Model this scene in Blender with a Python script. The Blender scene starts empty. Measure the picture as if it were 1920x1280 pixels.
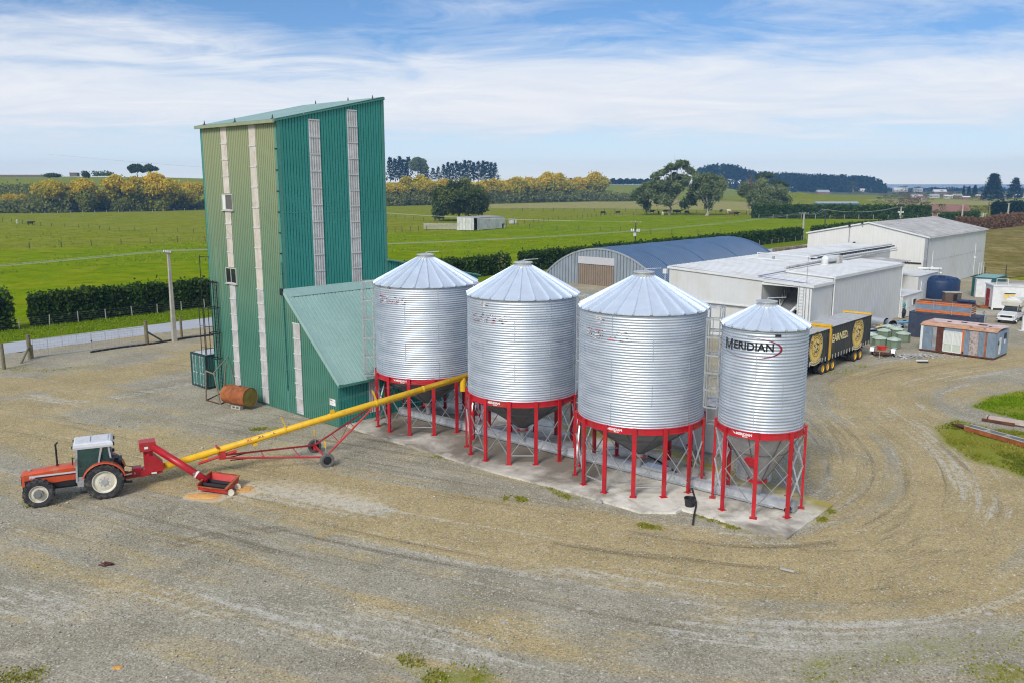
import bpy, bmesh, math, random
import numpy as np
from mathutils import Vector, Matrix
R = math.radians
rnd = random.Random(7)
rng = np.random.default_rng(11)
scene = bpy.context.scene
col = scene.collection
# ------------------------------------------------------------------ camera
F_PX, CAM_H, PITCH = 1600.0, 15.3, math.atan(295.0 / 1600.0)
cd = bpy.data.cameras.new('camera')
cam = bpy.data.objects.new('camera', cd)
col.objects.link(cam)
cam.location = (0, 0, CAM_H)
cam.rotation_euler = (R(90) - PITCH, 0, 0)
cd.sensor_width = 36.0
cd.lens = 36.0 * F_PX / 1920.0
cd.clip_start, cd.clip_end = 0.2, 60000
scene.camera = cam
# ------------------------------------------------------------------ sky, sun, exposure
SUN_EL, SUN_DIR = R(38), Vector((-0.42, -0.90, 0)).normalized()   # towards the sun, level part
world = bpy.data.worlds.new('World')
scene.world = world
world.use_nodes = True
wt = world.node_tree
wt.nodes.clear()
def wn(t, **k):
 n = wt.nodes.new(t)
 for a, v in k.items():
  setattr(n, a, v)
 return n
def wmath(op, a, b=None, clamp=False):
 n = wn('ShaderNodeMath', operation=op, use_clamp=clamp)
 for i, v in enumerate((a, b)):
  if v is None:
   continue
  if isinstance(v, (int, float)):
   n.inputs[i].default_value = v
  else:
   wt.links.new(v, n.inputs[i])
 return n.outputs[0]
def wramp(fac, stops):
 n = wn('ShaderNodeValToRGB')
 e = n.color_ramp.elements
 while len(e) < len(stops):
  e.new(0.5)
 for i, (p, c) in enumerate(stops):
  e[i].position = p
  e[i].color = (c, c, c, 1) if isinstance(c, (int, float)) else (*c, 1)
 wt.links.new(fac, n.inputs[0])
 return n.outputs[0]
sky = wn('ShaderNodeTexSky', sky_type='NISHITA', sun_disc=False)
sky.sun_elevation = SUN_EL
sky.sun_rotation = math.atan2(SUN_DIR.x, SUN_DIR.y)
sky.altitude = 20
sky.air_density, sky.dust_density, sky.ozone_density = 1.0, 0.6, 3.0
tc = wn('ShaderNodeTexCoord')
sep = wn('ShaderNodeSeparateXYZ')
wt.links.new(tc.outputs['Generated'], sep.inputs[0])
zc = wmath('MAXIMUM', sep.outputs[2], 0.0)
den = wmath('ADD', zc, 0.11)
px_ = wmath('DIVIDE', sep.outputs[0], den)
py_ = wmath('DIVIDE', sep.outputs[1], den)
cmb = wn('ShaderNodeCombineXYZ')
wt.links.new(px_, cmb.inputs[0])
wt.links.new(py_, cmb.inputs[1])
def wnoise(scale, detail, rough, dist, offs, stretch=(1, 1, 1)):
 mp = wn('ShaderNodeMapping')
 mp.inputs['Location'].default_value = offs
 mp.inputs['Scale'].default_value = stretch
 wt.links.new(cmb.outputs[0], mp.inputs[0])
 n = wn('ShaderNodeTexNoise')
 n.inputs['Scale'].default_value = scale
 n.inputs['Detail'].default_value = detail
 n.inputs['Roughness'].default_value = rough
 n.inputs['Distortion'].default_value = dist
 wt.links.new(mp.outputs[0], n.inputs['Vector'])
 return n.outputs['Fac']
n_big = wnoise(0.62, 6, 0.58, 0.5, (15.1, 3.3, 0), (0.8, 1, 1))
n_str = wnoise(2.2, 9, 0.66, 1.1, (7.3, 2.2, 0), (0.6, 1, 1))
csum = wmath('ADD', wmath('MULTIPLY', n_big, 1.05), wmath('MULTIPLY', n_str, 0.62))
csum = wmath('SUBTRACT', csum, 0.335)
# the deck of thin stratus: thickest a few degrees up, a clear strip under it, broken overhead
band = wramp(zc, [(0.0, 0.38), (0.03, 0.36), (0.055, 0.52), (0.078, 0.84), (0.10, 0.86), (0.125, 0.70), (0.155, 0.47), (0.20, 0.34), (0.32, 0.50), (1.0, 0.54)])
cov = wmath('ADD', csum, wmath('SUBTRACT', band, 0.5))
mask = wramp(cov, [(0.36, 0.0), (0.52, 0.38), (0.68, 0.80), (0.95, 1.0)])
ccol = wn('ShaderNodeMix', data_type='RGBA')
wt.links.new(n_str, ccol.inputs['Factor'])
ccol.inputs[6].default_value = (0.70, 0.76, 0.88, 1)
ccol.inputs[7].default_value = (1.0, 1.0, 0.99, 1)
# pale milky air low down (thin high veil)
veil = wramp(zc, [(0.0, 0.92), (0.03, 0.80), (0.075, 0.50), (0.14, 0.08), (0.3, 0.04), (1.0, 0.03)])
veilc = wramp(zc, [(0.0, (0.93, 0.95, 0.92)), (0.03, (0.82, 0.93, 1.0)), (0.1, (0.62, 0.82, 1.0)), (1.0, (0.6, 0.8, 1.0))])
bg_a = wn('ShaderNodeBackground')
bg_a.inputs[1].default_value = 0.072
tint = wn('ShaderNodeMix', data_type='RGBA', blend_type='MULTIPLY')
tint.inputs[0].default_value = 1.0
tint.inputs[7].default_value = (0.62, 0.91, 1.26, 1)
wt.links.new(sky.outputs[0], tint.inputs[6])
wt.links.new(tint.outputs[2], bg_a.inputs[0])
bg_v = wn('ShaderNodeBackground')
bg_v.inputs[1].default_value = 0.96
wt.links.new(veilc, bg_v.inputs[0])
bg_c = wn('ShaderNodeBackground')
bg_c.inputs[1].default_value = 0.84
wt.links.new(ccol.outputs[2], bg_c.inputs[0])
m1 = wn('ShaderNodeMixShader')
wt.links.new(veil, m1.inputs[0])
wt.links.new(bg_a.outputs[0], m1.inputs[1])
wt.links.new(bg_v.outputs[0], m1.inputs[2])
m2 = wn('ShaderNodeMixShader')
wt.links.new(mask, m2.inputs[0])
wt.links.new(m1.outputs[0], m2.inputs[1])
wt.links.new(bg_c.outputs[0], m2.inputs[2])
wo = wn('ShaderNodeOutputWorld')
wt.links.new(m2.outputs[0], wo.inputs[0])
sl = bpy.data.lights.new('sun', 'SUN')
sl.energy, sl.angle, sl.color = 2.4, R(18), (1.0, 0.95, 0.87)
so = bpy.data.objects.new('sun', sl)
col.objects.link(so)
sd = SUN_DIR * math.cos(SUN_EL) + Vector((0, 0, math.sin(SUN_EL)))
so.rotation_euler = sd.to_track_quat('Z', 'Y').to_euler()
so.location = (-40, -60, 80)
scene.view_settings.view_transform = 'Standard'
scene.view_settings.look = 'None'
scene.view_settings.gamma = 1
scene.view_settings.use_curve_mapping = False
scene.view_settings.exposure = 0.3
scene.render.engine = 'CYCLES'
scene.cycles.max_bounces = 6
scene.cycles.diffuse_bounces = 3
scene.cycles.glossy_bounces = 3
scene.cycles.transparent_max_bounces = 8
scene.cycles.volume_bounces = 0
scene.cycles.use_denoising = True
scene.cycles.filter_width = 1.15
# ------------------------------------------------------------------ survey: photo measurements to metres
SN, CS = math.sin(PITCH), math.cos(PITCH)
E1, E2 = Vector((0.7404, -0.6721)), Vector((0.6721, 0.7404))   # the two directions the whole yard is laid out on
YAW = math.atan2(E1.y, E1.x)
def ray(px, py):
 u, v = (px - 960) / F_PX, (py - 640) / F_PX
 return Vector((u, CS - v * SN, -(SN + v * CS)))
def G(px, py, z=0.0):
 d = ray(px, py)
 t = (z - CAM_H) / d.z
 return Vector((d.x * t, d.y * t))
def W(q, r):
 return E1 * q + E2 * r
def QR(p):
 return (p.x * E1.x + p.y * E1.y, p.x * E2.x + p.y * E2.y)
def along(P, d, px, z=0.0):
 k = (px - 960) / F_PX
 return (k * (P.y * CS - (z - CAM_H) * SN) - P.x) / (d.x - k * d.y * CS)
def HT(P, py):
 v = (640 - py) / F_PX                       # up / depth
 return CAM_H + P.y * (v * CS - SN) / (CS + v * SN)
def on_wall(P, d, px, py):
 rr = ray(px, py)
 det = rr.x * (-d.y) + d.x * rr.y
 t = (P.x * (-d.y) + d.x * P.y) / det
 u = (rr.x * P.y - rr.y * P.x) / det
 return -u if False else ((rr.x * t - P.x) * d.x + (rr.y * t - P.y) * d.y), CAM_H + rr.z * t
# ------------------------------------------------------------------ object helpers
def link(o, parent=None):
 col.objects.link(o)
 if parent:
  o.parent = parent
 return o
def tag(o, label=None, cat=None, group=None, kind=None):
 for k, v in (('label', label), ('category', cat), ('group', group), ('kind', kind)):
  if v:
   o[k] = v
 return o
def thing(name, label, cat, loc=(0, 0, 0), rz=0.0, group=None):
 o = bpy.data.objects.new(name, None)
 o.empty_display_size = 0.3
 link(o)
 o.location = (loc[0], loc[1], loc[2] if len(loc) > 2 else 0)
 o.rotation_euler = (0, 0, rz)
 return tag(o, label, cat, group)
class MB:
 def __init__(s):
  s.v, s.f = [], []
 def add(s, vs, fs):
  b = len(s.v)
  s.v += [tuple(x) for x in vs]
  s.f += [tuple(b + i for i in f) for f in fs]
  return s
 def box(s, c, d, rot=None):
  hx, hy, hz = d[0] / 2, d[1] / 2, d[2] / 2
  vs = [Vector((x, y, z)) for x in (-hx, hx) for y in (-hy, hy) for z in (-hz, hz)]
  if rot is not None:
   vs = [rot @ v for v in vs]
  c = Vector(c)
  return s.add([v + c for v in vs], [(0, 1, 3, 2), (4, 6, 7, 5), (0, 4, 5, 1), (2, 3, 7, 6), (0, 2, 6, 4), (1, 5, 7, 3)])
 def bb(s, x0, x1, y0, y1, z0, z1):
  return s.box(((x0 + x1) / 2, (y0 + y1) / 2, (z0 + z1) / 2), (abs(x1 - x0), abs(y1 - y0), abs(z1 - z0)))
 def beam(s, a, b, w, h=None, up=(0, 0, 1)):
  a, b = Vector(a), Vector(b)
  h = h or w
  d = (b - a)
  L = d.length
  z = d.normalized()
  x = Vector(up).cross(z)
  if x.length < 1e-4:
   x = Vector((1, 0, 0)).cross(z)
  x.normalize()
  y = z.cross(x)
  M = Matrix((x, y, z)).transposed()
  return s.box((a + b) / 2, (w, h, L), M)
 def tube(s, a, b, r, n=8, r2=None, caps=True):
  a, b = Vector(a), Vector(b)
  r2 = r if r2 is None else r2
  z = (b - a).normalized()
  x = z.orthogonal().normalized()
  y = z.cross(x)
  vs, fs = [], []
  for p, rr in ((a, r), (b, r2)):
   for i in range(n):
    t = 2 * math.pi * i / n
    vs.append(p + (x * math.cos(t) + y * math.sin(t)) * rr)
  for i in range(n):
   j = (i + 1) % n
   fs.append((i, j, n + j, n + i))
  if caps:
   fs.append(tuple(range(n - 1, -1, -1)))
   fs.append(tuple(range(n, 2 * n)))
  return s.add(vs, fs)
 def path(s, pts, r, n=6):
  for a, b in zip(pts, pts[1:]):
   s.tube(a, b, r, n)
  return s
 def lathe(s, prof, n=32, axis='z', c=(0, 0, 0), a0=0.0, a1=2 * math.pi):
  full = abs(a1 - a0 - 2 * math.pi) < 1e-6
  m = n if full else n + 1
  vs, fs = [], []
  c = Vector(c)
  for (r, h) in prof:
   for i in range(m):
    t = a0 + (a1 - a0) * i / n
    x, y = r * math.cos(t), r * math.sin(t)
    p = {'z': (x, y, h), 'y': (x, h, -y), 'x': (h, x, y)}[axis]
    vs.append(Vector(p) + c)
  for k in range(len(prof) - 1):
   for i in range(n):
    j = (i + 1) % m
    fs.append((k * m + i, k * m + j, (k + 1) * m + j, (k + 1) * m + i))
  return s.add(vs, fs)
 def poly(s, pts, n_off=None):
  s.add(pts, [tuple(range(len(pts)))])
  return s
 def prism(s, pts, off):
  """closed polygon pts swept by vector off"""
  n = len(pts)
  pts = [Vector(p) for p in pts]
  off = Vector(off)
  vs = pts + [p + off for p in pts]
  fs = [tuple(range(n - 1, -1, -1)), tuple(range(n, 2 * n))]
  fs += [(i, (i + 1) % n, n + (i + 1) % n, n + i) for i in range(n)]
  return s.add(vs, fs)
 def sheet(s, O, U, V, N, L, lo, hi, pitch, depth, kind='trap', u0=0.0):
  """profiled metal sheet: O + u*U + v*V + d*N for u in 0..L, v in lo(u)..hi(u)"""
  O, U, V, N = Vector(O), Vector(U), Vector(V), Vector(N)
  us = []
  u = u0
  if kind == 'trap':
   pat = ((0, 1), (.70, 1), (.77, 0), (.92, 0), (.985, 1))
  else:
   pat = tuple((k / 6, .5 - .5 * math.cos(2 * math.pi * k / 6)) for k in range(6))
  while u < L - 1e-6:
   for f, d in pat:
    x = u + f * pitch
    if x < L:
     us.append((x, d * depth))
   u += pitch
  us.append((L, us[-1][1]))
  flo = lo if callable(lo) else (lambda u_: lo)
  fhi = hi if callable(hi) else (lambda u_: hi)
  vs, fs = [], []
  for u, d in us:
   for v in (flo(u), fhi(u)):
    vs.append(O + U * u + V * v + N * d)
  for i in range(len(us) - 1):
   fs.append((2 * i, 2 * i + 2, 2 * i + 3, 2 * i + 1))
  return s.add(vs, fs)
 def mesh(s, name, m=None, smooth=False, fix=True):
  me = bpy.data.meshes.new(name)
  me.from_pydata(s.v, [], s.f)
  if fix:
   bm = bmesh.new()
   bm.from_mesh(me)
   bmesh.ops.recalc_face_normals(bm, faces=bm.faces)
   bm.to_mesh(me)
   bm.free()
  if smooth:
   me.polygons.foreach_set('use_smooth', [True] * len(me.polygons))
  if m:
   me.materials.append(m)
  me.update()
  return me
 def obj(s, name, m, parent=None, loc=(0, 0, 0), smooth=False, fix=True):
  o = bpy.data.objects.new(name, s.mesh(name, m, smooth, fix))
  o.location = loc
  return link(o, parent)
def put(name, me, parent=None, loc=(0, 0, 0), rz=0.0, scale=None):
 o = bpy.data.objects.new(name, me)
 o.location = loc
 o.rotation_euler = (0, 0, rz)
 if scale:
  o.scale = scale if not isinstance(scale, (int, float)) else (scale,) * 3
 return link(o, parent)
def copy_tree(o, parent=None):
 c = o.copy()
 col.objects.link(c)
 if parent:
  c.parent = parent
 for ch in list(o.children):
  copy_tree(ch, c)
 return c
def text_mesh(body, size, mat, extrude=0.0, align='CENTER', bold=0.0, res=3):
 cu = bpy.data.curves.new('lettering', 'FONT')
 cu.body, cu.size, cu.extrude, cu.offset = body, size, extrude, bold
 cu.align_x, cu.align_y, cu.resolution_u = align, 'CENTER', res
 o = bpy.data.objects.new('lettering', cu)
 col.objects.link(o)
 dg = bpy.context.evaluated_depsgraph_get()
 me = bpy.data.meshes.new_from_object(o.evaluated_get(dg))
 bpy.data.objects.remove(o)
 me.materials.clear()
 me.materials.append(mat)
 return me
# ------------------------------------------------------------------ materials
class NT:
 def __init__(s, name):
  s.m = bpy.data.materials.new(name)
  s.m.use_nodes = True
  s.t = s.m.node_tree
  s.b = s.t.nodes['Principled BSDF']
  s.out = s.t.nodes['Material Output']
  s._tc = None
 def n(s, t, **k):
  n = s.t.nodes.new(t)
  for a, v in k.items():
   setattr(n, a, v)
  return n
 def set(s, sock, v):
  if isinstance(v, bpy.types.NodeSocket):
   s.t.links.new(v, sock)
  elif v is not None:
   if isinstance(v, (tuple, list)) and len(v) == 3 and sock.type == 'RGBA':
    v = (*v, 1)
   sock.default_value = v
 def co(s, kind='Object'):
  if not s._tc:
   s._tc = s.n('ShaderNodeTexCoord')
  return s._tc.outputs[kind]
 def pos(s):
  return s.n('ShaderNodeNewGeometry').outputs['Position']
 def mapping(s, v, scale=(1, 1, 1), loc=(0, 0, 0), rot=(0, 0, 0)):
  m = s.n('ShaderNodeMapping')
  s.set(m.inputs[0], v)
  m.inputs['Scale'].default_value = scale
  m.inputs['Location'].default_value = loc
  m.inputs['Rotation'].default_value = rot
  return m.outputs[0]
 def noise(s, v, scale, detail=4, rough=.55, dist=0., out='Fac'):
  n = s.n('ShaderNodeTexNoise')
  s.set(n.inputs['Vector'], v)
  n.inputs['Scale'].default_value = scale
  n.inputs['Detail'].default_value = detail
  n.inputs['Roughness'].default_value = rough
  n.inputs['Distortion'].default_value = dist
  return n.outputs[out]
 def vor(s, v, scale, out='Distance', feature='F1'):
  n = s.n('ShaderNodeTexVoronoi', feature=feature)
  s.set(n.inputs['Vector'], v)
  n.inputs['Scale'].default_value = scale
  return n.outputs[out]
 def math(s, op, a, b=None, c=None, clamp=False):
  n = s.n('ShaderNodeMath', operation=op, use_clamp=clamp)
  for i, v in enumerate((a, b, c)):
   if v is not None:
    s.set(n.inputs[i], v)
  return n.outputs[0]
 def ramp(s, f, stops):
  n = s.n('ShaderNodeValToRGB')
  e = n.color_ramp.elements
  while len(e) < len(stops):
   e.new(.5)
  for i, (p, c) in enumerate(stops):
   e[i].position = p
   e[i].color = (c, c, c, 1) if isinstance(c, (int, float)) else (*c, 1)
  s.set(n.inputs[0], f)
  return n.outputs[0]
 def mix(s, f, a, b, blend='MIX'):
  n = s.n('ShaderNodeMix', data_type='RGBA', blend_type=blend)
  s.set(n.inputs[0], f)
  s.set(n.inputs[6], a)
  s.set(n.inputs[7], b)
  return n.outputs[2]
 def attr(s, name, out='Fac'):
  n = s.n('ShaderNodeAttribute', attribute_name=name)
  return n.outputs[out]
 def sep(s, v):
  n = s.n('ShaderNodeSeparateXYZ')
  s.set(n.inputs[0], v)
  return n.outputs
 def bump(s, h, strength=.3, dist=.02, normal=None):
  n = s.n('ShaderNodeBump')
  n.inputs['Strength'].default_value = strength
  n.inputs['Distance'].default_value = dist
  s.set(n.inputs['Height'], h)
  if normal is not None:
   s.set(n.inputs['Normal'], normal)
  return n.outputs[0]
 def done(s, col_, rough=.6, metal=0., normal=None, spec=None):
  s.set(s.b.inputs['Base Color'], col_)
  s.set(s.b.inputs['Roughness'], rough)
  s.set(s.b.inputs['Metallic'], metal)
  if normal is not None:
   s.set(s.b.inputs['Normal'], normal)
  if spec is not None:
   s.b.inputs['Specular IOR Level'].default_value = spec
  return s.m
def mat(name, c, rough=.6, metal=0., var=.12, scale=2.0, bump=0., bscale=30., dirt=None, dscale=.8, damt=.35, spec=None, streak=0., smap=(5, 5, .22)):
 t = NT(name)
 v = t.co('Object')
 oi = t.n('ShaderNodeObjectInfo').outputs['Random']
 vo = t.n('ShaderNodeVectorMath', operation='ADD')
 t.set(vo.inputs[0], v)
 cx = t.n('ShaderNodeCombineXYZ')
 for i in range(3):
  t.set(cx.inputs[i], t.math('MULTIPLY', oi, 37.0 + i * 11))
 t.set(vo.inputs[1], cx.outputs[0])
 v = vo.outputs[0]
 f = t.noise(v, scale, 5, .6)
 lo = tuple(x * (1 - var) for x in c)
 hi = tuple(min(1, x * (1 + var)) for x in c)
 cc = t.mix(t.ramp(f, [(.3, 0.), (.7, 1.)]), lo, hi)
 if dirt:
  d = t.ramp(t.noise(v, dscale, 7, .65, .3), [(.5, 0.), (.72, damt)])
  cc = t.mix(d, cc, dirt)
 if streak:
  st = t.noise(t.mapping(v, smap), 1.0, 5, .6)
  cc = t.mix(t.ramp(st, [(.52, 0.), (.75, streak)]), cc, tuple(x * .55 for x in (dirt or c)))
 nrm = None
 if bump:
  nrm = t.bump(t.noise(v, bscale, 4), bump, .01)
 r = t.math('ADD', t.math('MULTIPLY', f, .2), rough - .1)
 return t.done(cc, r, metal, nrm, spec)
# --- plain materials
m_conc_post = mat('concrete_post', (.42, .40, .34), .85, dirt=(.2, .19, .12), damt=.5, bump=.2)
m_wood_post = mat('weathered_wood', (.17, .15, .085), .85, var=.3, scale=6, bump=.3)
m_dark_post = mat('dark_wood', (.07, .062, .05), .9, var=.3, scale=5)
m_wire = mat('fence_wire', (.25, .25, .25), .5, .5)
m_red = mat('red_paint', (.46, .012, .022), .38, var=.2, scale=1.2, dirt=(.26, .08, .05), damt=.55)
m_red_old = mat('weathered_red', (.52, .035, .03), .5, var=.25, scale=2.5, dirt=(.33, .10, .06), dscale=1.6, damt=.7)
m_yel = mat('yellow_paint', (.78, .46, .012), .42, var=.08, scale=1.5, dirt=(.42, .25, .03), dscale=1.7, damt=.65)
m_yel2 = mat('trailer_yellow', (.74, .42, .03), .5, dirt=(.34, .22, .06), dscale=1.2, damt=.7)
m_black = mat('black_rubber_hose', (.018, .018, .02), .5)
m_tyre = mat('tyre', (.028, .028, .03), .8, var=.3, scale=8, dirt=(.22, .19, .14), dscale=3, damt=.75)
m_tyre_grey = mat('worn_tyre', (.12, .118, .112), .85, var=.25, scale=8, dirt=(.2, .19, .16), dscale=3, damt=.5)
m_dark = mat('dark_metal', (.02, .02, .022), .5, .2)
m_glass = mat('dark_glass', (.02, .028, .03), .06, var=.2, spec=.8)
m_white = mat('white_paint', (.74, .75, .74), .5, var=.05, dirt=(.42, .40, .33), damt=.35, streak=.0)
m_whitewall = mat('white_cladding', (.63, .64, .63), .55, var=.04, scale=.7, dirt=(.50, .46, .33), dscale=.25, damt=.4, streak=.14)
m_whiteroof = mat('white_roofing', (.70, .71, .70), .55, var=.05, scale=.6, dirt=(.40, .37, .30), dscale=.35, damt=.5)
m_oldroof = mat('weathered_roofing', (.46, .45, .43), .7, var=.25, scale=.9, dirt=(.15, .13, .11), dscale=.5, damt=.55, streak=.75, smap=(.3, 3.2, .3))
m_blue_tank = mat('blue_tank_plastic', (.012, .035, .095), .45, var=.15)
m_navy = mat('navy_container', (.035, .05, .085), .55, var=.2, dirt=(.12, .10, .09), dscale=.7, damt=.6)
m_sage = mat('sage_plastic', (.16, .22, .15), .5, var=.12, scale=1.5, dirt=(.3, .31, .24), damt=.4)
m_sage_lid = mat('pale_sage_plastic', (.48, .58, .49), .5, var=.1, dirt=(.2, .24, .16), damt=.5)
m_green_con = mat('green_container', (.012, .10, .09), .5, var=.15, dirt=(.05, .07, .05), damt=.5)
m_green_roof = mat('faded_green_roof', (.20, .36, .33), .5, var=.15, dirt=(.3, .3, .26), damt=.5)
m_cont = mat('teal_container', (.055, .175, .145), .5, var=.15, dirt=(.07, .10, .08), dscale=.9, damt=.5)
m_cont_frame = mat('dark_teal_steel', (.016, .05, .05), .5, var=.2)
m_controof = mat('pale_container_roof', (.50, .54, .55), .45, var=.12, dirt=(.3, .26, .2), damt=.5)
m_galv_bar = mat('galvanised_bar', (.62, .64, .66), .38, .75, var=.12, scale=4)
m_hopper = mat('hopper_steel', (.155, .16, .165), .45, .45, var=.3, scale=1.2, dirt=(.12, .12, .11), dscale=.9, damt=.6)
m_galv_dull = mat('dull_galvanised', (.40, .41, .42), .5, .55, var=.22, scale=1.6, dirt=(.2, .19, .17), damt=.5)
m_trough = mat('galvanised_trough', (.60, .62, .64), .45, .45, var=.15, scale=2, dirt=(.38, .36, .32), damt=.4)
m_alu = mat('aluminium', (.66, .66, .65), .4, .6, var=.1)
m_rust = mat('rusty_steel', (.30, .085, .022), .75, var=.45, scale=2.2, dirt=(.42, .16, .035), dscale=2.2, damt=.8, bump=.15, streak=.3)
m_rustbrown = mat('dark_rust', (.10, .032, .02), .8, var=.4, scale=3, dirt=(.2, .07, .03), damt=.7)
m_drum_end = mat('mossy_drum_end', (.25, .17, .03), .8, var=.35, scale=3, dirt=(.12, .12, .02), damt=.7)
m_stake = mat('old_steel_frame', (.24, .20, .14), .8, var=.3, scale=5, dirt=(.2, .07, .03), damt=.6)
m_orange = mat('faded_orange', (.62, .16, .03), .55, var=.2, dirt=(.34, .28, .26), dscale=1.6, damt=.7)
m_bluegrey = mat('bluegrey_sheet', (.22, .29, .38), .5, .3, var=.15)
m_window_frame = mat('window_frame', (.5, .48, .45), .5)
m_mesh_pink = mat('pink_roof_patch', (.66, .52, .48), .6, var=.15, dirt=(.34, .12, .06), dscale=1.1, damt=.8)
m_rustroof = mat('rusty_roof', (.56, .30, .16), .7, var=.25, scale=2, dirt=(.66, .50, .42), dscale=1.0, damt=.8)
m_curtain = mat('pale_curtain', (.50, .55, .47), .8, var=.12, scale=3)
m_skylight = mat('fibreglass_sheet', (.50, .49, .48), .45, var=.2, scale=1.4, dirt=(.33, .30, .26), dscale=1.1, damt=.7, streak=.3)
m_skylight_end = mat('clear_lap', (.60, .60, .58), .4)
m_lichen_skylight = mat('weathered_fibreglass', (.60, .54, .47), .6, var=.15, scale=1.2, dirt=(.40, .34, .26), dscale=.9, damt=.7, streak=.3)
m_flash = mat('green_flashing', (.07, .25, .20), .45, var=.1)
m_grain = mat('spilled_grain', (.62, .33, .10), .9, var=.25, scale=9, bump=.4, bscale=60)
m_roofpanel = mat('pale_silo_roof', (.66, .74, .84), .35, .4, var=.06, scale=1.2)
m_peel_red = mat('peeling_red_print', (.62, .04, .03), .5, var=.3, scale=6)
m_peel_dark = mat('peeling_dark_print', (.09, .045, .04), .6, var=.3, scale=6)
m_peel_white = mat('peeling_white_print', (.78, .70, .66), .6, var=.1, scale=6)
m_print_black = mat('black_print', (.008, .009, .011), .4)
m_print_red = mat('red_print', (.24, .006, .02), .4)
m_print_white = mat('white_print', (.82, .82, .82), .5)
m_badge_yel = mat('badge_yellow', (.82, .56, .13), .55, var=.15, dirt=(.35, .30, .10), damt=.5)
m_badge_pale = mat('badge_pale', (.84, .70, .34), .55, var=.1)
m_badge_dark = mat('badge_dark', (.03, .022, .02), .5)
m_curtain_dark = mat('dark_curtain_side', (.022, .028, .033), .45, var=.35, scale=1.5, dirt=(.07, .075, .03), dscale=.9, damt=.75, streak=.5)
m_trailer_roof = mat('grey_trailer_roof', (.48, .48, .47), .6, var=.15, dirt=(.22, .2, .18), damt=.5)
m_asphalt = mat('chip_seal', (.42, .44, .47), .85, var=.07, scale=.5, bump=.15, bscale=60)
m_cowblack = mat('black_hide', (.012, .011, .010), .7)
m_cowwhite = mat('white_hide', (.72, .68, .60), .8)
m_cowbrown = mat('brown_hide', (.16, .07, .03), .8)
m_tr_orange = mat('tractor_red', (.56, .075, .02), .42, var=.14, scale=1.4, dirt=(.42, .22, .12), dscale=1.6, damt=.8)
m_tr_grey = mat('tractor_silver', (.42, .42, .43), .45, .1, var=.12, dirt=(.25, .23, .2), damt=.4)
m_tr_white = mat('tractor_roof', (.62, .63, .66), .5, var=.1, dirt=(.35, .34, .32), damt=.4)
m_rim = mat('cream_rim', (.68, .64, .52), .55, var=.1, dirt=(.28, .2, .12), dscale=2.5, damt=.6)
m_trglass = mat('cab_glass', (.03, .085, .075), .05, var=.25, scale=2.5, spec=.7)
m_trglass.node_tree.nodes['Principled BSDF'].inputs['Alpha'].default_value = .62
m_blue_glass = mat('blue_glass', (.05, .15, .20), .08, spec=.7)
m_bark = mat('bark', (.17, .14, .10), .9, var=.3, scale=3)
m_bark_pale = mat('pale_bark', (.44, .40, .33), .85, var=.3, scale=1.5)
m_housewall = mat('house_wall', (.55, .52, .47), .8)
m_houseroof = mat('tiled_roof', (.30, .13, .09), .8, var=.25)
m_houseroof2 = mat('grey_roof', (.36, .38, .40), .7)
m_houseroof3 = mat('pale_roof', (.62, .60, .57), .7)
m_brick = mat('brick_wall', (.30, .15, .10), .8)
m_crate = mat('pallet_wood', (.30, .23, .16), .85, var=.3)
m_ceramic = mat('white_ceramic', (.75, .75, .74), .3)
m_car = mat('white_car_paint', (.70, .71, .71), .3, var=.04)
m_canopy = mat('cream_canopy', (.66, .63, .52), .5, var=.05, dirt=(.4, .37, .27), damt=.4)
m_redbright = mat('bright_red', (.62, .05, .03), .5)
m_reddoor = mat('red_door', (.36, .02, .025), .5)
m_kayak = mat('light_blue_plastic', (.12, .36, .62), .4)
def galv_wall():
 t = NT('corrugated_galvanised')
 v = t.co('Object')
 f = t.noise(t.mapping(v, (.5, .5, 2.2)), 1.3, 4, .55)
 sp = t.vor(v, 22., 'Color')
 spf = t.n('ShaderNodeSeparateColor')
 t.set(spf.inputs[0], sp)
 c = t.mix(t.ramp(f, [(.3, 0.), (.7, 1.)]), (.50, .56, .63), (.66, .70, .755))
 c = t.mix(t.math('MULTIPLY', spf.outputs[0], .18), c, (.46, .51, .57))
 r = t.math('ADD', t.math('MULTIPLY', f, .12), .48)
 return t.done(c, r, .72)
m_galv = galv_wall()
def cladding(name, base, hi, moss, z0, z1, amt):
 """painted steel; sheets weather in vertical streaks; lichen takes hold towards the top"""
 t = NT(name)
 v = t.co('Object')
 z = t.sep(v)[2]
 st = t.noise(t.mapping(v, (4.5, 4.5, .12)), 1.0, 6, .7)
 bl = t.noise(v, .35, 5, .6)
 c = t.mix(t.ramp(bl, [(.35, 0.), (.68, 1.)]), base, hi)
 c = t.mix(t.ramp(st, [(.45, 0.), (.8, .30)]), c, tuple(x * .55 for x in base))
 if amt:
  g = t.math('MULTIPLY', t.math('SUBTRACT', z, z0), 1.0 / (z1 - z0), clamp=True)
  g = t.math('ADD', g, t.math('MULTIPLY', t.math('SUBTRACT', st, .5), .55))
  g = t.math('MULTIPLY', t.ramp(g, [(.05, 0.), (.9, 1.)]), amt)
  c = t.mix(g, c, moss)
 return t.done(c, t.math('ADD', t.math('MULTIPLY', bl, .2), .36), 0.)
m_clad_front = cladding('weathered_green_steel', (.055, .19, .135), (.078, .235, .17), (.33, .34, .17), 4, 19.5, .85)
m_clad_side = cladding('green_steel', (.030, .245, .205), (.040, .285, .24), (.3, .3, .1), 0, 1, 0)
m_clad_roof = cladding('pale_green_roof_steel', (.27, .42, .385), (.32, .48, .44), (.3, .3, .1), 0, 1, 0)
m_quon_roof = cladding('slate_blue_roof_steel', (.05, .105, .20), (.065, .135, .25), (.3, .3, .1), 0, 1, 0)
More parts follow.
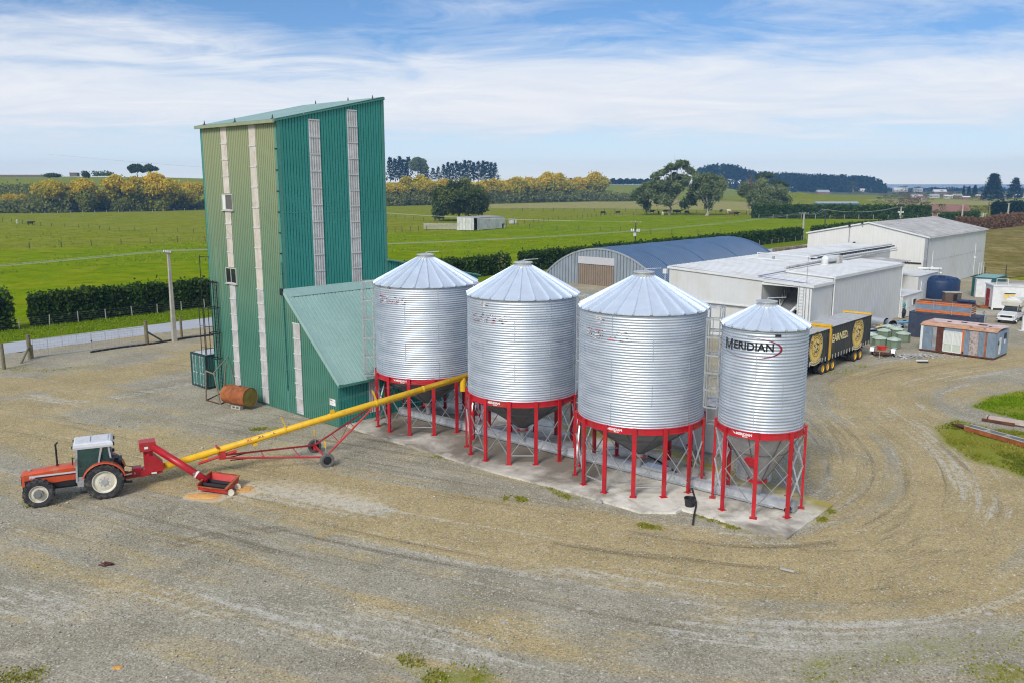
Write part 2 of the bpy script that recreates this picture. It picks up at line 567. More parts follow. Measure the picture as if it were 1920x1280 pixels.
m_quon_wall = mat('grey_profiled_wall', (.30, .345, .38), .5, .2, var=.1, scale=.6, streak=.35)
m_quon_door = mat('brown_profiled_door', (.26, .20, .15), .6, .1, var=.12, streak=.3)
m_quon_lintel = mat('pale_lintel', (.50, .50, .51), .55, var=.06)
m_shed_corr = mat('blue_grey_corrugated', (.22, .29, .37), .5, .35, var=.2, scale=1.2, dirt=(.36, .38, .38), dscale=.8, damt=.6, streak=.4)
m_barn_wall = mat('whitewashed_board', (.60, .60, .57), .8, var=.2, scale=.5, dirt=(.32, .30, .26), dscale=.3, damt=.6, streak=.5)
def grass_mat(name, c1, c2, c3, sc=.06, fine=.9):
 t = NT(name)
 p = t.pos()
 big = t.noise(p, sc, 5, .6)
 strip = t.noise(t.mapping(p, (.05, .35, .2), rot=(0, 0, -.35)), 1.0, 4, .55)
 fin = t.noise(p, fine, 6, .7)
 tuft = t.noise(p, 4.0, 3, .7)
 c = t.mix(t.ramp(big, [(.35, 0.), (.66, 1.)]), c1, c2)
 c = t.mix(t.ramp(strip, [(.5, 0.), (.75, .55)]), c, c2)
 c = t.mix(t.ramp(fin, [(.56, 0.), (.76, .75)]), c, c3)
 mot = t.noise(p, sc * 4.5, 6, .7, .4)
 c = t.mix(t.ramp(mot, [(.45, 0.), (.64, .75)]), c, tuple(x * y for x, y in zip(c1, (.66, .58, .8))))
 tick = t.noise(p, .45, 4, .65)
 c = t.mix(t.ramp(tick, [(.56, 0.), (.66, .6)]), c, tuple(x * .42 for x in c1))
 yel = t.noise(p, sc * 2.2, 5, .65, .5)
 c = t.mix(t.ramp(yel, [(.48, 0.), (.66, .75)]), c, c3)
 c = t.mix(t.ramp(tuft, [(.3, .6), (.62, 0.)]), c, tuple(x * .5 for x in c1))
 return t.done(c, .9, 0., t.bump(t.math('ADD', fin, tuft), .6, .12), spec=.0)
m_paddock = grass_mat('lush_grass', (.185, .285, .001), (.235, .32, .0015), (.33, .34, .015))
m_meadow = grass_mat('dry_meadow', (.225, .275, .006), (.29, .31, .022), (.36, .33, .07))
m_straw = grass_mat('straw_field', (.40, .36, .12), (.36, .37, .10), (.48, .42, .20))
m_verge = grass_mat('verge_grass', (.15, .235, .004), (.20, .27, .008), (.28, .27, .04), .3, 2.0)
m_stubble = grass_mat('stubble', (.21, .165, .04), (.46, .37, .16), (.15, .17, .02), .08, .35)
m_terrace = grass_mat('terrace_grass', (.24, .29, .02), (.30, .32, .05), (.34, .32, .10))
m_townland = grass_mat('coastal_plain', (.14, .17, .05), (.2, .2, .09), (.24, .22, .12))
def yard_mat():
 t = NT('gravel_yard')
 p = t.pos()
 fl = t.attr('flow', 'Vector')
 tan, pale, dark, moss = (t.attr(k) for k in ('tan', 'pale', 'dark', 'moss'))
 stre = t.noise(t.mapping(fl, (.055, .75, 1)), 1.0, 7, .68, .35)       # bands that run with the wheel tracks
 stre2 = t.noise(t.mapping(fl, (.07, 2.3, 1)), 1.0, 8, .72, .25)
 stre3 = t.noise(t.mapping(fl, (.05, 1.7, 1), (31, 17, 0)), 1.0, 7, .7, .3)
 mic = t.noise(p, 11., 3, .75)
 med = t.noise(p, .28, 6, .62)
 lar = t.noise(p, .075, 5, .6, .3)
 fin = t.noise(p, 2.6, 7, .72)
 st = t.vor(p, 13., 'Color')
 sts = t.n('ShaderNodeSeparateColor')
 t.set(sts.inputs[0], st)
 std = t.vor(p, 13.)
 big = t.vor(p, 5.0, 'Color')
 bigs = t.n('ShaderNodeSeparateColor')
 t.set(bigs.inputs[0], big)
 bigd = t.vor(p, 5.0)
 grey = t.mix(t.ramp(med, [(.3, 0.), (.7, 1.)]), (.285, .258, .182), (.455, .415, .318))
 tanc = t.mix(t.ramp(med, [(.3, 0.), (.7, 1.)]), (.385, .295, .130), (.52, .405, .200))
 ta = t.math('ADD', t.math('MULTIPLY', tan, 1.1), t.math('MULTIPLY', t.math('SUBTRACT', stre, .5), 3.0))
 ta = t.math('ADD', ta, t.math('MULTIPLY', t.math('SUBTRACT', med, .5), .9))
 ta = t.math('ADD', ta, t.math('MULTIPLY', t.math('SUBTRACT', lar, .46), 2.2))
 c = t.mix(t.ramp(ta, [(.10, .0), (.62, 1.)]), grey, tanc)
 # pale swept gravel ridges between tracks
 pr = t.math('ADD', t.math('MULTIPLY', pale, .9), t.math('MULTIPLY', t.math('SUBTRACT', stre2, .5), 4.2))
 pr = t.math('ADD', pr, t.math('MULTIPLY', t.math('SUBTRACT', fin, .5), 2.0))
 prm = t.ramp(pr, [(.40, 0.), (.95, .9)])
 c = t.mix(prm, c, (.56, .53, .445))
 # damp dark bands
 dk = t.math('ADD', dark, t.math('MULTIPLY', t.math('SUBTRACT', stre3, .5), -4.0))
 dk = t.math('ADD', dk, t.math('MULTIPLY', t.math('SUBTRACT', fin, .5), .5))
 c = t.mix(t.ramp(dk, [(.40, 0.), (1.1, .72)]), c, (.15, .122, .066))
 # grain-coloured variation at stone scale
 c = t.mix(t.ramp(fin, [(.35, .38), (.55, 0.)]), c, (.19, .17, .12))
 c = t.mix(t.ramp(mic, [(.34, .55), (.48, 0.)]), c, (.13, .118, .085))
 c = t.mix(t.ramp(mic, [(.54, 0.), (.68, .5)]), c, (.60, .575, .50))
 stn = t.math('GREATER_THAN', sts.outputs[0], .72)
 stn = t.math('MULTIPLY', stn, t.math('LESS_THAN', std, .42))
 c = t.mix(t.math('MULTIPLY', stn, .38), c, (.68, .66, .60))
 st2 = t.math('MULTIPLY', t.math('GREATER_THAN', bigs.outputs[1], .90), t.math('LESS_THAN', bigd, .28))
 c = t.mix(t.math('MULTIPLY', st2, .4), c, (.74, .72, .66))
 dst = t.math('MULTIPLY', t.math('GREATER_THAN', sts.outputs[1], .80), t.math('LESS_THAN', std, .45))
 c = t.mix(t.math('MULTIPLY', dst, .55), c, (.11, .10, .08))
 gr = t.math('ADD', t.attr('grain'), t.math('MULTIPLY', t.math('SUBTRACT', fin, .5), .7))
 c = t.mix(t.ramp(gr, [(.12, 0.), (.5, .75)]), c, (.64, .56, .42))
 c = t.mix(t.ramp(gr, [(.5, 0.), (1.0, .9)]), c, (.66, .36, .11))
 # grass and moss that has taken hold
 mo = t.math('ADD', moss, t.math('MULTIPLY', t.math('SUBTRACT', fin, .5), 1.3))
 mo = t.math('ADD', mo, t.math('MULTIPLY', t.math('SUBTRACT', med, .5), 1.0))
 mcol = t.mix(t.noise(p, 1.1, 5, .7), (.13, .20, .008), (.27, .24, .025))
 c = t.mix(t.ramp(mo, [(.42, 0.), (.95, .92)]), c, mcol)
 h = t.math('ADD', t.math('MULTIPLY', std, -.6), t.math('MULTIPLY', fin, 1.2))
 return t.done(c, .92, 0., t.bump(h, .55, .05), spec=.04)
m_yard = yard_mat()
def pad_mat():
 t = NT('stained_concrete')
 p = t.pos()
 mo = t.attr('moss')
 we = t.attr('under_silos')
 a = t.noise(p, .45, 6, .65, .4)
 b = t.noise(p, 2.2, 6, .65)
 c = t.mix(t.ramp(a, [(.3, 0.), (.6, 1.)]), (.48, .445, .365), (.76, .725, .635))
 c = t.mix(t.ramp(b, [(.52, 0.), (.8, .6)]), c, (.16, .14, .10))
 st = t.noise(t.mapping(p, (1, 1, 1), (3, 9, 0)), .33, 6, .6, .6)
 c = t.mix(t.ramp(st, [(.50, 0.), (.68, .7)]), c, (.15, .13, .095))
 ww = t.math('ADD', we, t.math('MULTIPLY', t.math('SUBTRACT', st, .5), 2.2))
 c = t.mix(t.ramp(ww, [(.15, 0.), (.75, .85)]), c, (.16, .13, .095))  # dark brown, strongest beneath the first two silos
 m = t.math('ADD', mo, t.math('MULTIPLY', t.math('SUBTRACT', b, .5), .9))
 m = t.math('ADD', m, t.math('MULTIPLY', t.math('SUBTRACT', a, .5), .7))
 c = t.mix(t.ramp(m, [(.25, 0.), (.8, .9)]), c, (.36, .29, .035))
 return t.done(c, .85, 0., t.bump(b, .2, .02), spec=.25)
m_pad = pad_mat()
def leaf_mat(name, stops, rough=.75, trans=.38):
 t = NT(name)
 tone = t.attr('tone')
 oi = t.n('ShaderNodeObjectInfo').outputs['Random']
 f = t.math('ADD', tone, t.math('MULTIPLY', t.math('SUBTRACT', oi, .5), .22), clamp=True)
 c = t.ramp(f, stops)
 m = t.done(c, rough, 0., spec=.15)
 tr = t.n('ShaderNodeBsdfTranslucent')
 t.set(tr.inputs[0], c)
 mx = t.n('ShaderNodeMixShader')
 mx.inputs[0].default_value = trans
 t.t.links.new(t.b.outputs[0], mx.inputs[1])
 t.t.links.new(tr.outputs[0], mx.inputs[2])
 t.t.links.new(mx.outputs[0], t.out.inputs[0])
 return m
lf_hedge = leaf_mat('hedge_leaf', [(0, (0.024, 0.051, 0.009)), (.5, (0.061, 0.115, 0.016)), (.85, (0.121, 0.196, 0.030)), (1, (0.203, 0.270, 0.061))])
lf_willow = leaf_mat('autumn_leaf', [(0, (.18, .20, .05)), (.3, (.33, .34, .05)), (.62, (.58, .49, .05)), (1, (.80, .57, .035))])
lf_scrub = leaf_mat('scrub_leaf', [(0, (0.112, 0.133, 0.042)), (.5, (0.224, 0.245, 0.070)), (1, (0.378, 0.392, 0.112))])
lf_pine = leaf_mat('pine_needle', [(0, (0.013, 0.033, 0.022)), (.5, (0.022, 0.053, 0.035)), (1, (0.040, 0.077, 0.045))])
lf_euc = leaf_mat('gum_leaf', [(0, (0.075, 0.117, 0.037)), (.5, (0.192, 0.241, 0.100)), (1, (0.384, 0.434, 0.217))])
lf_dark = leaf_mat('evergreen_leaf', [(0, (0.041, 0.068, 0.019)), (.5, (0.101, 0.142, 0.035)), (1, (0.230, 0.263, 0.081))])
lf_brown = leaf_mat('beech_leaf', [(0, (0.130, 0.072, 0.039)), (.5, (0.260, 0.150, 0.078)), (1, (0.390, 0.247, 0.130))])
lf_bare = leaf_mat('bare_twig', [(0, (.10, .06, .055)), (.5, (.17, .105, .09)), (1, (.24, .18, .13))])
lf_weed = leaf_mat('weed_blade', [(0, (0.150, 0.180, 0.018)), (.5, (0.285, 0.300, 0.030)), (1, (0.450, 0.390, 0.090))])
lf_grass = leaf_mat('grass_blade', [(0, (0.125, 0.225, 0.005)), (.5, (0.213, 0.338, 0.007)), (1, (0.350, 0.400, 0.037))])
m_stone = leaf_mat('loose_stone', [(0, (.14, .125, .095)), (.5, (.36, .335, .27)), (1, (.66, .63, .56))], .9, 0.)
lf_forest = leaf_mat('forest_needle', [(0, (0.018, 0.039, 0.028)), (.5, (0.036, 0.072, 0.051)), (1, (0.061, 0.105, 0.069))])
# ------------------------------------------------------------------ ground
def sheet_obj(name, pts, z, m):
 return tag(MB().poly([(p[0], p[1], z) for p in pts]).obj(name, m), kind='structure')
sheet_obj('ground', [(-2600, -300), (2600, -300), (2600, 1900), (-2600, 1900)], -.16, m_meadow)
sheet_obj('sea', [(-26000, -2000), (26000, -2000), (26000, 26000), (-26000, 26000)], -1.2,
  mat('sea_water', (.12, .17, .20), .25, var=.05))
far = lambda *a: [tuple(G(x, y)) for x, y in a]
pad_near = far((0, 469), (240, 461), (385, 454), (725, 437), (857, 432), (950, 424), (1060, 412), (1140, 406.5), (1260, 404.5), (1420, 409), (1530, 411), (1640, 414))
sheet_obj('paddock', [tuple(W(-99.5, -70)), tuple(W(-230, -40))] + pad_near + [tuple(W(-99.5, 330)), tuple(W(-99.5, 100))], -.12, m_paddock)
sheet_obj('dry_field', far((900, 391), (1130, 391), (1500, 396), (1560, 385), (1200, 372), (1120, 378), (900, 384)), -.10, m_straw)
sheet_obj('straw_paddock', far((1490, 387), (1960, 384), (1960, 374.5), (1640, 374), (1500, 380)), -.10, m_straw)
sheet_obj('airfield_grass', far((1440, 376), (1700, 374), (1640, 366), (1480, 364)), -.12, m_meadow)
sheet_obj('coastal_plain', [(420, 1000), (420, 1890), (2500, 1890), (2500, 700), (1400, 700)], -.13, m_townland)
sheet_obj('stubble_field', [tuple(G(1846, 523)), tuple(G(1960, 515)), (300, 170), (420, 300), tuple(G(1960, 417)), tuple(G(1856, 430)), tuple(G(1800, 440))], -.06, m_stubble)
sheet_obj('road', [tuple(W(-92.1, -160)), tuple(W(-86.3, -160)), tuple(W(-86.3, 420)), tuple(W(-92.1, 420))], -.02, m_asphalt)
sheet_obj('verge', [tuple(W(-101.5, -160)), tuple(W(-92.1, -160)), tuple(W(-92.1, 420)), tuple(W(-101.5, 420))], -.05, m_verge)
def dist_poly(P, pts):
 """distance from points P (n,2) to a polyline, with arc length along it and signed side"""
 best = np.full(len(P), 1e9)
 sl_ = np.zeros(len(P))
 sg = np.zeros(len(P))
 acc = 0.0
 for a, b in zip(pts, pts[1:]):
  a, b = np.array(a), np.array(b)
  ab = b - a
  L = np.hypot(*ab)
  t = np.clip(((P - a) @ ab) / (L * L), 0, 1)
  q = a + t[:, None] * ab
  d = np.hypot(*(P - q).T)
  cr = ab[0] * (P[:, 1] - a[1]) - ab[1] * (P[:, 0] - a[0])
  m_ = d < best
  best[m_] = d[m_]
  sl_[m_] = (acc + t * L)[m_]
  sg[m_] = np.sign(cr)[m_]
  acc += L
 return best, sl_, sg
def smooth_line(px, n=6):
 pts = [np.array(G(x, y)) for x, y in px]
 out = []
 for i in range(len(pts) - 1):
  p0, p1, p2, p3 = pts[max(i - 1, 0)], pts[i], pts[i + 1], pts[min(i + 2, len(pts) - 1)]
  for k in range(n):
   t = k / n
   out.append(.5 * (2 * p1 + (p2 - p0) * t + (2 * p0 - 5 * p1 + 4 * p2 - p3) * t * t + (3 * p1 - p0 - 3 * p2 + p3) * t ** 3))
 out.append(pts[-1])
 return out
LOOP = [(-200, 770), (60, 812), (330, 870), (600, 925), (800, 965), (1000, 1000), (1250, 1045), (1480, 1065), (1690, 1040), (1810, 960), (1800, 880), (1735, 815), (1660, 765), (1640, 725), (1740, 695), (1950, 665)]
TRACKS = [  # (photo polyline, half width m, channel, strength)
 (LOOP, 2.6, 'tan', .95),
 ([(640, 900), (800, 935), (1000, 985), (1250, 1030), (1480, 1050)], .7, 'tan', .5),
 ([(700, 985), (900, 1020), (1200, 1075), (1500, 1100), (1950, 1095)], 1.2, 'tan', .6),
 ([(900, 1190), (1150, 1205), (1400, 1140), (1950, 1130)], .8, 'tan', .35),
 ([(-100, 735), (150, 712), (330, 682), (420, 652), (470, 620)], 2.6, 'tan', .95),
 ([(-100, 780), (60, 762), (120, 748)], 3.0, 'tan', .7),
 ([(1580, 1010), (1640, 940), (1610, 860), (1560, 800)], 1.6, 'tan', .35),
 ([(1700, 1060), (1770, 980), (1770, 900), (1720, 830), (1680, 790)], 1.5, 'tan', .6),
 ([(1850, 1040), (1875, 960), (1845, 900), (1790, 860), (1760, 830)], .28, 'dark', .55),
 ([(1500, 1030), (1700, 1032), (1950, 1032)], .22, 'dark', .6),
 ([(1290, 1010), (1400, 1022), (1480, 1024)], .25, 'dark', .55),
 ([(325, 1016), (400, 1000), (460, 993), (560, 985)], .16, 'dark', .95),
 ([(330, 1024), (400, 1008), (470, 999), (575, 990)], .14, 'dark', .8),
 ([(390, 965), (430, 975), (470, 990)], .30, 'dark', .8),
 ([(440, 1000), (480, 1022), (520, 1040)], .22, 'dark', .7),
 ([(290, 1000), (330, 988), (365, 977)], .16, 'dark', .6),
 ([(380, 1032), (420, 1045), (440, 1052)], .18, 'dark', .45),
 ([(370, 870), (420, 880), (520, 885)], .8, 'dark', .25),
 ([(260, 920), (330, 930), (380, 950)], .6, 'dark', .3),
 ([(60, 940), (90, 950), (120, 952)], .6, 'dark', .5),
 ([(90, 770), (150, 795), (220, 815)], .35, 'dark', .3),
 ([(600, 1005), (640, 985), (690, 960), (720, 957), (800, 962)], .14, 'tan', 1.3),
 ([(642, 992), (668, 972), (700, 950)], .12, 'tan', 1.2),
 ([(672, 990), (710, 968), (740, 955)], .14, 'tan', 1.2),
 ([(530, 975), (580, 950), (610, 930)], .12, 'tan', .9),
 ([(560, 980), (610, 957), (640, 930)], .12, 'tan', .9),
 ([(660, 808), (720, 830), (770, 845)], .55, 'dark', .8),
 ([(1490, 700), (1560, 712), (1640, 700), (1720, 692)], 2.0, 'dark', .35),
 ([(1500, 720), (1570, 730), (1650, 720)], 1.4, 'moss', .35),
 ([(1520, 700), (1580, 697), (1625, 685)], .8, 'moss', .55),
 ([(470, 925), (540, 925), (640, 945), (700, 955)], 1.3, 'pale', .75),
 ([(440, 915), (520, 912), (600, 925), (680, 945)], 1.2, 'grain', .30),
 ([(368, 929), (400, 933)], .55, 'grain', .95),
 ([(450, 913), (472, 921)], .5, 'grain', .75),
 ([(20, 1225), (55, 1220)], .6, 'grain', .2),
 ([(20, 1130), (250, 1130), (450, 1150), (700, 1190), (900, 1215)], 1.5, 'pale', .6),
 ([(640, 1010), (800, 1050), (950, 1090), (1150, 1100)], .8, 'pale', .4),
 ([(980, 1070), (1200, 1085), (1450, 1170), (1920, 1175)], .5, 'pale', .5),
 ([(1300, 1190), (1500, 1195), (1650, 1190)], 1.2, 'pale', .6),
 ([(1500, 795), (1600, 790), (1720, 760)], 1.1, 'pale', .45),
 ([(1720, 790), (1770, 860), (1860, 960)], .9, 'pale', .55),
 ([(1480, 1000), (1560, 965), (1590, 930)], .7, 'pale', .5),
 ([(60, 742), (160, 752), (360, 720)], .7, 'pale', .6),
 ([(1700, 720), (1820, 700), (1950, 690)], 1.0, 'pale', .5),
 ([(1100, 925), (1250, 975), (1420, 1010), (1470, 1015)], .7, 'pale', .45),
 ([(820, 1272), (900, 1268)], .7, 'moss', .75),
 ([(740, 1240), (800, 1262)], .6, 'moss', .5),
 ([(1530, 1270), (1600, 1245), (1700, 1225), (1950, 1200)], 1.0, 'moss', .5),
 ([(1860, 1265), (1930, 1270)], 1.0, 'moss', .7),
 ([(1180, 1275), (1280, 1260)], .5, 'moss', .3),
 ([(0, 1275), (80, 1262)], .6, 'moss', .45),
 ([(320, 1260), (420, 1230)], .7, 'moss', .35),
 ([(950, 935), (985, 937)], .35, 'moss', .65),
 ([(1010, 905), (1060, 930), (1085, 934)], .28, 'moss', .75),
 ([(790, 850), (840, 858)], .30, 'moss', .55),
 ([(478, 805), (520, 802)], .35, 'moss', .8),
 ([(1305, 965), (1370, 988), (1410, 1000)], .22, 'moss', .6),
 ([(1540, 975), (1562, 955)], .22, 'moss', .7),
 ([(1205, 985), (1235, 992)], .3, 'moss', .5),
 ([(50, 940), (62, 947)], .3, 'moss', .7),
 ([(20, 690), (60, 695), (140, 690), (220, 680)], .9, 'moss', .5),
 ([(60, 655), (160, 652), (260, 648)], 1.0, 'moss', .3),
 ([(560, 1030), (640, 1065)], .9, 'moss', .12),
 ([(420, 800), (600, 800), (740, 850), (900, 905)], 2.6, 'dark', .42),
 ([(700, 870), (900, 925), (1100, 960)], 1.1, 'dark', .38),
 ([(260, 960), (420, 1000), (600, 1030), (800, 1080)], 2.2, 'dark', .33),
 ([(800, 1130), (1000, 1125), (1200, 1165)], 1.0, 'dark', .36),
 ([(1560, 800), (1600, 880), (1600, 960)], 2.0, 'dark', .40),
 ([(1040, 1020), (1300, 1050), (1500, 1070)], .3, 'dark', .6),
 ([(1260, 1075), (1500, 1120), (1800, 1110)], .3, 'dark', .5),
 ([(1180, 1000), (1330, 1020), (1460, 1024), (1560, 1015)], .35, 'dark', .65),
 ([(1650, 800), (1700, 880), (1700, 960), (1660, 1010)], .3, 'dark', .5),
 ([(1600, 1130), (1680, 1080), (1720, 1000)], .3, 'dark', .45),
 ([(0, 800), (200, 850), (420, 905)], .4, 'dark', .45),
 ([(0, 830), (180, 880)], .4, 'dark', .35),
 ([(880, 1120), (960, 1190)], 1.2, 'tan', .4),
 ([(300, 1230), (520, 1260)], 1.0, 'moss', .28),
]
GRASS_PATCH = [far((1815, 762), (1850, 742), (1930, 728), (2050, 720), (2050, 800), (1930, 795), (1870, 778)),
   far((1745, 800), (1790, 785), (1860, 800), (1960, 810), (2080, 830), (2080, 930), (1930, 905), (1880, 880), (1810, 862), (1765, 830))]
def in_poly(P, poly):
 x, y = P[:, 0], P[:, 1]
 c = np.zeros(len(P), bool)
 n = len(poly)
 for i in range(n):
  x0, y0 = poly[i]
  x1, y1 = poly[(i + 1) % n]
  if y0 == y1:
   continue
  m_ = ((y0 > y) != (y1 > y)) & (x < (x1 - x0) * (y - y0) / (y1 - y0) + x0)
  c ^= m_
 return c
def vnoise(P, s, seed):
 """cheap smooth value noise for relief"""
 r_ = np.random.default_rng(seed)
 T = r_.random((64, 64))
 x, y = P[:, 0] / s, P[:, 1] / s
 i, j = np.floor(x).astype(int), np.floor(y).astype(int)
 u, v = x - i, y - j
 u, v = u * u * (3 - 2 * u), v * v * (3 - 2 * v)
 g = lambda a, b: T[a % 64, b % 64]
 return (g(i, j) * (1 - u) * (1 - v) + g(i + 1, j) * u * (1 - v) + g(i, j + 1) * (1 - u) * v + g(i + 1, j + 1) * u * v) - .5
def build_yard():
 xs = np.concatenate([np.arange(-95, -45, .8), np.arange(-45, 45, .3), np.arange(45, 135, .9)])
 ys = [8.0]
 while ys[-1] < 235:
  y = ys[-1]
  ys.append(y + (.3 if y < 22 else .25 if y < 58 else .25 + (y - 58) * .012))
 ys = np.array(ys)
 X, Y = np.meshgrid(xs, ys)
 P = np.c_[X.ravel(), Y.ravel()]
 q = P @ np.array(E1)
 r = P @ np.array(E2)
 ch = {k: np.zeros(len(P)) for k in ('tan', 'pale', 'dark', 'moss', 'grain')}
 rut = np.zeros(len(P))
 for px, w, c, s_ in TRACKS:
  d, _, _ = dist_poly(P, smooth_line(px, 4))
  g = np.clip(1.25 - d / (w * 1.35), 0, 1)
  g = g * g * (3 - 2 * g) * s_
  ch[c] = np.maximum(ch[c], g)
  if w < .4 and c in ('dark', 'tan'):
   rut = np.maximum(rut, np.clip(1 - d / (w * 1.6), 0, 1))
 for poly in GRASS_PATCH:
  d, _, _ = dist_poly(P, poly + [poly[0]])
  ins = in_poly(P, poly)
  ch['moss'] = np.maximum(ch['moss'], np.clip(.55 + np.where(ins, d, -d) / 1.6, 0, 1.15))
 d, sl_, sg = dist_poly(P, smooth_line(LOOP, 4))
 dd_ = d * sg
 for off, k_, w_, s_ in ((-3.3, 'dark', .30, .45), (-2.1, 'dark', .24, .5), (-.7, 'dark', .26, .45), (.9, 'dark', .28, .5), (2.3, 'dark', .26, .4), (3.6, 'dark', .34, .4), (-4.6, 'pale', .5, .5), (.1, 'pale', .35, .35), (4.6, 'pale', .5, .4), (1.6, 'tan', .5, .5), (-1.5, 'tan', .5, .5)):
  l_ = np.clip(1 - np.abs(dd_ - off - .35 * np.sin(sl_ * .11 + off)) / w_, 0, 1) * s_ * np.clip(.55 + .6 * np.sin(sl_ * .17 + off * 2), 0, 1)
  ch[k_] = np.maximum(ch[k_], l_)
  if k_ == 'dark':
   rut = np.maximum(rut, l_ * .8)
 keep = (q > -86.6) & (q < 60) & (r > -60) & ~((r > 158) & (q > -57)) & (r < 215)
 fs_ok = keep.reshape(X.shape)
 nx = len(xs)
 a = np.arange(len(P)).reshape(X.shape)
 ok = fs_ok[:-1, :-1] & fs_ok[1:, :-1] & fs_ok[:-1, 1:] & fs_ok[1:, 1:]
 quads = np.stack([a[:-1, :-1][ok], a[:-1, 1:][ok], a[1:, 1:][ok], a[1:, :-1][ok]], 1)
 z = .012 + vnoise(P, 1.7, 1) * .022 + vnoise(P, .6, 2) * .014 + vnoise(P, 6, 3) * .03 - rut * .035
 # level where things stand on it
 z = np.clip(z, -.035, .05)
 me = bpy.data.meshes.new('yard')
 me.vertices.add(len(P))
 me.vertices.foreach_set('co', np.c_[P, z].ravel())
 me.loops.add(quads.size)
 me.loops.foreach_set('vertex_index', quads.ravel())
 me.polygons.add(len(quads))
 me.polygons.foreach_set('loop_start', np.arange(0, quads.size, 4))
 me.polygons.foreach_set('loop_total', np.full(len(quads), 4))
 me.polygons.foreach_set('use_smooth', np.ones(len(quads), bool))
 for k, v in ch.items():
  at = me.attributes.new(k, 'FLOAT', 'POINT')
  at.data.foreach_set('value', v.astype(np.float32))
 at = me.attributes.new('flow', 'FLOAT_VECTOR', 'POINT')
 at.data.foreach_set('vector', np.c_[sl_, d * sg, np.zeros(len(P))].astype(np.float32).ravel())
 me.update(calc_edges=True)
 me.materials.append(m_yard)
 tag(put('yard', me), kind='structure')
build_yard()
# terraces behind the willows, hills
def build_hill(name, a, b, prof, m, n=40, wob=1.5, hfun=None):
 """strip of rising ground from line a-b; prof = [(distance back, height)]"""
 a, b = Vector(a), Vector(b)
 d = (b - a)
 nrm = Vector((-d.y, d.x)).normalized()
 mb = MB()
 vs, fs = [], []
 k = len(prof)
 for i in range(n + 1):
  f = i / n
  p = a + d * f
  s_ = hfun(f) if hfun else 1.0
  for (t, h) in prof:
   qv = p + nrm * t
   w_ = wob * math.sin(f * 31 + t * .01) * (1 if h > 1 else 0)
   vs.append((qv.x, qv.y, (h + w_) * s_ if h > 0 else h))
 for i in range(n):
  for j in range(k - 1):
   fs.append((i * k + j, i * k + j + 1, (i + 1) * k + j + 1, (i + 1) * k + j))
 mb.add(vs, fs)
 return tag(mb.obj(name, m, smooth=True), kind='structure')
build_hill('terrace', (-800, 160), (330, 1060), [(0, -.3), (30, 2.5), (75, 13), (110, 17), (300, 21), (900, 26), (1300, -2)], m_terrace, 60, .8,
  lambda f: 1.0 if f < .55 else max(.66, 1 - (f - .55) * 1.2))
# ------------------------------------------------------------------ concrete pad under the silos
PADPX = [(672, 805), (922, 882), (1060, 917), (1199, 958), (1267, 959), (1279, 953), (1475, 1008), (1562, 945), (1340, 872), (1247, 841)]
PADXY = [G(x, y, .12) for x, y in PADPX]
PADXY += [W(-32, 41.8), W(-44.2, 41.6), W(-43.45, 32.0)]
def build_pad():
 xs = np.array([tuple(p) for p in PADXY])
 bm = bmesh.new()
 vs = [bm.verts.new((p[0], p[1], .12)) for p in xs]
 f = bm.faces.new(vs)
 if f.normal.z < 0:
  bmesh.ops.reverse_faces(bm, faces=[f])
 bmesh.ops.triangulate(bm, faces=bm.faces[:])
 for _ in range(5):
  bmesh.ops.subdivide_edges(bm, edges=[e for e in bm.edges if e.calc_length() > .9], cuts=1)
  bmesh.ops.triangulate(bm, faces=bm.faces[:])
 top = bm.faces[:]
 ex = bmesh.ops.extrude_face_region(bm, geom=top)
 nv = [g for g in ex['geom'] if isinstance(g, bmesh.types.BMVert)]
 for v in nv:
  v.co.z = -.2
 bmesh.ops.recalc_face_normals(bm, faces=bm.faces)
 me = bpy.data.meshes.new('concrete_pad')
 bm.to_mesh(me)
 bm.free()
 P = np.zeros(len(me.vertices) * 3)
 me.vertices.foreach_get('co', P)
 P = P.reshape(-1, 3)[:, :2]
 d1, _, _ = dist_poly(P, [tuple(G(1440, 905)), tuple(G(1340, 872)), tuple(G(1247, 841)), tuple(W(-32, 41.6))])
 d2, _, _ = dist_poly(P, [tuple(G(1562, 945)), tuple(G(1490, 915)), tuple(G(1340, 872))])
 mo = np.maximum(np.clip(1.25 - d1 / 1.6, 0, 1.1), np.clip(1.0 - d2 / 3.0, 0, 1))
 at = me.attributes.new('moss', 'FLOAT', 'POINT')
 at.data.foreach_set('value', mo.astype(np.float32))
 d3, _, _ = dist_poly(P, [(-6.5, 53.0), (.2, 47.2), (3.0, 45.0)])  # distance from the line beneath the first two silos
 at = me.attributes.new('under_silos', 'FLOAT', 'POINT')
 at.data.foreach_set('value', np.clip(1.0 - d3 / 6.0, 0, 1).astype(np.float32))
 me.materials.append(m_pad)
 tag(put('concrete_pad', me), kind='structure')
build_pad()
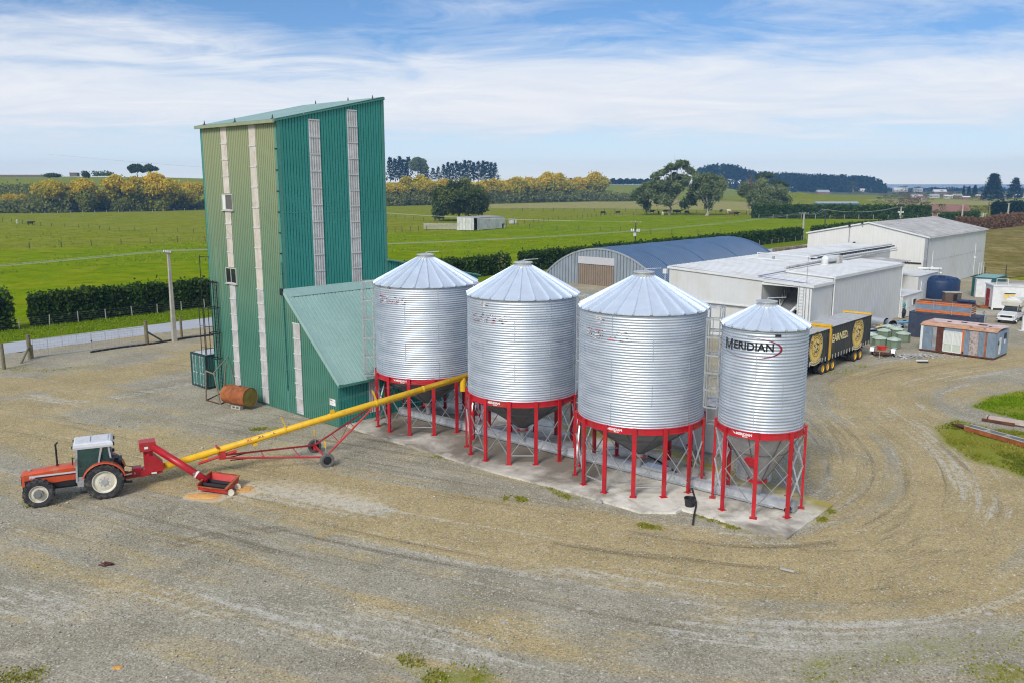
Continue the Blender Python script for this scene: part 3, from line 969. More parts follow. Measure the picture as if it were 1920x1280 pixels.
# ------------------------------------------------------------------ silos
SILOS = [  # centre, body radius, legs, eave, bottom, band bottom, apex, panels, rings
 (Vector((-5.46, 53.92)), 3.24, 14, 9.22, 3.60, 3.31, 10.78, 24, 43),
 (Vector((.62, 48.25)), 3.16, 14, 9.22, 3.62, 3.33, 10.80, 24, 43),
 (Vector((6.72, 43.34)), 3.24, 14, 9.18, 3.58, 3.28, 10.76, 24, 43),
 (Vector((11.84, 39.30)), 1.945, 8, 8.90, 4.16, 3.86, 9.80, 20, 33)]
SLABEL = ['corrugated steel hopper silo beside the green lean-to roof, crossed by the yellow auger',
  'large corrugated silo second from the green tower, its painted lettering peeling away',
  'large corrugated silo standing left of the narrow lettered one, white box behind its legs',
  'narrow corrugated silo with MERIDIAN lettering, at the open end of the concrete pad']
def on_cyl(me, R_, z0, ang0, flip=1):
 """wrap flat lettering round a cylinder"""
 for v in me.vertices:
  a = ang0 + v.co.x / R_
  rr = R_ + v.co.z
  z = v.co.y
  v.co = (rr * math.cos(a), rr * math.sin(a), z0 + z)
 me.update()
 return me
def dense_disc(pts, step=.1):
 """fill a planar polygon finely enough to be bent"""
 bm = bmesh.new()
 f = bm.faces.new([bm.verts.new((p[0], p[1], 0)) for p in pts])
 bmesh.ops.triangulate(bm, faces=[f])
 return bm
PAD_Z = .12
panel_cache, body_cache = {}, {}
def build_silo(i):
 c, R_, nl, eave, bot, band, apex, npan, rings = SILOS[i]
 t = thing('grain_silo', SLABEL[i], 'silo', (c.x, c.y, 0), 0, 'steel hopper silos on the concrete pad')
 face = math.atan2(-c.y, -c.x)
 # corrugated wall
 prof = []
 H_ = eave - bot
 for k in range(rings):
  for s_ in range(6):
   prof.append((R_ + .017 * math.cos(2 * math.pi * s_ / 6), bot + H_ * (k + s_ / 6) / rings))
 prof.append((R_ + .028, eave))
 MB().lathe(prof, 72).obj('wall', m_galv, t, smooth=True)
 # vertical sheet seams, bolted
 tiers = 5 if R_ > 2.5 else 4
 H5 = H_ / tiers
 for k in range(tiers):
  for j in range(5):
   a = 2 * math.pi * (j + .5 * (k % 2) + .13 * i) / 5
   MB().box((R_ + .021, 0, bot + H5 * (k + .5)), (.012, .028, H5 - .02)).obj('sheet_seam', m_galv, t).rotation_euler = (0, 0, a)
 # roof
 ro, rz_ = R_ + .09, eave - .04
 ri = .42 if R_ > 2.5 else .36
 da = 2 * math.pi / npan
 key = (R_, npan)
 if key not in panel_cache:
  a0, a1 = -da / 2, da / 2
  pm = MB()
  P0 = lambda r_, a, z: Vector((r_ * math.cos(a), r_ * math.sin(a), z))
  h_ = apex - rz_
  pm.add([P0(ro, a0, 0), P0(ro, a1, 0), P0(ri, a1, h_), P0(ri, a0, h_),
    P0(ro, a0, -.03), P0(ro, a1, -.03)], [(0, 1, 2, 3), (4, 5, 1, 0)])
  # standing rib along one edge
  w0, w1, hh = .05, .03, .11
  pm.add([P0(ro, a0 - w0 / ro, .0), P0(ro, a0 + w0 / ro, .0), P0(ro, a0 + .5 * w0 / ro, hh), P0(ro, a0 - .5 * w0 / ro, hh),
    P0(ri, a0 - w1 / ri, h_), P0(ri, a0 + w1 / ri, h_), P0(ri, a0 + .5 * w1 / ri, h_ + hh * .6), P0(ri, a0 - .5 * w1 / ri, h_ + hh * .6)],
   [(0, 1, 2, 3), (0, 3, 7, 4), (3, 2, 6, 7), (2, 1, 5, 6)])
  cl = MB().add([P0(ro + .01, a0 - .075 / ro, -.01), P0(ro + .01, a0 + .075 / ro, -.01), P0(ro - .03, a0, .15), P0(ro - .12, a0, .02)],
     [(0, 1, 2), (0, 2, 3), (1, 3, 2)])
  panel_cache[key] = (pm.mesh('roof_panel', m_roofpanel), cl.mesh('rib_end', m_dark))
 pme, cme = panel_cache[key]
 off = {0: .02, 1: .06, 2: .1, 3: .0}[i]
 for k in range(npan):
  p = put('roof_panel', pme, t, (0, 0, rz_), k * da + off)
  put('rib_end', cme, p)
 MB().lathe([(R_ + .05, eave - .06), (R_ + .10, eave - .065), (R_ + .10, eave - .03)], 72).obj('eave_trim', m_galv_bar, t)
 MB().lathe([(ri + .12, apex - .07), (ri + .14, apex + .02), (ri + .04, apex + .05), (ri + .04, apex + .12), (ri + .13, apex + .12), (ri + .13, apex + .16), (.0, apex + .24)], 24).obj('roof_cap', m_alu, t)
 mb = MB()
 mb.beam((.1, .1, apex + .28), (.85, -.1, apex + .34), .04, .03)
 mb.tube((.0, .0, apex + .2), (.1, .1, apex + .3), .03, 6)
 mb.obj('lid_lever', m_galv_bar, t)
 # ring beam
 MB().lathe([(R_ + .005, bot + .02), (R_ + .075, bot + .02), (R_ + .075, bot - .03), (R_ + .05, bot - .04), (R_ + .05, band + .04), (R_ + .085, band + .02), (R_ + .085, band), (R_ - .05, band), (R_ - .05, bot)], 72).obj('ring_beam', m_red, t)
 # hopper
 hz = 1.35 if R_ > 2.5 else 1.32
 ro_ = .26 if R_ > 2.5 else .34
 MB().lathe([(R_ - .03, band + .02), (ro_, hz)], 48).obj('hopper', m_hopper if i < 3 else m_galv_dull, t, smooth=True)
 rb = MB()
 nb = 12 if R_ > 2.5 else 8
 for k in range(nb):
  a = 2 * math.pi * (k + .3) / nb
  ca, sa = math.cos(a), math.sin(a)
  rb.beam((ca * (R_ - .02), sa * (R_ - .02), band), (ca * (ro_ + .01), sa * (ro_ + .01), hz), .035, .02, (ca, sa, 0))
 for f in (.38,):
  rr = R_ + (ro_ - R_) * f
  zz = band + (hz - band) * f
  rb.lathe([(rr + .015, zz + .02), (rr + .015, zz - .03)], 48)
 rb.obj('hopper_seam', m_hopper, t)
 if R_ > 2.5:
  MB().lathe([(ro_ + .02, hz + .02), (ro_ + .08, hz + .02), (ro_ + .08, hz - .12), (.17, hz - .3), (.17, .62)], 16).obj('outlet_boot', m_galv_dull, t)
  MB().bb(-.32, .32, -.3, .3, hz - .18, hz - .06).obj('slide_gate', m_redbright if i == 0 else m_red, t)
 else:
  MB().lathe([(ro_ + .02, hz + .02), (ro_ + .14, hz + .02), (ro_ + .14, hz - .07), (ro_ + .02, hz - .07)], 20).obj('outlet_flange', m_red, t)
  MB().lathe([(ro_, hz - .07), (.18, .62), (.18, .5)], 20).obj('outlet_boot', m_galv_dull, t)
  # access door in the hopper
  a = face - .32
  f = .55
  rr, zz = R_ + (ro_ - R_) * f, band + (hz - band) * f
  slope = math.atan2(R_ - ro_, band - hz)
  n_ = Vector((math.cos(a) * math.cos(slope), math.sin(a) * math.cos(slope), -math.sin(slope)))
  pc = Vector((rr * math.cos(a), rr * math.sin(a), zz))
  MB().tube(pc - n_ * .02, pc + n_ * .06, .33, 20).tube(pc + n_ * .05, pc + n_ * .09, .27, 20).obj('hopper_door', m_red, t)
 # legs, each with its foot plate
 lw = .17 if R_ > 2.5 else .14
 l0 = {0: -104.3, 1: -103.7, 2: -102.8, 3: -109.3}[i]
 lr = R_ + .12
 angs = [R(l0) + 2 * math.pi * k / nl for k in range(nl)]
 lm = MB()
 lm.bb(-.05, .05, -lw / 2, lw / 2, PAD_Z + .02, bot + .03)
 lm.bb(.05, .065, -lw / 2 - .02, lw / 2 + .02, PAD_Z + .02, bot + .03)
 lm.bb(-.05, .07, -lw / 2 - .03, lw / 2 + .03, bot - .03, bot + .05)
 lme = lm.mesh('leg', m_red)
 fme = MB().bb(-.14, .16, -.17, .17, PAD_Z, PAD_Z + .022).mesh('foot_plate', m_red)
 for a in angs:
  L = put('leg', lme, t, (lr * math.cos(a), lr * math.sin(a), 0), a)
  put('foot_plate', fme, L)
 # cross braces between neighbouring legs
 ch = 2 * lr * math.sin(math.pi / nl)
 z1, z0 = (2.45, .62) if R_ > 2.5 else (3.75, .62)
 rb_ = lr * math.cos(math.pi / nl) - .02
 spans = [(z0, z1)] if R_ > 2.5 else [(z0, (z0 + z1) / 2), ((z0 + z1) / 2, z1)]
 bms = []
 for (a_, b_) in spans:
  bms.append(MB().beam((0, -ch / 2 + .06, a_), (0, ch / 2 - .06, b_), .02, .075, (1, 0, 0)).mesh('brace', m_galv_bar))
  bms.append(MB().beam((.03, ch / 2 - .06, a_), (.03, -ch / 2 + .06, b_), .02, .075, (1, 0, 0)).mesh('brace', m_galv_bar))
 tie = MB().beam((.0, -ch / 2, .60), (.0, ch / 2, .60), .05, .06, (1, 0, 0)).mesh('tie_bar', m_galv_bar)
 for k in range(nl):
  a = angs[k] + math.pi / nl
  for b_ in bms:
   put('brace', b_, t, (rb_ * math.cos(a), rb_ * math.sin(a), 0), a)
  if R_ > 2.5 and k % 2 == 0:
   put('tie_bar', tie, t, ((rb_ - .06) * math.cos(a), (rb_ - .06) * math.sin(a), 0), a)
 # caged ladders
 for la in {0: (-21, 181), 1: (-22,), 2: (-11,), 3: (150,)}[i]:
  silo_ladder(t, R(la), R_, 3.2 if R_ > 2.5 else 4.6, eave + .1)
 # maker's plate lettering on the ring beam
 fa = face - (.52 if i < 2 else .38 if i == 2 else .36)
 me = on_cyl(text_mesh('MERIDIAN', .17, m_print_white, bold=.006), R_ + .056, (bot + band) / 2 + .02, fa)
 put('maker_lettering', me, t)
 me = on_cyl(text_mesh('MFG. INC.', .06, m_print_white, bold=.004), R_ + .056, (bot + band) / 2 - .085, fa + .03)
 put('maker_lettering', me, t)
 wing = MB().add([(-.62, .06, 0), (-.44, .0, 0), (-.40, -.06, 0), (-.50, -.05, 0), (-.52, .0, 0)], [(0, 1, 2, 3, 4)]).mesh('maker_emblem', m_print_white)
 put('maker_emblem', on_cyl(wing, R_ + .056, (bot + band) / 2 + .04, fa), t)
 return t
def silo_ladder(t, a, R_, zb, zt):
 ca, sa = math.cos(a), math.sin(a)
 N_, T_ = Vector((ca, sa, 0)), Vector((-sa, ca, 0))
 P = lambda n, s_, z: N_ * (R_ + n) + T_ * s_ + Vector((0, 0, z))
 lad = MB()
 for s_ in (-.24, .24):
  lad.beam(P(.14, s_, zb), P(.14, s_, zt), .05, .05)
 L = lad.obj('ladder', m_galv_bar, t)
 rg = MB()
 z = zb + .15
 while z < zt:
  rg.tube(P(.14, -.24, z), P(.14, .24, z), .018, 5)
  z += .3
 tag(rg.obj('rung_set', m_galv_bar, L), kind='stuff')
 n = 7
 nh = 6
 for k in range(nh):
  z = zb + (zt - zb - .1) * k / (nh - 1) + .02
  hp = MB()
  pts = [P(.14, -.3, z)] + [P(.14 + .36 + .36 * math.sin(math.pi * j / 8 - 0), -.3 * math.cos(math.pi * j / 8) * 1.15, z) if 0 < j < 8 else P(.42, -.34 if j == 0 else .34, z) for j in range(9)] + [P(.14, .3, z)]
  for p_, q_ in zip(pts, pts[1:]):
   hp.beam(p_, q_, .02, .07, (0, 0, 1))
  hp.obj('cage_hoop', m_galv_bar, t)
 for j in range(1, 8, 1):
  pp = lambda z: P(.14 + .36 + .36 * math.sin(math.pi * j / 8), -.345 * math.cos(math.pi * j / 8), z)
  MB().beam(pp(zb), pp(zt - .05), .045, .03, N_).obj('cage_bar', m_galv_bar, t)
silos = [build_silo(i) for i in range(4)]
# MERIDIAN lettering with its swoosh, bent round the narrow silo
def silo_name():
 t = silos[3]
 c, R_ = SILOS[3][0], SILOS[3][1]
 Rr = R_ + .036
 face = math.atan2(-c.y, -c.x)
 # centre of the word as measured: letters run from px 1361 to 1450 at y 640
 def ang(px):
  lo, hi = face - 1.5, face + 1.5
  for _ in range(50):
   m_ = (lo + hi) / 2
   p = Vector((c.x + Rr * math.cos(m_), c.y + Rr * math.sin(m_)))
   dep = p.y * CS - (8.1 - CAM_H) * SN
   if 960 + F_PX * p.x / dep > px:
    hi = m_
   else:
    lo = m_
  return (lo + hi) / 2
 aL, aR = ang(1361.5), ang(1451)
 arc = (aR - aL) * Rr
 mb_ = MB()
 hM, wM, k_ = .50, .50, .085
 for q_ in ([(0, 0), (k_, 0), (k_, hM), (0, hM)], [(wM - k_, 0), (wM, 0), (wM, hM), (wM - k_, hM)], [(k_, hM), (wM / 2, .12), (wM / 2, -.02), (k_, hM * .66)], [(wM - k_, hM), (wM - k_, hM * .66), (wM / 2, -.02), (wM / 2, .12)]):
  mb_.add([(x_, y_ - .30, 0) for x_, y_ in q_], [(0, 1, 2, 3)])
 big = mb_.mesh('letter', m_print_black)
 sm = text_mesh('ERIDIAN', .50, m_print_black, align='LEFT', bold=.010)
 wb = max(v.co.x for v in big.vertices)
 for v in sm.vertices:
  v.co.x += wb + .07
  v.co.y -= .05
 tot = max(v.co.x for v in sm.vertices)
 for me in (big, sm):
  # refine long edges so that the letters follow the curve
  bm = bmesh.new()
  bm.from_mesh(me)
  bmesh.ops.triangulate(bm, faces=bm.faces[:])
  bmesh.ops.subdivide_edges(bm, edges=bm.edges[:], cuts=3, use_grid_fill=True)
  bm.to_mesh(me)
  bm.free()
  for v in me.vertices:
   v.co.x *= arc / tot
  on_cyl(me, Rr, 8.16, aL)
  put('lettering', me, t)
 # swoosh: a thin open ellipse, thickest at its right end
 mb = MB()
 n = 60
 vs = []
 A, B = arc * .60, .47
 for k in range(n + 1):
  th = R(-178) + R(270) * k / n
  w_ = .012 + .034 * max(0, math.cos(th - R(-5))) ** 2
  for s_ in (-1, 1):
   vs.append((arc * .54 + (A + s_ * w_) * math.cos(th), -.10 + (B + s_ * w_ * .6) * math.sin(th), 0))
 mb.add(vs, [(2 * k, 2 * k + 1, 2 * k + 3, 2 * k + 2) for k in range(n)])
 put('swoosh', on_cyl(mb.mesh('swoosh', m_print_red), Rr, 8.16, aL), t)
 a = ang(1458)
 MB().box((0, 0, 0), (.04, .26, .09)).obj('level_sensor', m_dark, t, (Rr * math.cos(a), Rr * math.sin(a), 8.66)).rotation_euler = (0, 0, a)
silo_name()
def peeled(i, px0, px1, ztop, seed):
 """scraps of old red lettering and pale film left on the corrugations"""
 t = silos[i]
 c, R_ = SILOS[i][0], SILOS[i][1]
 Rr = R_ + .033
 r_ = random.Random(seed)
 face = math.atan2(-c.y, -c.x)
 lo_, hi_ = G(px0, 600), G(px1, 600)
 def ang(px, z):
  lo, hi = face - 1.5, face + 1.5
  for _ in range(40):
   m_ = (lo + hi) / 2
   p = Vector((c.x + Rr * math.cos(m_), c.y + Rr * math.sin(m_)))
   if 960 + F_PX * p.x / (p.y * CS - (z - CAM_H) * SN) > px:
    hi = m_
   else:
    lo = m_
  return (lo + hi) / 2
 a0, a1 = ang(px0, ztop), ang(px1, ztop)
 pitch = (SILOS[i][3] - SILOS[i][4]) / SILOS[i][8]
 sets = {'red': MB(), 'dark': MB(), 'pale': MB()}
 def scrap(kind, a, z, w, h):
  n = 7
  pts = []
  for k in range(n):
   th = 2 * math.pi * k / n
   s_ = r_.uniform(.55, 1.0)
   aa = a + w * s_ * math.cos(th) / Rr
   pts.append((Rr * math.cos(aa), Rr * math.sin(aa), z + h * s_ * math.sin(th)))
  sets[kind].add(pts, [tuple(range(n))])
 span = a1 - a0
 crest = lambda z: SILOS[i][4] + round((z - SILOS[i][4]) / pitch) * pitch
 for row, dens in ((0, 1.0), (1, .8), (2, .9), (3, 1.0)):
  z = crest(ztop - row * pitch * 1.05)
  for k in range(int(16 * dens)):
   u = r_.random()
   red = (row == 0 and u < .38) or (row == 3 and (u < .15 or .5 < u < .85))
   kind = 'red' if red and r_.random() < .75 else r_.choice(['pale', 'dark', 'dark', 'pale'])
   scrap(kind, a0 + span * u, z + r_.uniform(-.015, .015), r_.uniform(.04, .17), r_.uniform(.015, .042))
 for k in range(7):
  scrap('pale', a0 + span * r_.uniform(.28, .45), crest(ztop + .45) + r_.uniform(-.2, .12), r_.uniform(.05, .16), r_.uniform(.02, .05))
 scrap('dark', a0 + span * .48, crest(ztop + .5), .12, .03)
 scrap('dark', a0 + span * .42, crest(ztop + .38), .1, .03)
 for k, m_ in (('red', m_peel_red), ('dark', m_peel_dark), ('pale', m_peel_white)):
  tag(sets[k].obj('peeled_print', m_, t, fix=False), kind='stuff')
peeled(0, 712, 760, 8.62, 3)
peeled(1, 888, 950, 8.35, 5)
peeled(2, 1100, 1178, 8.32, 9)
# ------------------------------------------------------------------ conveyor trough under the silos
def build_conveyor():
 a, b = SILOS[0][0], SILOS[3][0]
 d = (b - a).normalized()
 rz = math.atan2(d.y, d.x)
 L = (b - a).length
 t = thing('trough_conveyor', 'long grey steel trough conveyor on the pad, running beneath all four silos', 'conveyor', (a.x, a.y, PAD_Z), rz)
 x = -2.6
 end = L + 1.0
 sec = MB().bb(0, 1.46, -.17, .17, .14, .43).bb(0, 1.46, -.24, .24, .10, .14).bb(0, 1.46, -.20, .20, .43, .46)
 sec.bb(-.012, .012, -.22, .22, .08, .49).bb(1.448, 1.472, -.22, .22, .08, .49)
 sme = sec.mesh('trough_section', m_trough)
 foot = MB().bb(-.05, .05, -.26, .26, 0, .1).mesh('stand', m_galv_dull)
 while x < end - .2:
  s_ = put('trough_section', sme, t, (x, 0, 0))
  put('stand', foot, s_, (.05, 0, 0))
  x += 1.49
 MB().bb(x, x + .4, -.22, .22, .06, .52).tube((x + .25, -.45, .3), (x + .25, .3, .3), .07, 10).obj('drive_head', m_galv_dull, t)
 MB().tube((x + .25, -.75, .3), (x + .25, -.45, .3), .13, 12).obj('motor', m_dark, t)
 m = MB().bb(-.5, .9, -.34, .34, .5, .62)
 m.obj('inlet_cover', m_galv_bar, t, (L * .745, 0, 0))
 MB().beam((-2.6, -.34, .1), (end, -.34, .1), .05, .05).obj('rail', m_galv_bar, t)
 return t
build_conveyor()
# ------------------------------------------------------------------ green drying tower with its lean-tos (local x = along the front, y = away)
TA = W(-58.8, 31.6)
TW, TD, LT = 9.70, 8.75, 5.5           # tower width, depth, lean-to width
ZA, ZB = 19.33, 21.27                  # eaves height front and back
def build_tower():
 t = thing('drying_tower', 'tall green corrugated drying tower with sloping roof, lean-tos and pale skylight strips', 'building', (TA.x, TA.y, 0), YAW)
 P0 = TA
 def fpx(px, py):                    # front wall: photo -> (x, z)
  return on_wall(P0, E1, px, py)
 sideP = W(-58.8 + TW, 31.6)
 def spx(px, py):
  return on_wall(sideP, E2, px, py)
 pitch, dep = .225, .06
 xf, yf, zf = (1, 0, 0), (0, 1, 0), (0, 0, 1)
 MB().sheet((0, 0, 0), xf, zf, (0, -1, 0), TW, 0.05, ZA, pitch, dep).obj('front_wall', m_clad_front, t, fix=False)
 roofz = lambda y: ZA + (ZB - ZA) * y / TD
 MB().sheet((TW, 0, 0), yf, zf, xf, TD, 0.05, roofz, pitch, dep).obj('side_wall', m_clad_side, t, fix=False)
 MB().sheet((TW, TD, 0), (-1, 0, 0), zf, yf, TW, 0.05, ZB, pitch, dep).obj('rear_wall', m_clad_side, t, fix=False)
 MB().sheet((0, TD, 0), (0, -1, 0), zf, (-1, 0, 0), TD, 0.05, lambda u: roofz(TD - u), pitch, dep).obj('far_side_wall', m_clad_side, t, fix=False)
 # roof slopes up away from the front
 sl_ = Vector((0, TD + .36, ZB - ZA + .08)).normalized()
 nn = Vector((1, 0, 0)).cross(sl_)
 L = math.hypot(TD + .36, ZB - ZA)
 MB().sheet((-.1, -.3, ZA - .0), xf, sl_, nn, TW + .2, 0, L, .3, .045).obj('roof', m_clad_roof, t, fix=False)
 fl = MB()
 fl.bb(-.2, TW + .2, -.42, -.28, ZA - .19, ZA + .02)
 fl.obj('gutter', mat('mossy_gutter', (.28, .32, .20), .6), t)
 fl = MB()
 fl.beam((TW + .08, -.3, ZA - .06), (TW + .07, TD + .06, ZB), .09, .22, (1, 0, 0))
 fl.beam((-.1, -.3, ZA - .06), (-.08, TD + .06, ZB), .09, .22, (1, 0, 0))
 fl.beam((-.12, TD + .08, ZB - .01), (TW + .11, TD + .08, ZB - .01), .08, .2)
 fl.obj('barge_flashing', m_flash, t)
 cf = MB()
 for x, y in ((TW, 0), (0, 0), (TW, TD)):
  sx, sy = (1 if x else -1), (1 if y else -1)
  cf.bb(x - .0 * sx, x + .062 * sx, y + .062 * sy, y - .2 * sy, .05, (ZA if not y else ZB) - .05)
  cf.bb(x - .2 * sx, x + .062 * sx, y + .062 * sy, y + .05 * sy, .05, (ZA if not y else ZB) - .06)
 cf.obj('corner_flashing', m_flash, t)
 lz = spx(620, 397)[1]
 MB().bb(TW + .058, TW + .068, .1, TD - .1, lz - .03, lz + .03).obj('sheet_lap', m_clad_side, t)
 for x, z in ((1.2, 9.6), (1.75, 9.5)):
  MB().bb(x - .12, x + .14, -.075, -.062, z - 2.6, z + 1.2).obj('patch_sheet', m_clad_front, t)
 # bird spikes along the roof edges
 sp = MB().tube((0, 0, 0), (0, 0, .32), .07, 6, .01).bb(-.09, .09, -.09, .09, -.05, .04).mesh('roof_spike', m_dark)
 for x, y in ((.9, -.2), (5.0, -.2), (9.5, -.15), (9.6, TD - .8), (1.5, TD + .1), (5.6, TD + .1)):
  put('roof_spike', sp, t, (x, y, roofz(max(0, y)) + .05))
 # skylight strips: overlapping fibreglass sheets, each its own
 def strip(face, x, z0, z1, w, n, m_):
  hs = (z1 - z0) / n
  for k in range(n):
   a, b = z0 + k * hs, z0 + (k + 1) * hs + .12
   st = .060 + .004 * (k % 2)
   mb = MB()
   if face == 'f':
    mb.sheet((x - w / 2, -st, 0), xf, zf, (0, -1, 0), w, a, b, .19, .035, 'sine')
   else:
    mb.sheet((TW + st, x - w / 2, 0), yf, zf, xf, w, a, b, .19, .035, 'sine')
   o = mb.obj('skylight_sheet', m_, t, fix=False)
   lb = MB()
   if face == 'f':
    lb.bb(x - w / 2, x + w / 2, -st - .052, -st - .036, b - .08, b)
   else:
    lb.bb(TW + st + .036, TW + st + .052, x - w / 2, x + w / 2, b - .08, b)
   lb.obj('lap', m_skylight_end, o)
 w1 = (fpx(417, 270)[0] + fpx(443, 560)[0]) / 2
 w2 = (fpx(476, 300)[0] + fpx(495, 640)[0]) / 2
 wz1 = fpx(428, 393)[1], fpx(428, 366)[1]
 wz2 = fpx(436, 530)[1], fpx(436, 504)[1]
 strip('f', w1, wz1[1] + .1, ZA - .25, .82, 4, m_lichen_skylight)
 strip('f', w1, wz2[1] + .1, wz1[0] - .1, .82, 4, m_lichen_skylight)
 strip('f', w1, .3, wz2[0] - .1, .82, 7, m_skylight)
 strip('f', w2, 8.2, ZA - .25, .82, 8, m_lichen_skylight)
 strip('f', w2, .2, 8.1, .82, 8, m_skylight)
 s1 = spx(590, 300)[0]
 s2 = spx(661, 300)[0]
 z_s = spx(600, 540)[1]
 strip('s', s1, z_s, roofz(s1) - .55, .86, 10, m_skylight)
 strip('s', s2, z_s, roofz(s2) - .45, .86, 11, m_skylight)
 # windows
 for (z0, z1), x0, x1, open_ in ((wz1, fpx(420, 380)[0], fpx(438, 380)[0], True), (wz2, fpx(427, 517)[0], fpx(445, 517)[0], False)):
  fr = MB()
  y0, y1 = -.13, -.05
  fr.bb(x0 - .05, x1 + .05, y0, y1, z0 - .06, z0).bb(x0 - .05, x1 + .05, y0, y1, z1, z1 + .06)
  fr.bb(x0 - .05, x0, y0, y1, z0, z1).bb(x1, x1 + .05, y0, y1, z0, z1)
  xm = x0 + (x1 - x0) * (.32 if open_ else .5)
  fr.bb(xm - .025, xm + .025, y0, y1, z0, z1)
  w_ = fr.obj('window', m_window_frame, t)
  MB().bb(x0, xm - .025, -.10, -.085, z0, z1).obj('pane', m_white if open_ else m_glass, w_)
  MB().bb(xm + .025, x1, -.10, -.085, z0, z1).obj('pane', mat('hazy_glass', (.13, .12, .11), .25) if open_ else m_glass, w_)
  MB().bb(x0 - .12, x1 + .12, -.2, -.05, z0 - .12, z0 - .062).obj('sill', m_window_frame, w_)
 # down pipe by the corner
 dpx = fpx(540.5, 700)[0]
 dp = MB().tube((dpx, -.14, 1.6), (dpx, -.14, 10.2), .05, 8)
 for k in range(8):
  dp.bb(dpx - .09, dpx + .09, -.2, -.05, 1.9 + k * 1.05, 1.96 + k * 1.05)
 dp.obj('downpipe', m_flash, t)
 MB().bb(dpx - .95 + .7, dpx - .62 + .7, -.2, -.05, 8.0, 8.45).obj('junction_box', m_dark, t)
 clp = MB()
 for k in range(7):
  clp.bb(TW - .2, TW + .0, -.13, -.062, 9.4 + k * 1.35, 9.46 + k * 1.35)
 clp.obj('cable_clip', m_dark, t)
 # gooseneck lamp bracket on the far side
 lb = MB().path([(0, 2.2, 16.6), (-.9, 2.2, 16.6), (-1.0, 2.2, 16.4), (-1.0, 2.2, 15.2)], .05, 6)
 b_ = lb.obj('lamp_bracket', m_dark, t)
 MB().bb(-1.3, -.7, 1.95, 2.45, 14.6, 15.2).bb(-1.1, -.8, 2.0, 2.4, 13.8, 14.55).obj('floodlight', m_alu, b_)
 MB().bb(-1.7, -1.25, 1.9, 2.5, 13.1, 13.5).bb(-.85, -.2, 2.0, 2.4, 12.9, 13.2).obj('junction_box', m_alu, b_)
 # ---- front lean-to (right of the tower)
 zt, ze = 8.12, 2.98
 x0, x1 = TW + .0, TW + LT
 LL = 9.6                               # length away from the front
 top = lambda u: zt - (zt - ze) * u / LT
 MB().sheet((x0, 0, 0), xf, zf, (0, -1, 0), LT, .05, top, pitch, dep).obj('lean_to_front_wall', m_clad_front, t, fix=False)
 MB().sheet((x1, 0, 0), yf, zf, xf, LL, .05, ze, pitch, dep).obj('lean_to_side_wall', m_clad_side, t, fix=False)
 MB().sheet((x1, LL, 0), (-1, 0, 0), zf, yf, LT, .05, lambda u: ze + (zt - ze) * u / LT, pitch, dep).obj('lean_to_rear_wall', m_clad_side, t, fix=False)
 dv = Vector((LT + .25, 0, -(zt - ze) * (LT + .25) / LT))
 Lr = dv.length
 dv.normalize()
 nr = Vector((0, 1, 0)).cross(dv)
 if nr.z < 0:
  nr = -nr
 MB().sheet((x0 + .06, -.12, zt + .06), yf, dv, nr, LL + .3, 0, Lr, .30, .055).obj('lean_to_roof', m_clad_roof, t, fix=False)
 fl = MB()
 fl.beam(Vector((x0 + .1, LL / 2, zt + .16)) - Vector((0, LL / 2 + .15, 0)), Vector((x0 + .1, LL + .15, zt + .16)), .05, .18)
 fl.add([(x0 + .063, -.16, zt + .32), (x0 + .063, LL + .15, zt + .32), Vector((x0 + .063, LL + .15, zt + .16)) + dv * .55 + nr * .02, Vector((x0 + .063, -.16, zt + .16)) + dv * .55 + nr * .02], [(0, 1, 2, 3)])
 e_ = Vector((x0 + .06, 0, zt + .06))
 for yy in (-.14, LL + .16):
  a_, b_ = e_ + Vector((0, yy, 0)), e_ + dv * Lr + Vector((0, yy, 0))
  fl.beam(a_ + nr * .02, b_ + nr * .02, .06, .24, nr)
  fl.beam(a_ + nr * .075 + Vector((0, .14, 0)), b_ + nr * .075 + Vector((0, .14, 0)), .3, .03, nr)
 fl.obj('lean_to_flashing', m_clad_roof, t)
 g_ = e_ + dv * Lr
 MB().bb(g_.x - .04, g_.x + .1, -.2, LL + .2, g_.z - .12, g_.z + .04).obj('lean_to_gutter', m_flash, t)
 MB().bb(x1 - .14, x1 + .058, -.06, .16, .05, ze - .08).obj('lean_to_corner', m_flash, t)
 # its skylight strip, clipped by the rake
 lx = (fpx(560, 640)[0] + fpx(563, 760)[0]) / 2
 zmax = top(lx - x0 + .42) - .35
 strip('f', lx, .15, zmax, .84, 6, m_skylight)
 # window in the lean-to side, seen in shade
 MB().sheet((x1 + .06, 2.4, 0), yf, zf, xf, .9, .5, ze - .25, .19, .03, 'sine').obj('skylight_sheet', m_skylight, t, fix=False)
 sg = MB().bb(fpx(620, 752)[0], fpx(630.5, 752)[0], -.075, -.05, fpx(625, 759)[1], fpx(625, 747)[1])
 s_ = sg.obj('notice_sign', m_print_white, t)
 xx = fpx(620, 752)[0]
 zz = fpx(625, 747)[1]
 MB().bb(xx + .03, xx + .3, -.08, -.076, zz - .13, zz - .04).obj('notice_header', m_orange, s_)
 # ---- rear lean-to behind the silos
 RL = along(W(-58.8 + TW, 31.6 + TD), E2, 896, 6)
 Dp = W(-58.8 + TW, 31.6 + TD)
 zr0 = HT(Dp, 488)
 zr1 = HT(Dp + E2 * RL, 517)
 xa, ya = TW - .02, TD
 tp = lambda u: zr0 - (zr0 - zr1) * u / RL
 MB().sheet((xa, ya, 0), yf, zf, xf, RL, .05, tp, pitch, dep).obj('rear_lean_to_wall', m_clad_side, t, fix=False)
 dv = Vector((0, RL + .2, -(zr0 - zr1))).normalized()
 nr = Vector((1, 0, 0)).cross(dv)
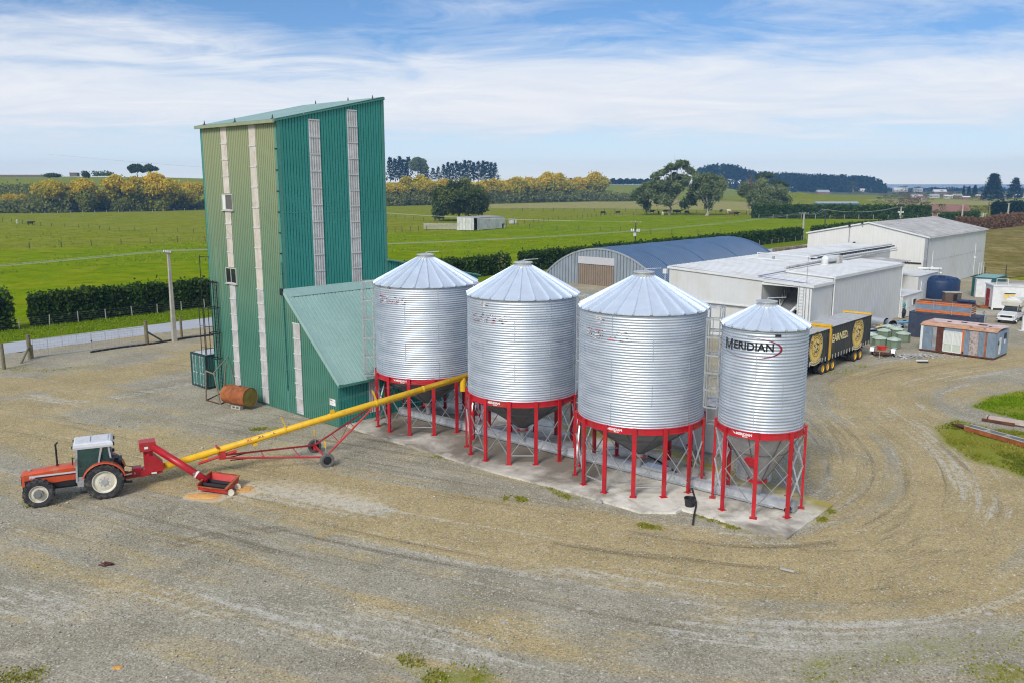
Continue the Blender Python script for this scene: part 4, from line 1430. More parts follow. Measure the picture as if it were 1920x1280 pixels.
 MB().sheet((0, ya, zr0 + .05), xf, dv, nr, TW + .15, 0, math.hypot(RL + .2, zr0 - zr1), .3, .045).obj('rear_lean_to_roof', m_clad_roof, t, fix=False)
 MB().beam((xa + .1, ya, zr0 + .02), (xa + .1, ya + RL + .2, zr1 + .02), .1, .26, (1, 0, 0)).obj('rear_lean_to_flashing', m_flash, t)
 MB().sheet((0, ya + RL, 0), xf, zf, yf, TW, .05, zr1, pitch, dep).obj('rear_lean_to_end_wall', m_clad_side, t, fix=False)
 # ---- caged ladder on the front wall near the left corner
 cx = fpx(414, 640)[0]
 z0, z1 = .2, fpx(412, 527)[1]
 lm = MB()
 for s_ in (-.25, .25):
  lm.beam((cx + s_, -.22, z0), (cx + s_, -.22, z1), .05, .06)
 lad = lm.obj('ladder', m_dark, t)
 rg = MB()
 z = z0 + .3
 while z < z1:
  rg.tube((cx - .25, -.22, z), (cx + .25, -.22, z), .015, 5)
  z += .3
 tag(rg.obj('rung_set', m_dark, lad), kind='stuff')
 zc0 = fpx(412, 668)[1]
 for k in range(4):
  z = zc0 + (z1 - zc0 - .1) * k / 3
  hp = MB()
  pts = [(cx - .25, -.12, z)] + [(cx - .42 * math.cos(math.pi * j / 8), -.3 - .55 * math.sin(math.pi * j / 8), z) for j in range(9)] + [(cx + .25, -.12, z)]
  for a_, b_ in zip(pts, pts[1:]):
   hp.beam(a_, b_, .015, .07)
  hp.obj('cage_hoop', m_dark, t)
 for j in range(0, 9, 2):
  x, y = cx - .42 * math.cos(math.pi * j / 8), -.3 - .55 * math.sin(math.pi * j / 8)
  MB().beam((x, y, zc0), (x, y, z1), .045, .02).obj('cage_bar', m_dark, t)
 # light conduit poles standing off the left corner
 pl = MB()
 for dx, dy, h0, h1 in ((-.9, -.3, .0, 10.1), (-.55, -.4, .0, 6.2), (-1.1, -.5, .0, 6.2)):
  pl.tube((dx, dy, h0), (dx, dy, h1), .03, 6)
 for z in (1.5, 3.2, 4.8, 6.1):
  pl.beam((-1.1, -.5, z), (0, -.1, z), .03, .03)
  pl.beam((-.55, -.4, z), (0, -.1, z), .03, .03)
 pl.beam((-.9, -.3, 10.0), (.1, -.06, 10.0), .05, .05)
 pl.obj('scaffold_pole', m_dark, t)
 return t
build_tower()
# ------------------------------------------------------------------ teal shipping container behind the tower
def build_container(name, label, loc, rz, L, W_, H, body, frame, roofm, doors=True, marks=False, group=None):
 """local x across the door end, y along its length"""
 t = thing(name, label, 'shipping container', loc, rz, group)
 fr = MB()
 c = .12
 for x in (c / 2, W_ - c / 2):
  for y in (c / 2, L - c / 2):
   fr.bb(x - c / 2, x + c / 2, y - c / 2, y + c / 2, 0, H)
 for z in (.0, H - .14):
  for y in (0, L - c):
   fr.bb(c, W_ - c, y, y + c, z, z + .14)
  for x in (0, W_ - c):
   fr.bb(x, x + c, c, L - c, z, z + .14)
 fr.obj('frame', frame, t)
 MB().sheet((W_ - .05, c, 0), (0, 1, 0), (0, 0, 1), (1, 0, 0), L - 2 * c, .14, H - .14, .28, .036).obj('side_wall', body, t, fix=False)
 MB().sheet((.05, L - c, 0), (0, -1, 0), (0, 0, 1), (-1, 0, 0), L - 2 * c, .14, H - .14, .28, .036).obj('side_wall', body, t, fix=False)
 MB().sheet((W_ - c, L - .05, 0), (-1, 0, 0), (0, 0, 1), (0, 1, 0), W_ - 2 * c, .14, H - .14, .28, .036).obj('end_wall', body, t, fix=False)
 MB().sheet((c, .02, H - .02), (0, 1, 0), (1, 0, 0), (0, 0, 1), L - .1, 0, W_ - 2 * c, .36, .02).obj('roof', roofm, t, fix=False)
 if doors:
  for k in (0, 1):
   x0 = c + .01 + k * (W_ / 2 - c)
   x1 = x0 + W_ / 2 - c - .02
   d = MB().bb(x0, x1, .03, .08, .15, H - .15)
   for z in np.linspace(.35, H - .7, 4):
    d.bb(x0 + .1, x1 - .1, .008, .03, z, z + .33)
   do = d.obj('door', body, t)
   lk = MB()
   for f in (.3, .7):
    x = x0 + (x1 - x0) * f
    lk.tube((x, -.02, .12), (x, -.02, H - .12), .018, 6)
    for z in (.2, 1.1, 1.6, H - .25):
     lk.bb(x - .04, x + .04, -.03, .03, z, z + .07)
    lk.beam((x, -.05, 1.15), (x + .25, -.05, 1.12), .02, .05)
   lk.obj('lock_rod', m_controof, do)
   if marks and k == 1:
    for q, (s_, w_) in enumerate((('TRLU 486', .13), ('22G1', .11))):
     me = text_mesh(s_, w_, m_print_white, align='LEFT')
     o = put('container_marking', me, do, (x0 + .35, .005, H - .5 - q * .2))
     o.rotation_euler = (R(90), 0, 0)
 else:
  MB().sheet((c, .05, 0), (1, 0, 0), (0, 0, 1), (0, -1, 0), W_ - 2 * c, .14, H - .14, .28, .036).obj('end_wall', body, t, fix=False)
 return t
cp = G(360.5, 721)
build_container('shipping_container', 'teal steel shipping container tucked beside the base of the green tower', (cp.x, cp.y, .03), YAW, 6.06, 2.3, 2.6, m_cont, m_cont_frame, m_controof, True, False)
# ------------------------------------------------------------------ rusty drum tank, block and old A-frame
def build_drum():
 a, b = G(424, 758), G(478, 768)
 c = (a + b) / 2
 rz = math.atan2((b - a).y, (b - a).x)
 t = thing('rusty_tank', 'rusty orange cylindrical tank lying on a block beside the tower wall', 'tank', (c.x, c.y - .2, .0), rz)
 r_ = .66
 zc = .25 + r_
 L = 2.25
 prof = [(r_ * .98, -L / 2)]
 for k in range(9):
  x = -L / 2 + L * (k + .5) / 9
  prof += [(r_, x - L / 22), (r_ + (.02 if k in (2, 5) else .004), x)]
 prof += [(r_ + .015, L / 2 - .04), (r_ + .015, L / 2)]
 MB().lathe(prof, 36, 'x', (0, 0, zc)).obj('shell', m_rust, t, smooth=True)
 MB().lathe([(r_ * .985, L / 2 - .03), (r_ * .5, L / 2 - .01), (.001, L / 2)], 36, 'x', (0, 0, zc)).obj('end_cap', m_drum_end, t)
 MB().lathe([(r_ * .985, -L / 2 + .01), (.001, -L / 2)], 36, 'x', (0, 0, zc)).obj('end_cap', m_rust, t)
 MB().tube((.2, 0, zc + r_ - .02), (.2, 0, zc + r_ + .08), .06, 8).obj('filler', m_rustbrown, t)
 bl = thing('concrete_block', 'hollow concrete block chocked beneath the rusty tank', 'block', (c.x - .05, c.y - .45, .02), rz)
 MB().bb(-.45, .45, -.18, .12, 0, .05).bb(-.45, -.3, -.18, .12, .05, .19).bb(-.07, .07, -.18, .12, .05, .19).bb(.3, .45, -.18, .12, .05, .19).bb(-.45, .45, -.18, .12, .19, .24).obj('block_body', m_conc_post, bl)
build_drum()
def build_aframe():
 p1, p2, p3, p4 = G(386.5, 751), G(413.5, 758.5), G(444, 742), G(420, 735)
 c = (p1 + p3) / 2
 t = thing('swing_stand', 'old rusty A-frame stand between the container and the rusty tank', 'stand', (c.x, c.y, 0))
 l = lambda p, z: (p.x - c.x, p.y - c.y, z)
 m1, m2 = (p1 + p2) / 2, (p3 + p4) / 2
 z = 2.25
 for a, m_ in ((p1, m1 + (p1 - m1) * .75), (p2, m1 + (p2 - m1) * .35), (p3, m2 + (p3 - m2) * .4), (p4, m2 + (p4 - m2) * .4)):
  MB().beam(l(a, .02), l(m_, z), .07, .07).obj('leg', m_stake, t)
 MB().beam(l(m1 + (p1 - m1) * .75, z), l(m1 + (p2 - m1) * .35, z - .1), .08, .06).obj('cross_bar', m_stake, t)
 MB().beam(l(m1 + (p2 - m1) * .35, z), l(m2, z + .6), .06, .06).obj('cross_bar', m_stake, t)
 MB().beam(l(p1, .06), l(p2, .06), .06, .06).obj('base_bar', m_rustbrown, t)
 MB().beam(l(p2, .06), l(p3, .06), .05, .05).obj('base_bar', m_rustbrown, t)
 MB().beam(l(p1, .06), l(p4, .06), .05, .05).obj('base_bar', m_rustbrown, t)
build_aframe()
# ------------------------------------------------------------------ wheel builder
def wheel_meshes(r_, w, rim_r, tm, rm, lug=0, n=36):
 ty = MB()
 ty.lathe([(rim_r, -w * .42), (r_ * .86, -w / 2), (r_ * .97, -w * .46), (r_, -w * .3), (r_, w * .3), (r_ * .97, w * .46), (r_ * .86, w / 2), (rim_r, w * .42)], n, 'y')
 if lug:
  for k in range(lug):
   for s_ in (-1, 1):
    a = 2 * math.pi * (k + (.5 if s_ > 0 else 0)) / lug
    b = a + s_ * .0 + .20
    p = lambda t_, y, rr: Vector((rr * math.cos(t_), y, rr * math.sin(t_)))
    ty.beam(p(a, s_ * w * .49, r_ * .985), p(b, s_ * w * .04, r_ * 1.0), .075, .065, p(a, 0, 1))
 tme = ty.mesh('tyre', tm)
 ri = MB()
 ri.lathe([(rim_r, -w * .42), (rim_r * .93, -w * .40), (rim_r * .88, -w * .22), (rim_r * .84, -w * .20), (rim_r * .55, -w * .30), (rim_r * .3, -w * .30), (.02, -w * .32)], n, 'y')
 ri.lathe([(rim_r, w * .42), (rim_r * .93, w * .40), (rim_r * .88, w * .22), (.02, w * .2)], n, 'y')
 return tme, ri.mesh('rim', rm)
def add_wheel(t, loc, meshes, hub=None, flip=False):
 tme, rme = meshes
 w = put('wheel', tme, t, loc, math.pi if flip else 0)
 put('rim', rme, w)
 if hub:
  put('hub', hub, w)
 return w
# ------------------------------------------------------------------ tractor (local x forward, y to its left, z up)
def build_tractor():
 rw, fw = G(198.7, 932.5), G(75.5, 949)
 d = (fw - rw).normalized()
 left = Vector((-d.y, d.x))
 c = rw - left * .78
 t = thing('tractor', 'old orange-red tractor with silver cab hitched to the auger', 'tractor', (c.x, c.y, .0), math.atan2(d.y, d.x))
 WB = (fw - rw).length
 RR, FR = .88, .67
 rear = wheel_meshes(RR, .46, .56, m_tyre, m_rim, 20)
 front = wheel_meshes(FR, .38, .42, m_tyre, m_rim, 16)
 hubr = MB().tube((0, -.19, 0), (0, -.10, 0), .15, 16)
 for k in range(8):
  a = 2 * math.pi * k / 8
  hubr.tube((.22 * math.cos(a), -.17, .22 * math.sin(a)), (.22 * math.cos(a), -.12, .22 * math.sin(a)), .025, 6)
 hubr = hubr.mesh('hub', m_tr_grey)
 hubf = MB().tube((0, -.26, 0), (0, -.06, 0), .22, 8, .24).tube((0, -.3, 0), (0, -.25, 0), .12, 10).mesh('hub', mat('hub_grey', (.20, .20, .19), .6))
 add_wheel(t, (0, .78, RR), rear, hubr, True)
 add_wheel(t, (0, -.78, RR), rear, hubr)
 add_wheel(t, (WB, .76, FR), front, hubf, True)
 add_wheel(t, (WB, -.76, FR), front, hubf)
 # chassis, engine, axles
 ch = MB().bb(-.5, WB + .35, -.22, .22, .62, 1.0).bb(.9, 2.6, -.3, .3, .72, 1.25).tube((WB, -.62, FR), (WB, .62, FR), .10, 10).bb(-.25, .25, -.6, .6, .72, 1.05)
 ch.bb(WB + .3, WB + .72, -.25, .25, .55, .95)
 ch.obj('chassis', m_dark, t)
 hx0, hx1 = 1.22, WB + .72
 # bonnet: rounded box, tapering slightly forward
 sec = lambda x, w, z0, z1: [(x, -w, z0), (x, -w, z1 - .10), (x, -w + .10, z1), (x, w - .10, z1), (x, w, z1 - .10), (x, w, z0)]
 b = MB()
 rings = [sec(hx0, .36, 1.02, 1.72), sec(hx0 + .5, .36, 1.02, 1.72), sec(hx1 - .12, .34, .92, 1.60), sec(hx1, .31, .92, 1.52)]
 vs = [v for r_ in rings for v in r_]
 fs = []
 for k in range(3):
  for i in range(6):
   j = (i + 1) % 6
   fs.append((k * 6 + i, k * 6 + j, (k + 1) * 6 + j, (k + 1) * 6 + i))
 fs += [tuple(range(5, -1, -1)), tuple(range(18, 24))]
 b.add(vs, fs)
 bo = b.obj('bonnet', m_tr_orange, t)
 MB().bb(hx1 - .02, hx1 + .03, -.27, .27, .98, 1.46).obj('grille', m_dark, bo)
 for s_ in (-.17, .17):
  MB().tube((hx1 + .02, s_, 1.3), (hx1 + .05, s_, 1.3), .08, 12).obj('headlight', m_alu, bo)
 for s_ in (-1, 1):
  MB().bb(hx0 + .02, hx1 - .35, s_ * .352, s_ * .366, 1.36, 1.44).obj('bonnet_stripe', m_tr_white, bo)
  MB().bb(hx0 + .02, hx1 - .6, s_ * .354, s_ * .37, 1.30, 1.345).obj('bonnet_stripe', m_dark, bo)
  MB().bb(hx1 - .5, hx1 - .12, s_ * .335, s_ * .352, 1.0, 1.22).obj('side_grille', m_dark, bo)
  MB().bb(hx0 + .1, hx1 - .95, s_ * .30, s_ * .345, .74, 1.1).obj('engine_block', m_dark, t)
 o = put('bonnet_lettering', text_mesh('3080', .13, m_print_white), bo, (hx1 - .45, .37, 1.335))
 o.rotation_euler = (R(90), 0, R(180))
 MB().tube((2.05, -.12, 1.6), (2.05, -.12, 1.75), .07, 10).tube((2.05, -.12, 1.7), (2.05, -.12, 2.78), .045, 10).tube((2.05, -.12, 2.76), (1.95, -.12, 2.86), .045, 10).obj('exhaust', m_dark, t)
 MB().tube((hx1 - .35, -.05, 1.55), (hx1 - .35, -.05, 1.68), .09, 10).obj('air_cap', m_tr_grey, t)
 # cab
 x0, x1 = -.42, 1.22
 wb_, wt_ = .66, .74
 z0, zb, z1 = .95, 1.55, 2.62
 pil = MB()
 pts = {'fl': ((x1, wb_, z0), (x1 - .12, wt_ - .05, z1)), 'fr': ((x1, -wb_, z0), (x1 - .12, -wt_ + .05, z1)),
  'ml': ((.25, wt_, 1.5), (.02, wt_ - .04, z1)), 'mr': ((.25, -wt_, 1.5), (.02, -wt_ + .04, z1)),
  'rl': ((x0, wt_ - .02, 1.5), (x0 + .12, wt_ - .08, z1)), 'rr': ((x0, -wt_ + .02, 1.5), (x0 + .12, -wt_ + .08, z1))}
 for k, (a, b_) in pts.items():
  pil.beam(a, b_, .17 if k[0] == 'm' else .08, .08, (1, 0, 0))
 for s_ in (-1, 1):
  pil.beam((x1, s_ * wb_, z0), (.78, s_ * wb_, z0 - .02), .07, .07)
  pil.beam((.62, s_ * wb_, z0 + .1), (.25, s_ * wt_, 1.52), .07, .08)
  pil.beam((.78, s_ * wb_, z0 - .02), (.62, s_ * wb_, z0 + .1), .07, .07)
 pil.beam((x1, -wb_, 1.72), (x1, wb_, 1.72), .06, .06)
 pil.beam((x0, -wt_, 1.52), (x0, wt_, 1.52), .06, .06)
 pil.obj('cab_frame', m_tr_grey, t)
 MB().bb(x0 + .02, x1 - .05, -.6, .6, .88, .98).bb(.7, x1 - .02, .60, .68, .7, .94).bb(.7, x1 - .02, -.68, -.60, .7, .94).obj('cab_floor', m_tr_grey, t)
 lowp = MB()
 for s_ in (-1, 1):
  lowp.add([(x1 - .03, s_ * (wb_ - .005), z0 + .02), (.70, s_ * (wb_ - .005), z0 + .02), (.58, s_ * (wb_ + .01), 1.2), (x1 - .03, s_ * (wb_ + .01), 1.2)], [(0, 1, 2, 3)])
 lowp.obj('door_panel', m_tr_grey, t)
 def glass(name, p):
  nrm = (Vector(p[1]) - Vector(p[0])).cross(Vector(p[2]) - Vector(p[0])).normalized() * .012
  MB().prism(p, nrm).obj(name, m_trglass, t)
 for s_ in (-1, 1):
  glass('door_glass', [(x1 - .05, s_ * (wb_ + .005), 1.22), (x1 - .15, s_ * (wt_ - .05), z1), (.09, s_ * (wt_ - .035), z1), (.25, s_ * (wt_ + .0), 1.58), (.58, s_ * (wb_ + .012), 1.22)])
  glass('quarter_glass', [(.14, s_ * (wt_ - .005), 1.56), (-.06, s_ * (wt_ - .045), z1), (x0 + .16, s_ * (wt_ - .085), z1), (x0 + .04, s_ * (wt_ - .025), 1.56)])
 glass('windscreen', [(x1 + .0, -wb_ + .04, 1.76), (x1 + .0, wb_ - .04, 1.76), (x1 - .12, wt_ - .1, z1), (x1 - .12, -wt_ + .1, z1)])
 glass('rear_glass', [(x0, -wt_ + .08, 1.56), (x0, wt_ - .08, 1.56), (x0 + .12, wt_ - .14, z1), (x0 + .12, -wt_ + .14, z1)])
 MB().bb(-.05, .45, -.25, .25, 1.15, 1.3).bb(-.15, -.03, -.25, .25, 1.3, 1.85).obj('seat', m_dark, t)
 MB().tube((.85, 0, 1.2), (.72, 0, 1.7), .03, 6).lathe([(.17, -.015), (.2, 0), (.17, .015)], 16, 'z', (.7, 0, 1.7)).obj('steering_wheel', m_dark, t)
 rf = MB()
 ro = [(x0 - .08, -wt_ - .02), (x1 + .02, -wt_ + .02), (x1 + .02, wt_ - .02), (x0 - .08, wt_ + .02)]
 lay = [(1.0, z1 - .02), (1.03, z1 + .08), (1.0, z1 + .2), (.9, z1 + .26)]
 cx, cy = (x0 + x1) / 2, 0
 vs = [((x - cx) * s_ + cx, y * s_, z) for s_, z in lay for x, y in ro]
 fs = [tuple(range(12, 16)), (3, 2, 1, 0)] + [(k * 4 + i, k * 4 + (i + 1) % 4, (k + 1) * 4 + (i + 1) % 4, (k + 1) * 4 + i) for k in range(3) for i in range(4)]
 rf.add(vs, fs)
 r_ = rf.obj('cab_roof', m_tr_white, t)
 MB().bb(.5, 1.05, -.5, .5, z1 + .262, z1 + .30).obj('roof_hatch', m_tr_white, r_)
 MB().bb(-.3, .35, -.5, .5, z1 + .262, z1 + .29).obj('roof_hatch', m_tr_white, r_)
 for s_ in (-1, 1):
  MB().bb(x0 - .16, x0 - .06, s_ * .55 - .07, s_ * .55 + .07, z1 - .02, z1 + .14).obj('work_light', m_dark, r_)
  MB().bb(x1 + .02, x1 + .1, s_ * .6 - .07, s_ * .6 + .07, z1 + .02, z1 + .14).obj('work_light', m_dark, r_)
 # mudguards arch over the rear wheels
 for s_ in (-1, 1):
  mg = MB()
  n = 12
  vs = []
  for k in range(n + 1):
   a = R(18) + R(150) * k / n
   for (yy, rr) in ((.5, RR + .10), (1.0, RR + .13), (1.02, RR + .07), (.5, RR + .06)):
    vs.append((rr * math.cos(a), s_ * yy, RR + rr * math.sin(a) * (1 if math.sin(a) < .8 else 1)))
  fs = []
  for k in range(n):
   for i in range(4):
    j = (i + 1) % 4
    fs.append((k * 4 + i, k * 4 + j, (k + 1) * 4 + j, (k + 1) * 4 + i))
  mg.add(vs, fs)
  mg.obj('mudguard', m_tr_orange, t)
  MB().bb(x0 - .1, x0 + .1, s_ * .86 - .1, s_ * .86 + .1, RR + RR + .12, RR + RR + .26).obj('tail_light', m_dark, t)
 mi = MB().beam((x1, .66, 2.2), (x1 + .1, .95, 2.25), .03, .03).bb(x1 + .06, x1 + .1, .86, 1.04, 1.95, 2.3)
 mi.obj('mirror', m_dark, t)
 # three point linkage, steps
 lk = MB()
 for s_ in (-.35, .35):
  lk.beam((-.4, s_, .6), (-1.25, s_ * 1.1, .55), .07, .10)
  lk.beam((-.45, s_, 1.25), (-1.0, s_ * 1.1, .58), .05, .05)
 lk.beam((-.4, 0, 1.1), (-1.1, 0, .95), .06, .06)
 lk.bb(-.62, -.35, -.3, .3, .7, 1.35)
 lk.obj('linkage', m_dark, t)
 st = MB().bb(.75, 1.1, .66, .9, .42, .46).beam((.78, .66, .44), (.78, .62, .92), .03, .03).beam((1.07, .66, .44), (1.07, .62, .92), .03, .03)
 st.obj('step', m_dark, t)
 MB().bb(-.85, -.40, -.45, .45, 1.62, 1.74).bb(-.7, -.4, -.3, .3, 1.74, 1.85).obj('toolbox', m_dark, t)
 return t
build_tractor()
# ------------------------------------------------------------------ grain auger (local x up along the tube in plan)
def build_auger():
 ax = (G(618.5, 874) + G(586, 848)) / 2
 b0 = G(287, 905)
 d = (ax - b0).normalized()
 t = thing('grain_auger', 'long yellow grain auger on red wheeled frame, raised towards the silos', 'auger', (b0.x, b0.y, 0), math.atan2(d.y, d.x))
 n2 = Vector((-d.y, d.x))
 z0, LU, z1 = .72, 17.9, 3.92
 P = lambda x: Vector((x, 0, z0 + (z1 - z0) * x / 17.7))
 r_ = .178
 dirn = (P(10) - P(0)).normalized()
 up = Vector((0, 1, 0)).cross(dirn)
 if up.z < 0:
  up = -up
 tb = MB().tube(P(.2), P(LU), r_, 20)
 tube = tb.obj('tube', m_yel, t, smooth=False)
 for f in tube.data.polygons:
  f.use_smooth = len(f.vertices) == 4
 for x in (3.3, 6.9, 9.4, 12.1, 15.0):
  MB().tube(P(x - .05), P(x + .05), r_ + .018, 20).obj('clamp_band', m_yel, t)
 for x in (7.0, 12.2):
  g_ = MB()
  a = P(x) + up * (r_)
  g_.beam(a + Vector((-.05, -.12, 0)), a + up * .55 + Vector((-.15, -.14, 0)), .04, .04)
  g_.beam(a + Vector((-.05, .12, 0)), a + up * .55 + Vector((-.15, .14, 0)), .04, .04)
  g_.beam(a + up * .55 + Vector((-.15, -.14, 0)), a + up * .55 + Vector((-.15, .14, 0)), .04, .04)
  g_.beam(a + up * .25 + Vector((-.1, -.13, 0)), a + up * .55 + Vector((-.15, .14, 0)), .03, .03)
  g_.obj('cable_guide', m_yel, t)
 for x in (2.6, 9.6, 5.2):
  MB().box(P(x) - up * (r_ + .08) * (1 if x != 9.6 else -1), (.22, .18, .2)).obj('bracket', m_yel, t)
 # drive shaft and cables under the tube
 MB().tube(P(2.2) - up * .36 - Vector((0, .12, 0)), P(4.2) - up * .30 - Vector((0, .12, 0)), .075, 8).obj('lift_track', m_red_old, t)
 MB().tube(P(3.5) - up * .26, P(14.6) - up * .22, .012, 5).obj('cable', m_yel, t)
 for s_ in (-.16, .16):
  MB().path([P(1.0) + up * (r_ + .35) + Vector((0, s_, 0)), P(7.0) + up * (r_ + .60) + Vector((0, s_, 0)), P(12.2) + up * (r_ + .6) + Vector((0, s_, 0)), P(17.4) + up * (r_ + .06) + Vector((0, s_, 0))], .006, 4).obj('guy_cable', m_wire, t)
 # discharge spout
 MB().tube(P(LU - .35), P(LU - .35) - Vector((0, 0, .85)), .19, 14).obj('discharge_spout', m_yel, t)
 # faded markings on the tube
 def onside(s_, x, size, m_):
  me = text_mesh(s_, size, m_, bold=.004)
  for v in me.vertices:
   a = v.co.y / r_ + R(28)
   p = P(x + v.co.x)
   q = p + up * (r_ + .004) * math.sin(a) + Vector((0, -1, 0)) * (r_ + .004) * math.cos(a)
   v.co = q
  me.update()
  put('faded_marking', me, t)
 onside('MK', 4.95, .19, m_peel_red)
 onside('100-61', 5.55, .17, m_peel_dark)
 onside('61', 6.3, .16, m_peel_dark)
 onside('MERIDIAN', 10.4, .15, mat('faded_print', (.50, .32, .03), .6))
 onside('MERIDIAN', 15.9, .15, bpy.data.materials['faded_print'])
 # red A-frame undercarriage
 xw = (ax - b0).length
 piv = P(3.45) - up * .42
 apx = P(11.75) - up * .22
 half = ((G(618.5, 874) - G(586, 848)).length) / 2
 MB().box(P(3.45) - up * .28, (.35, .5, .45)).beam(P(3.3) + up * .22 - Vector((0, .25, 0)), P(3.3) + up * .22 + Vector((0, .25, 0)), .1, .08).obj('pivot_bracket', m_red_old, t)
 zw = .39
 mid = {}
 for s_ in (-1, 1):
  ap = Vector((xw - .05, s_ * (half - .22), zw + .12))
  mid[s_] = ap
  MB().tube(piv + Vector((0, s_ * .25, 0)), ap, .055, 8).obj('lower_arm', m_red, t)
  MB().tube(ap + Vector((0, 0, .0)), apx + Vector((0, s_ * .16, 0)), .055, 8).obj('upper_arm', m_red_old, t)
  MB().tube(piv + Vector((.35, s_ * .25, -.18)), piv + (ap - piv) * .28 + Vector((0, s_ * .2, 0)), .03, 6).obj('strut', m_dark, t)
  MB().box(ap + Vector((0, 0, -.1)), (.16, .14, .4)).obj('axle_bracket', m_red_old, t)
  MB().tube(Vector((xw, s_ * (half - .3), zw)), Vector((xw, s_ * (half + .05), zw)), .05, 8).obj('stub_axle', m_dark, t)
  fl = MB().beam(ap + Vector((.05, 0, .0)), ap + Vector((.05, s_ * .02, .75)), .05, .05).obj('marker_post', m_galv_bar, t)
  MB().box(ap + Vector((.02, s_ * .02, .72)), (.04, .2, .34)).obj('marker', m_yel, fl)
 MB().tube(mid[-1], mid[1], .055, 8).obj('axle_beam', m_red, t)
 for f in (.3, .62):
  a, b = mid[-1] + (apx - mid[-1]) * f, mid[1] + (apx - mid[1]) * f
  MB().tube(a, b, .028, 6).obj('cross_tie', m_red, t)
 a, b = mid[-1] + (apx - mid[-1]) * .3, mid[1] + (apx - mid[1]) * .62
 MB().tube(a, b, .018, 6).obj('cross_tie', m_red, t)
 for f in (.4, .75):
  a, b = piv + (mid[-1] - piv) * f, piv + (mid[1] - piv) * f
  MB().tube(a, b, .028, 6).obj('cross_tie', m_red, t)
 whm = wheel_meshes(.39, .24, .23, m_tyre_grey, m_dark, 0, 28)
 add_wheel(t, (xw, -half, .39), whm)
 add_wheel(t, (xw, half, .39), whm, None, True)
 # boot: drive gearbox, intake housing, hitch
 bt = MB()
 pts = [(-.55, -.34, .5), (.55, -.34, .78), (.55, -.34, 1.1), (.15, -.34, 1.55), (-.35, -.34, 1.55), (-.35, -.34, .9), (-.55, -.34, .8)]
 bt.prism(pts, (0, .68, 0))
 bt.obj('boot', m_red, t)
 hb = G(270, 903)
 MB().tube((-.12, 0, 1.5), (-.12, 0, 1.86), .24, 14).obj('swivel', m_red, t)
 MB().bb(-.52, .26, -.36, .36, 1.84, 2.32).obj('gearbox_housing', m_red, t)
 MB().bb(-.95, -.5, -.24, .24, .62, 1.0).obj('gearbox', m_red, t)
 MB().bb(-.84, -.81, -.25, -.243, .7, .8).bb(-.3, -.12, -.366, -.362, 1.98, 2.1).bb(-.05, .2, -.35, -.345, .62, .7).obj('warning_label', m_print_white, t)
 hi = MB()
 for s_ in (-.22, .22):
  hi.beam((.5, s_, .62), (-1.9, s_ * .5, .48), .07, .10)
 hi.beam((-1.95, 0, .48), (-1.2, 0, .50), .10, .06)
 hi.tube((-2.1, 0, .62), (-.9, 0, .78), .05, 8)
 hi.obj('drawbar', m_red_old, t)
 MB().path([(-.9, .1, 1.0), (-1.4, .15, 1.15), (-1.9, .15, 1.3), (-2.3, .2, 1.6)], .02, 5).obj('hydraulic_hose', m_black, t)
 # swing-out intake tube, in local coordinates of the auger
 inv = Matrix.Rotation(-math.atan2(d.y, d.x), 2)
 toL = lambda p: inv @ (p - b0)
 hp = toL(G(389, 913))
 a = Vector((.1, -.3, 2.06))
 e = Vector((hp.x, hp.y, .36))
 sw = MB().tube(a, e, .185, 18)
 so_ = sw.obj('swing_tube', m_red, t)
 for f in so_.data.polygons:
  f.use_smooth = len(f.vertices) == 4
 dr = (e - a)
 MB().tube(a + dr * .80, a + dr * .835, .205, 18).obj('swing_band', m_peel_white, t)
 MB().tube(a + dr * .76 + Vector((0, -.19, -.02)), a + dr * .76 + Vector((0, -.26, -.03)), .08, 10).obj('swing_bearing', m_galv_dull, t)
 # intake trough: open box with sloping flanks, roller wheels at its end
 h0, h1 = toL(G(372, 922)), toL(G(426, 929.5))
 ux = (h1 - h0).normalized()
 uy = (toL(G(447, 911)) - h1)
 uy = uy / 1.1
 q = lambda x, y, z: Vector((h0.x + ux.x * x + uy.x * y, h0.y + ux.y * x + uy.y * y, z))
 Lh = (h1 - h0).length
 tr = MB()
 wl = .03
 tr.prism([q(0, 0, .16), q(Lh, 0, .14), q(Lh, -.06, .36), q(0, -.06, .34)], (uy.x * wl, uy.y * wl, 0))
 tr.prism([q(0, 1.05, .16), q(Lh, 1.05, .16), q(Lh, 1.2, .52), q(0, 1.2, .52)], (uy.x * wl, uy.y * wl, 0))
 tr.prism([q(0, 0, .16), q(0, 1.05, .16), q(0, 1.2, .55), q(0, -.06, .40)], (ux.x * wl, ux.y * wl, 0))
 tr.prism([q(Lh, 0, .14), q(Lh, 1.05, .16), q(Lh, 1.2, .52), q(Lh, -.06, .40)], (ux.x * wl, ux.y * wl, 0))
 tr.prism([q(0, 0, .13), q(Lh, 0, .13), q(Lh, 1.05, .13), q(0, 1.05, .13)], (0, 0, .03))
 ho = tr.obj('intake_hopper', m_red_old, t)
 rim = MB()
 rim.beam(q(0, -.06, .42), q(0, 1.2, .57), .08, .05).beam(q(Lh, -.06, .42), q(Lh, 1.2, .55), .14, .05).beam(q(0, 1.22, .54), q(Lh, 1.22, .54), .08, .04).beam(q(0, -.08, .36), q(Lh, -.08, .37), .07, .04)
 rim.obj('hopper_rim', m_rust, ho)
 MB().tube(q(.05, .35, .28), q(Lh, .35, .28), .1, 10).tube(q(.05, .75, .28), q(Lh, .75, .28), .1, 10).obj('hopper_flight', m_dark, ho)
 wm = wheel_meshes(.17, .09, .11, m_rim, m_rim, 0, 18)
 ang = math.atan2(ux.y, ux.x)
 for yy in (.1, .75):
  p = q(Lh + .18, yy, .17)
  w = put('hopper_wheel', wm[0], ho, p, ang + R(20))
  put('rim', wm[1], w)
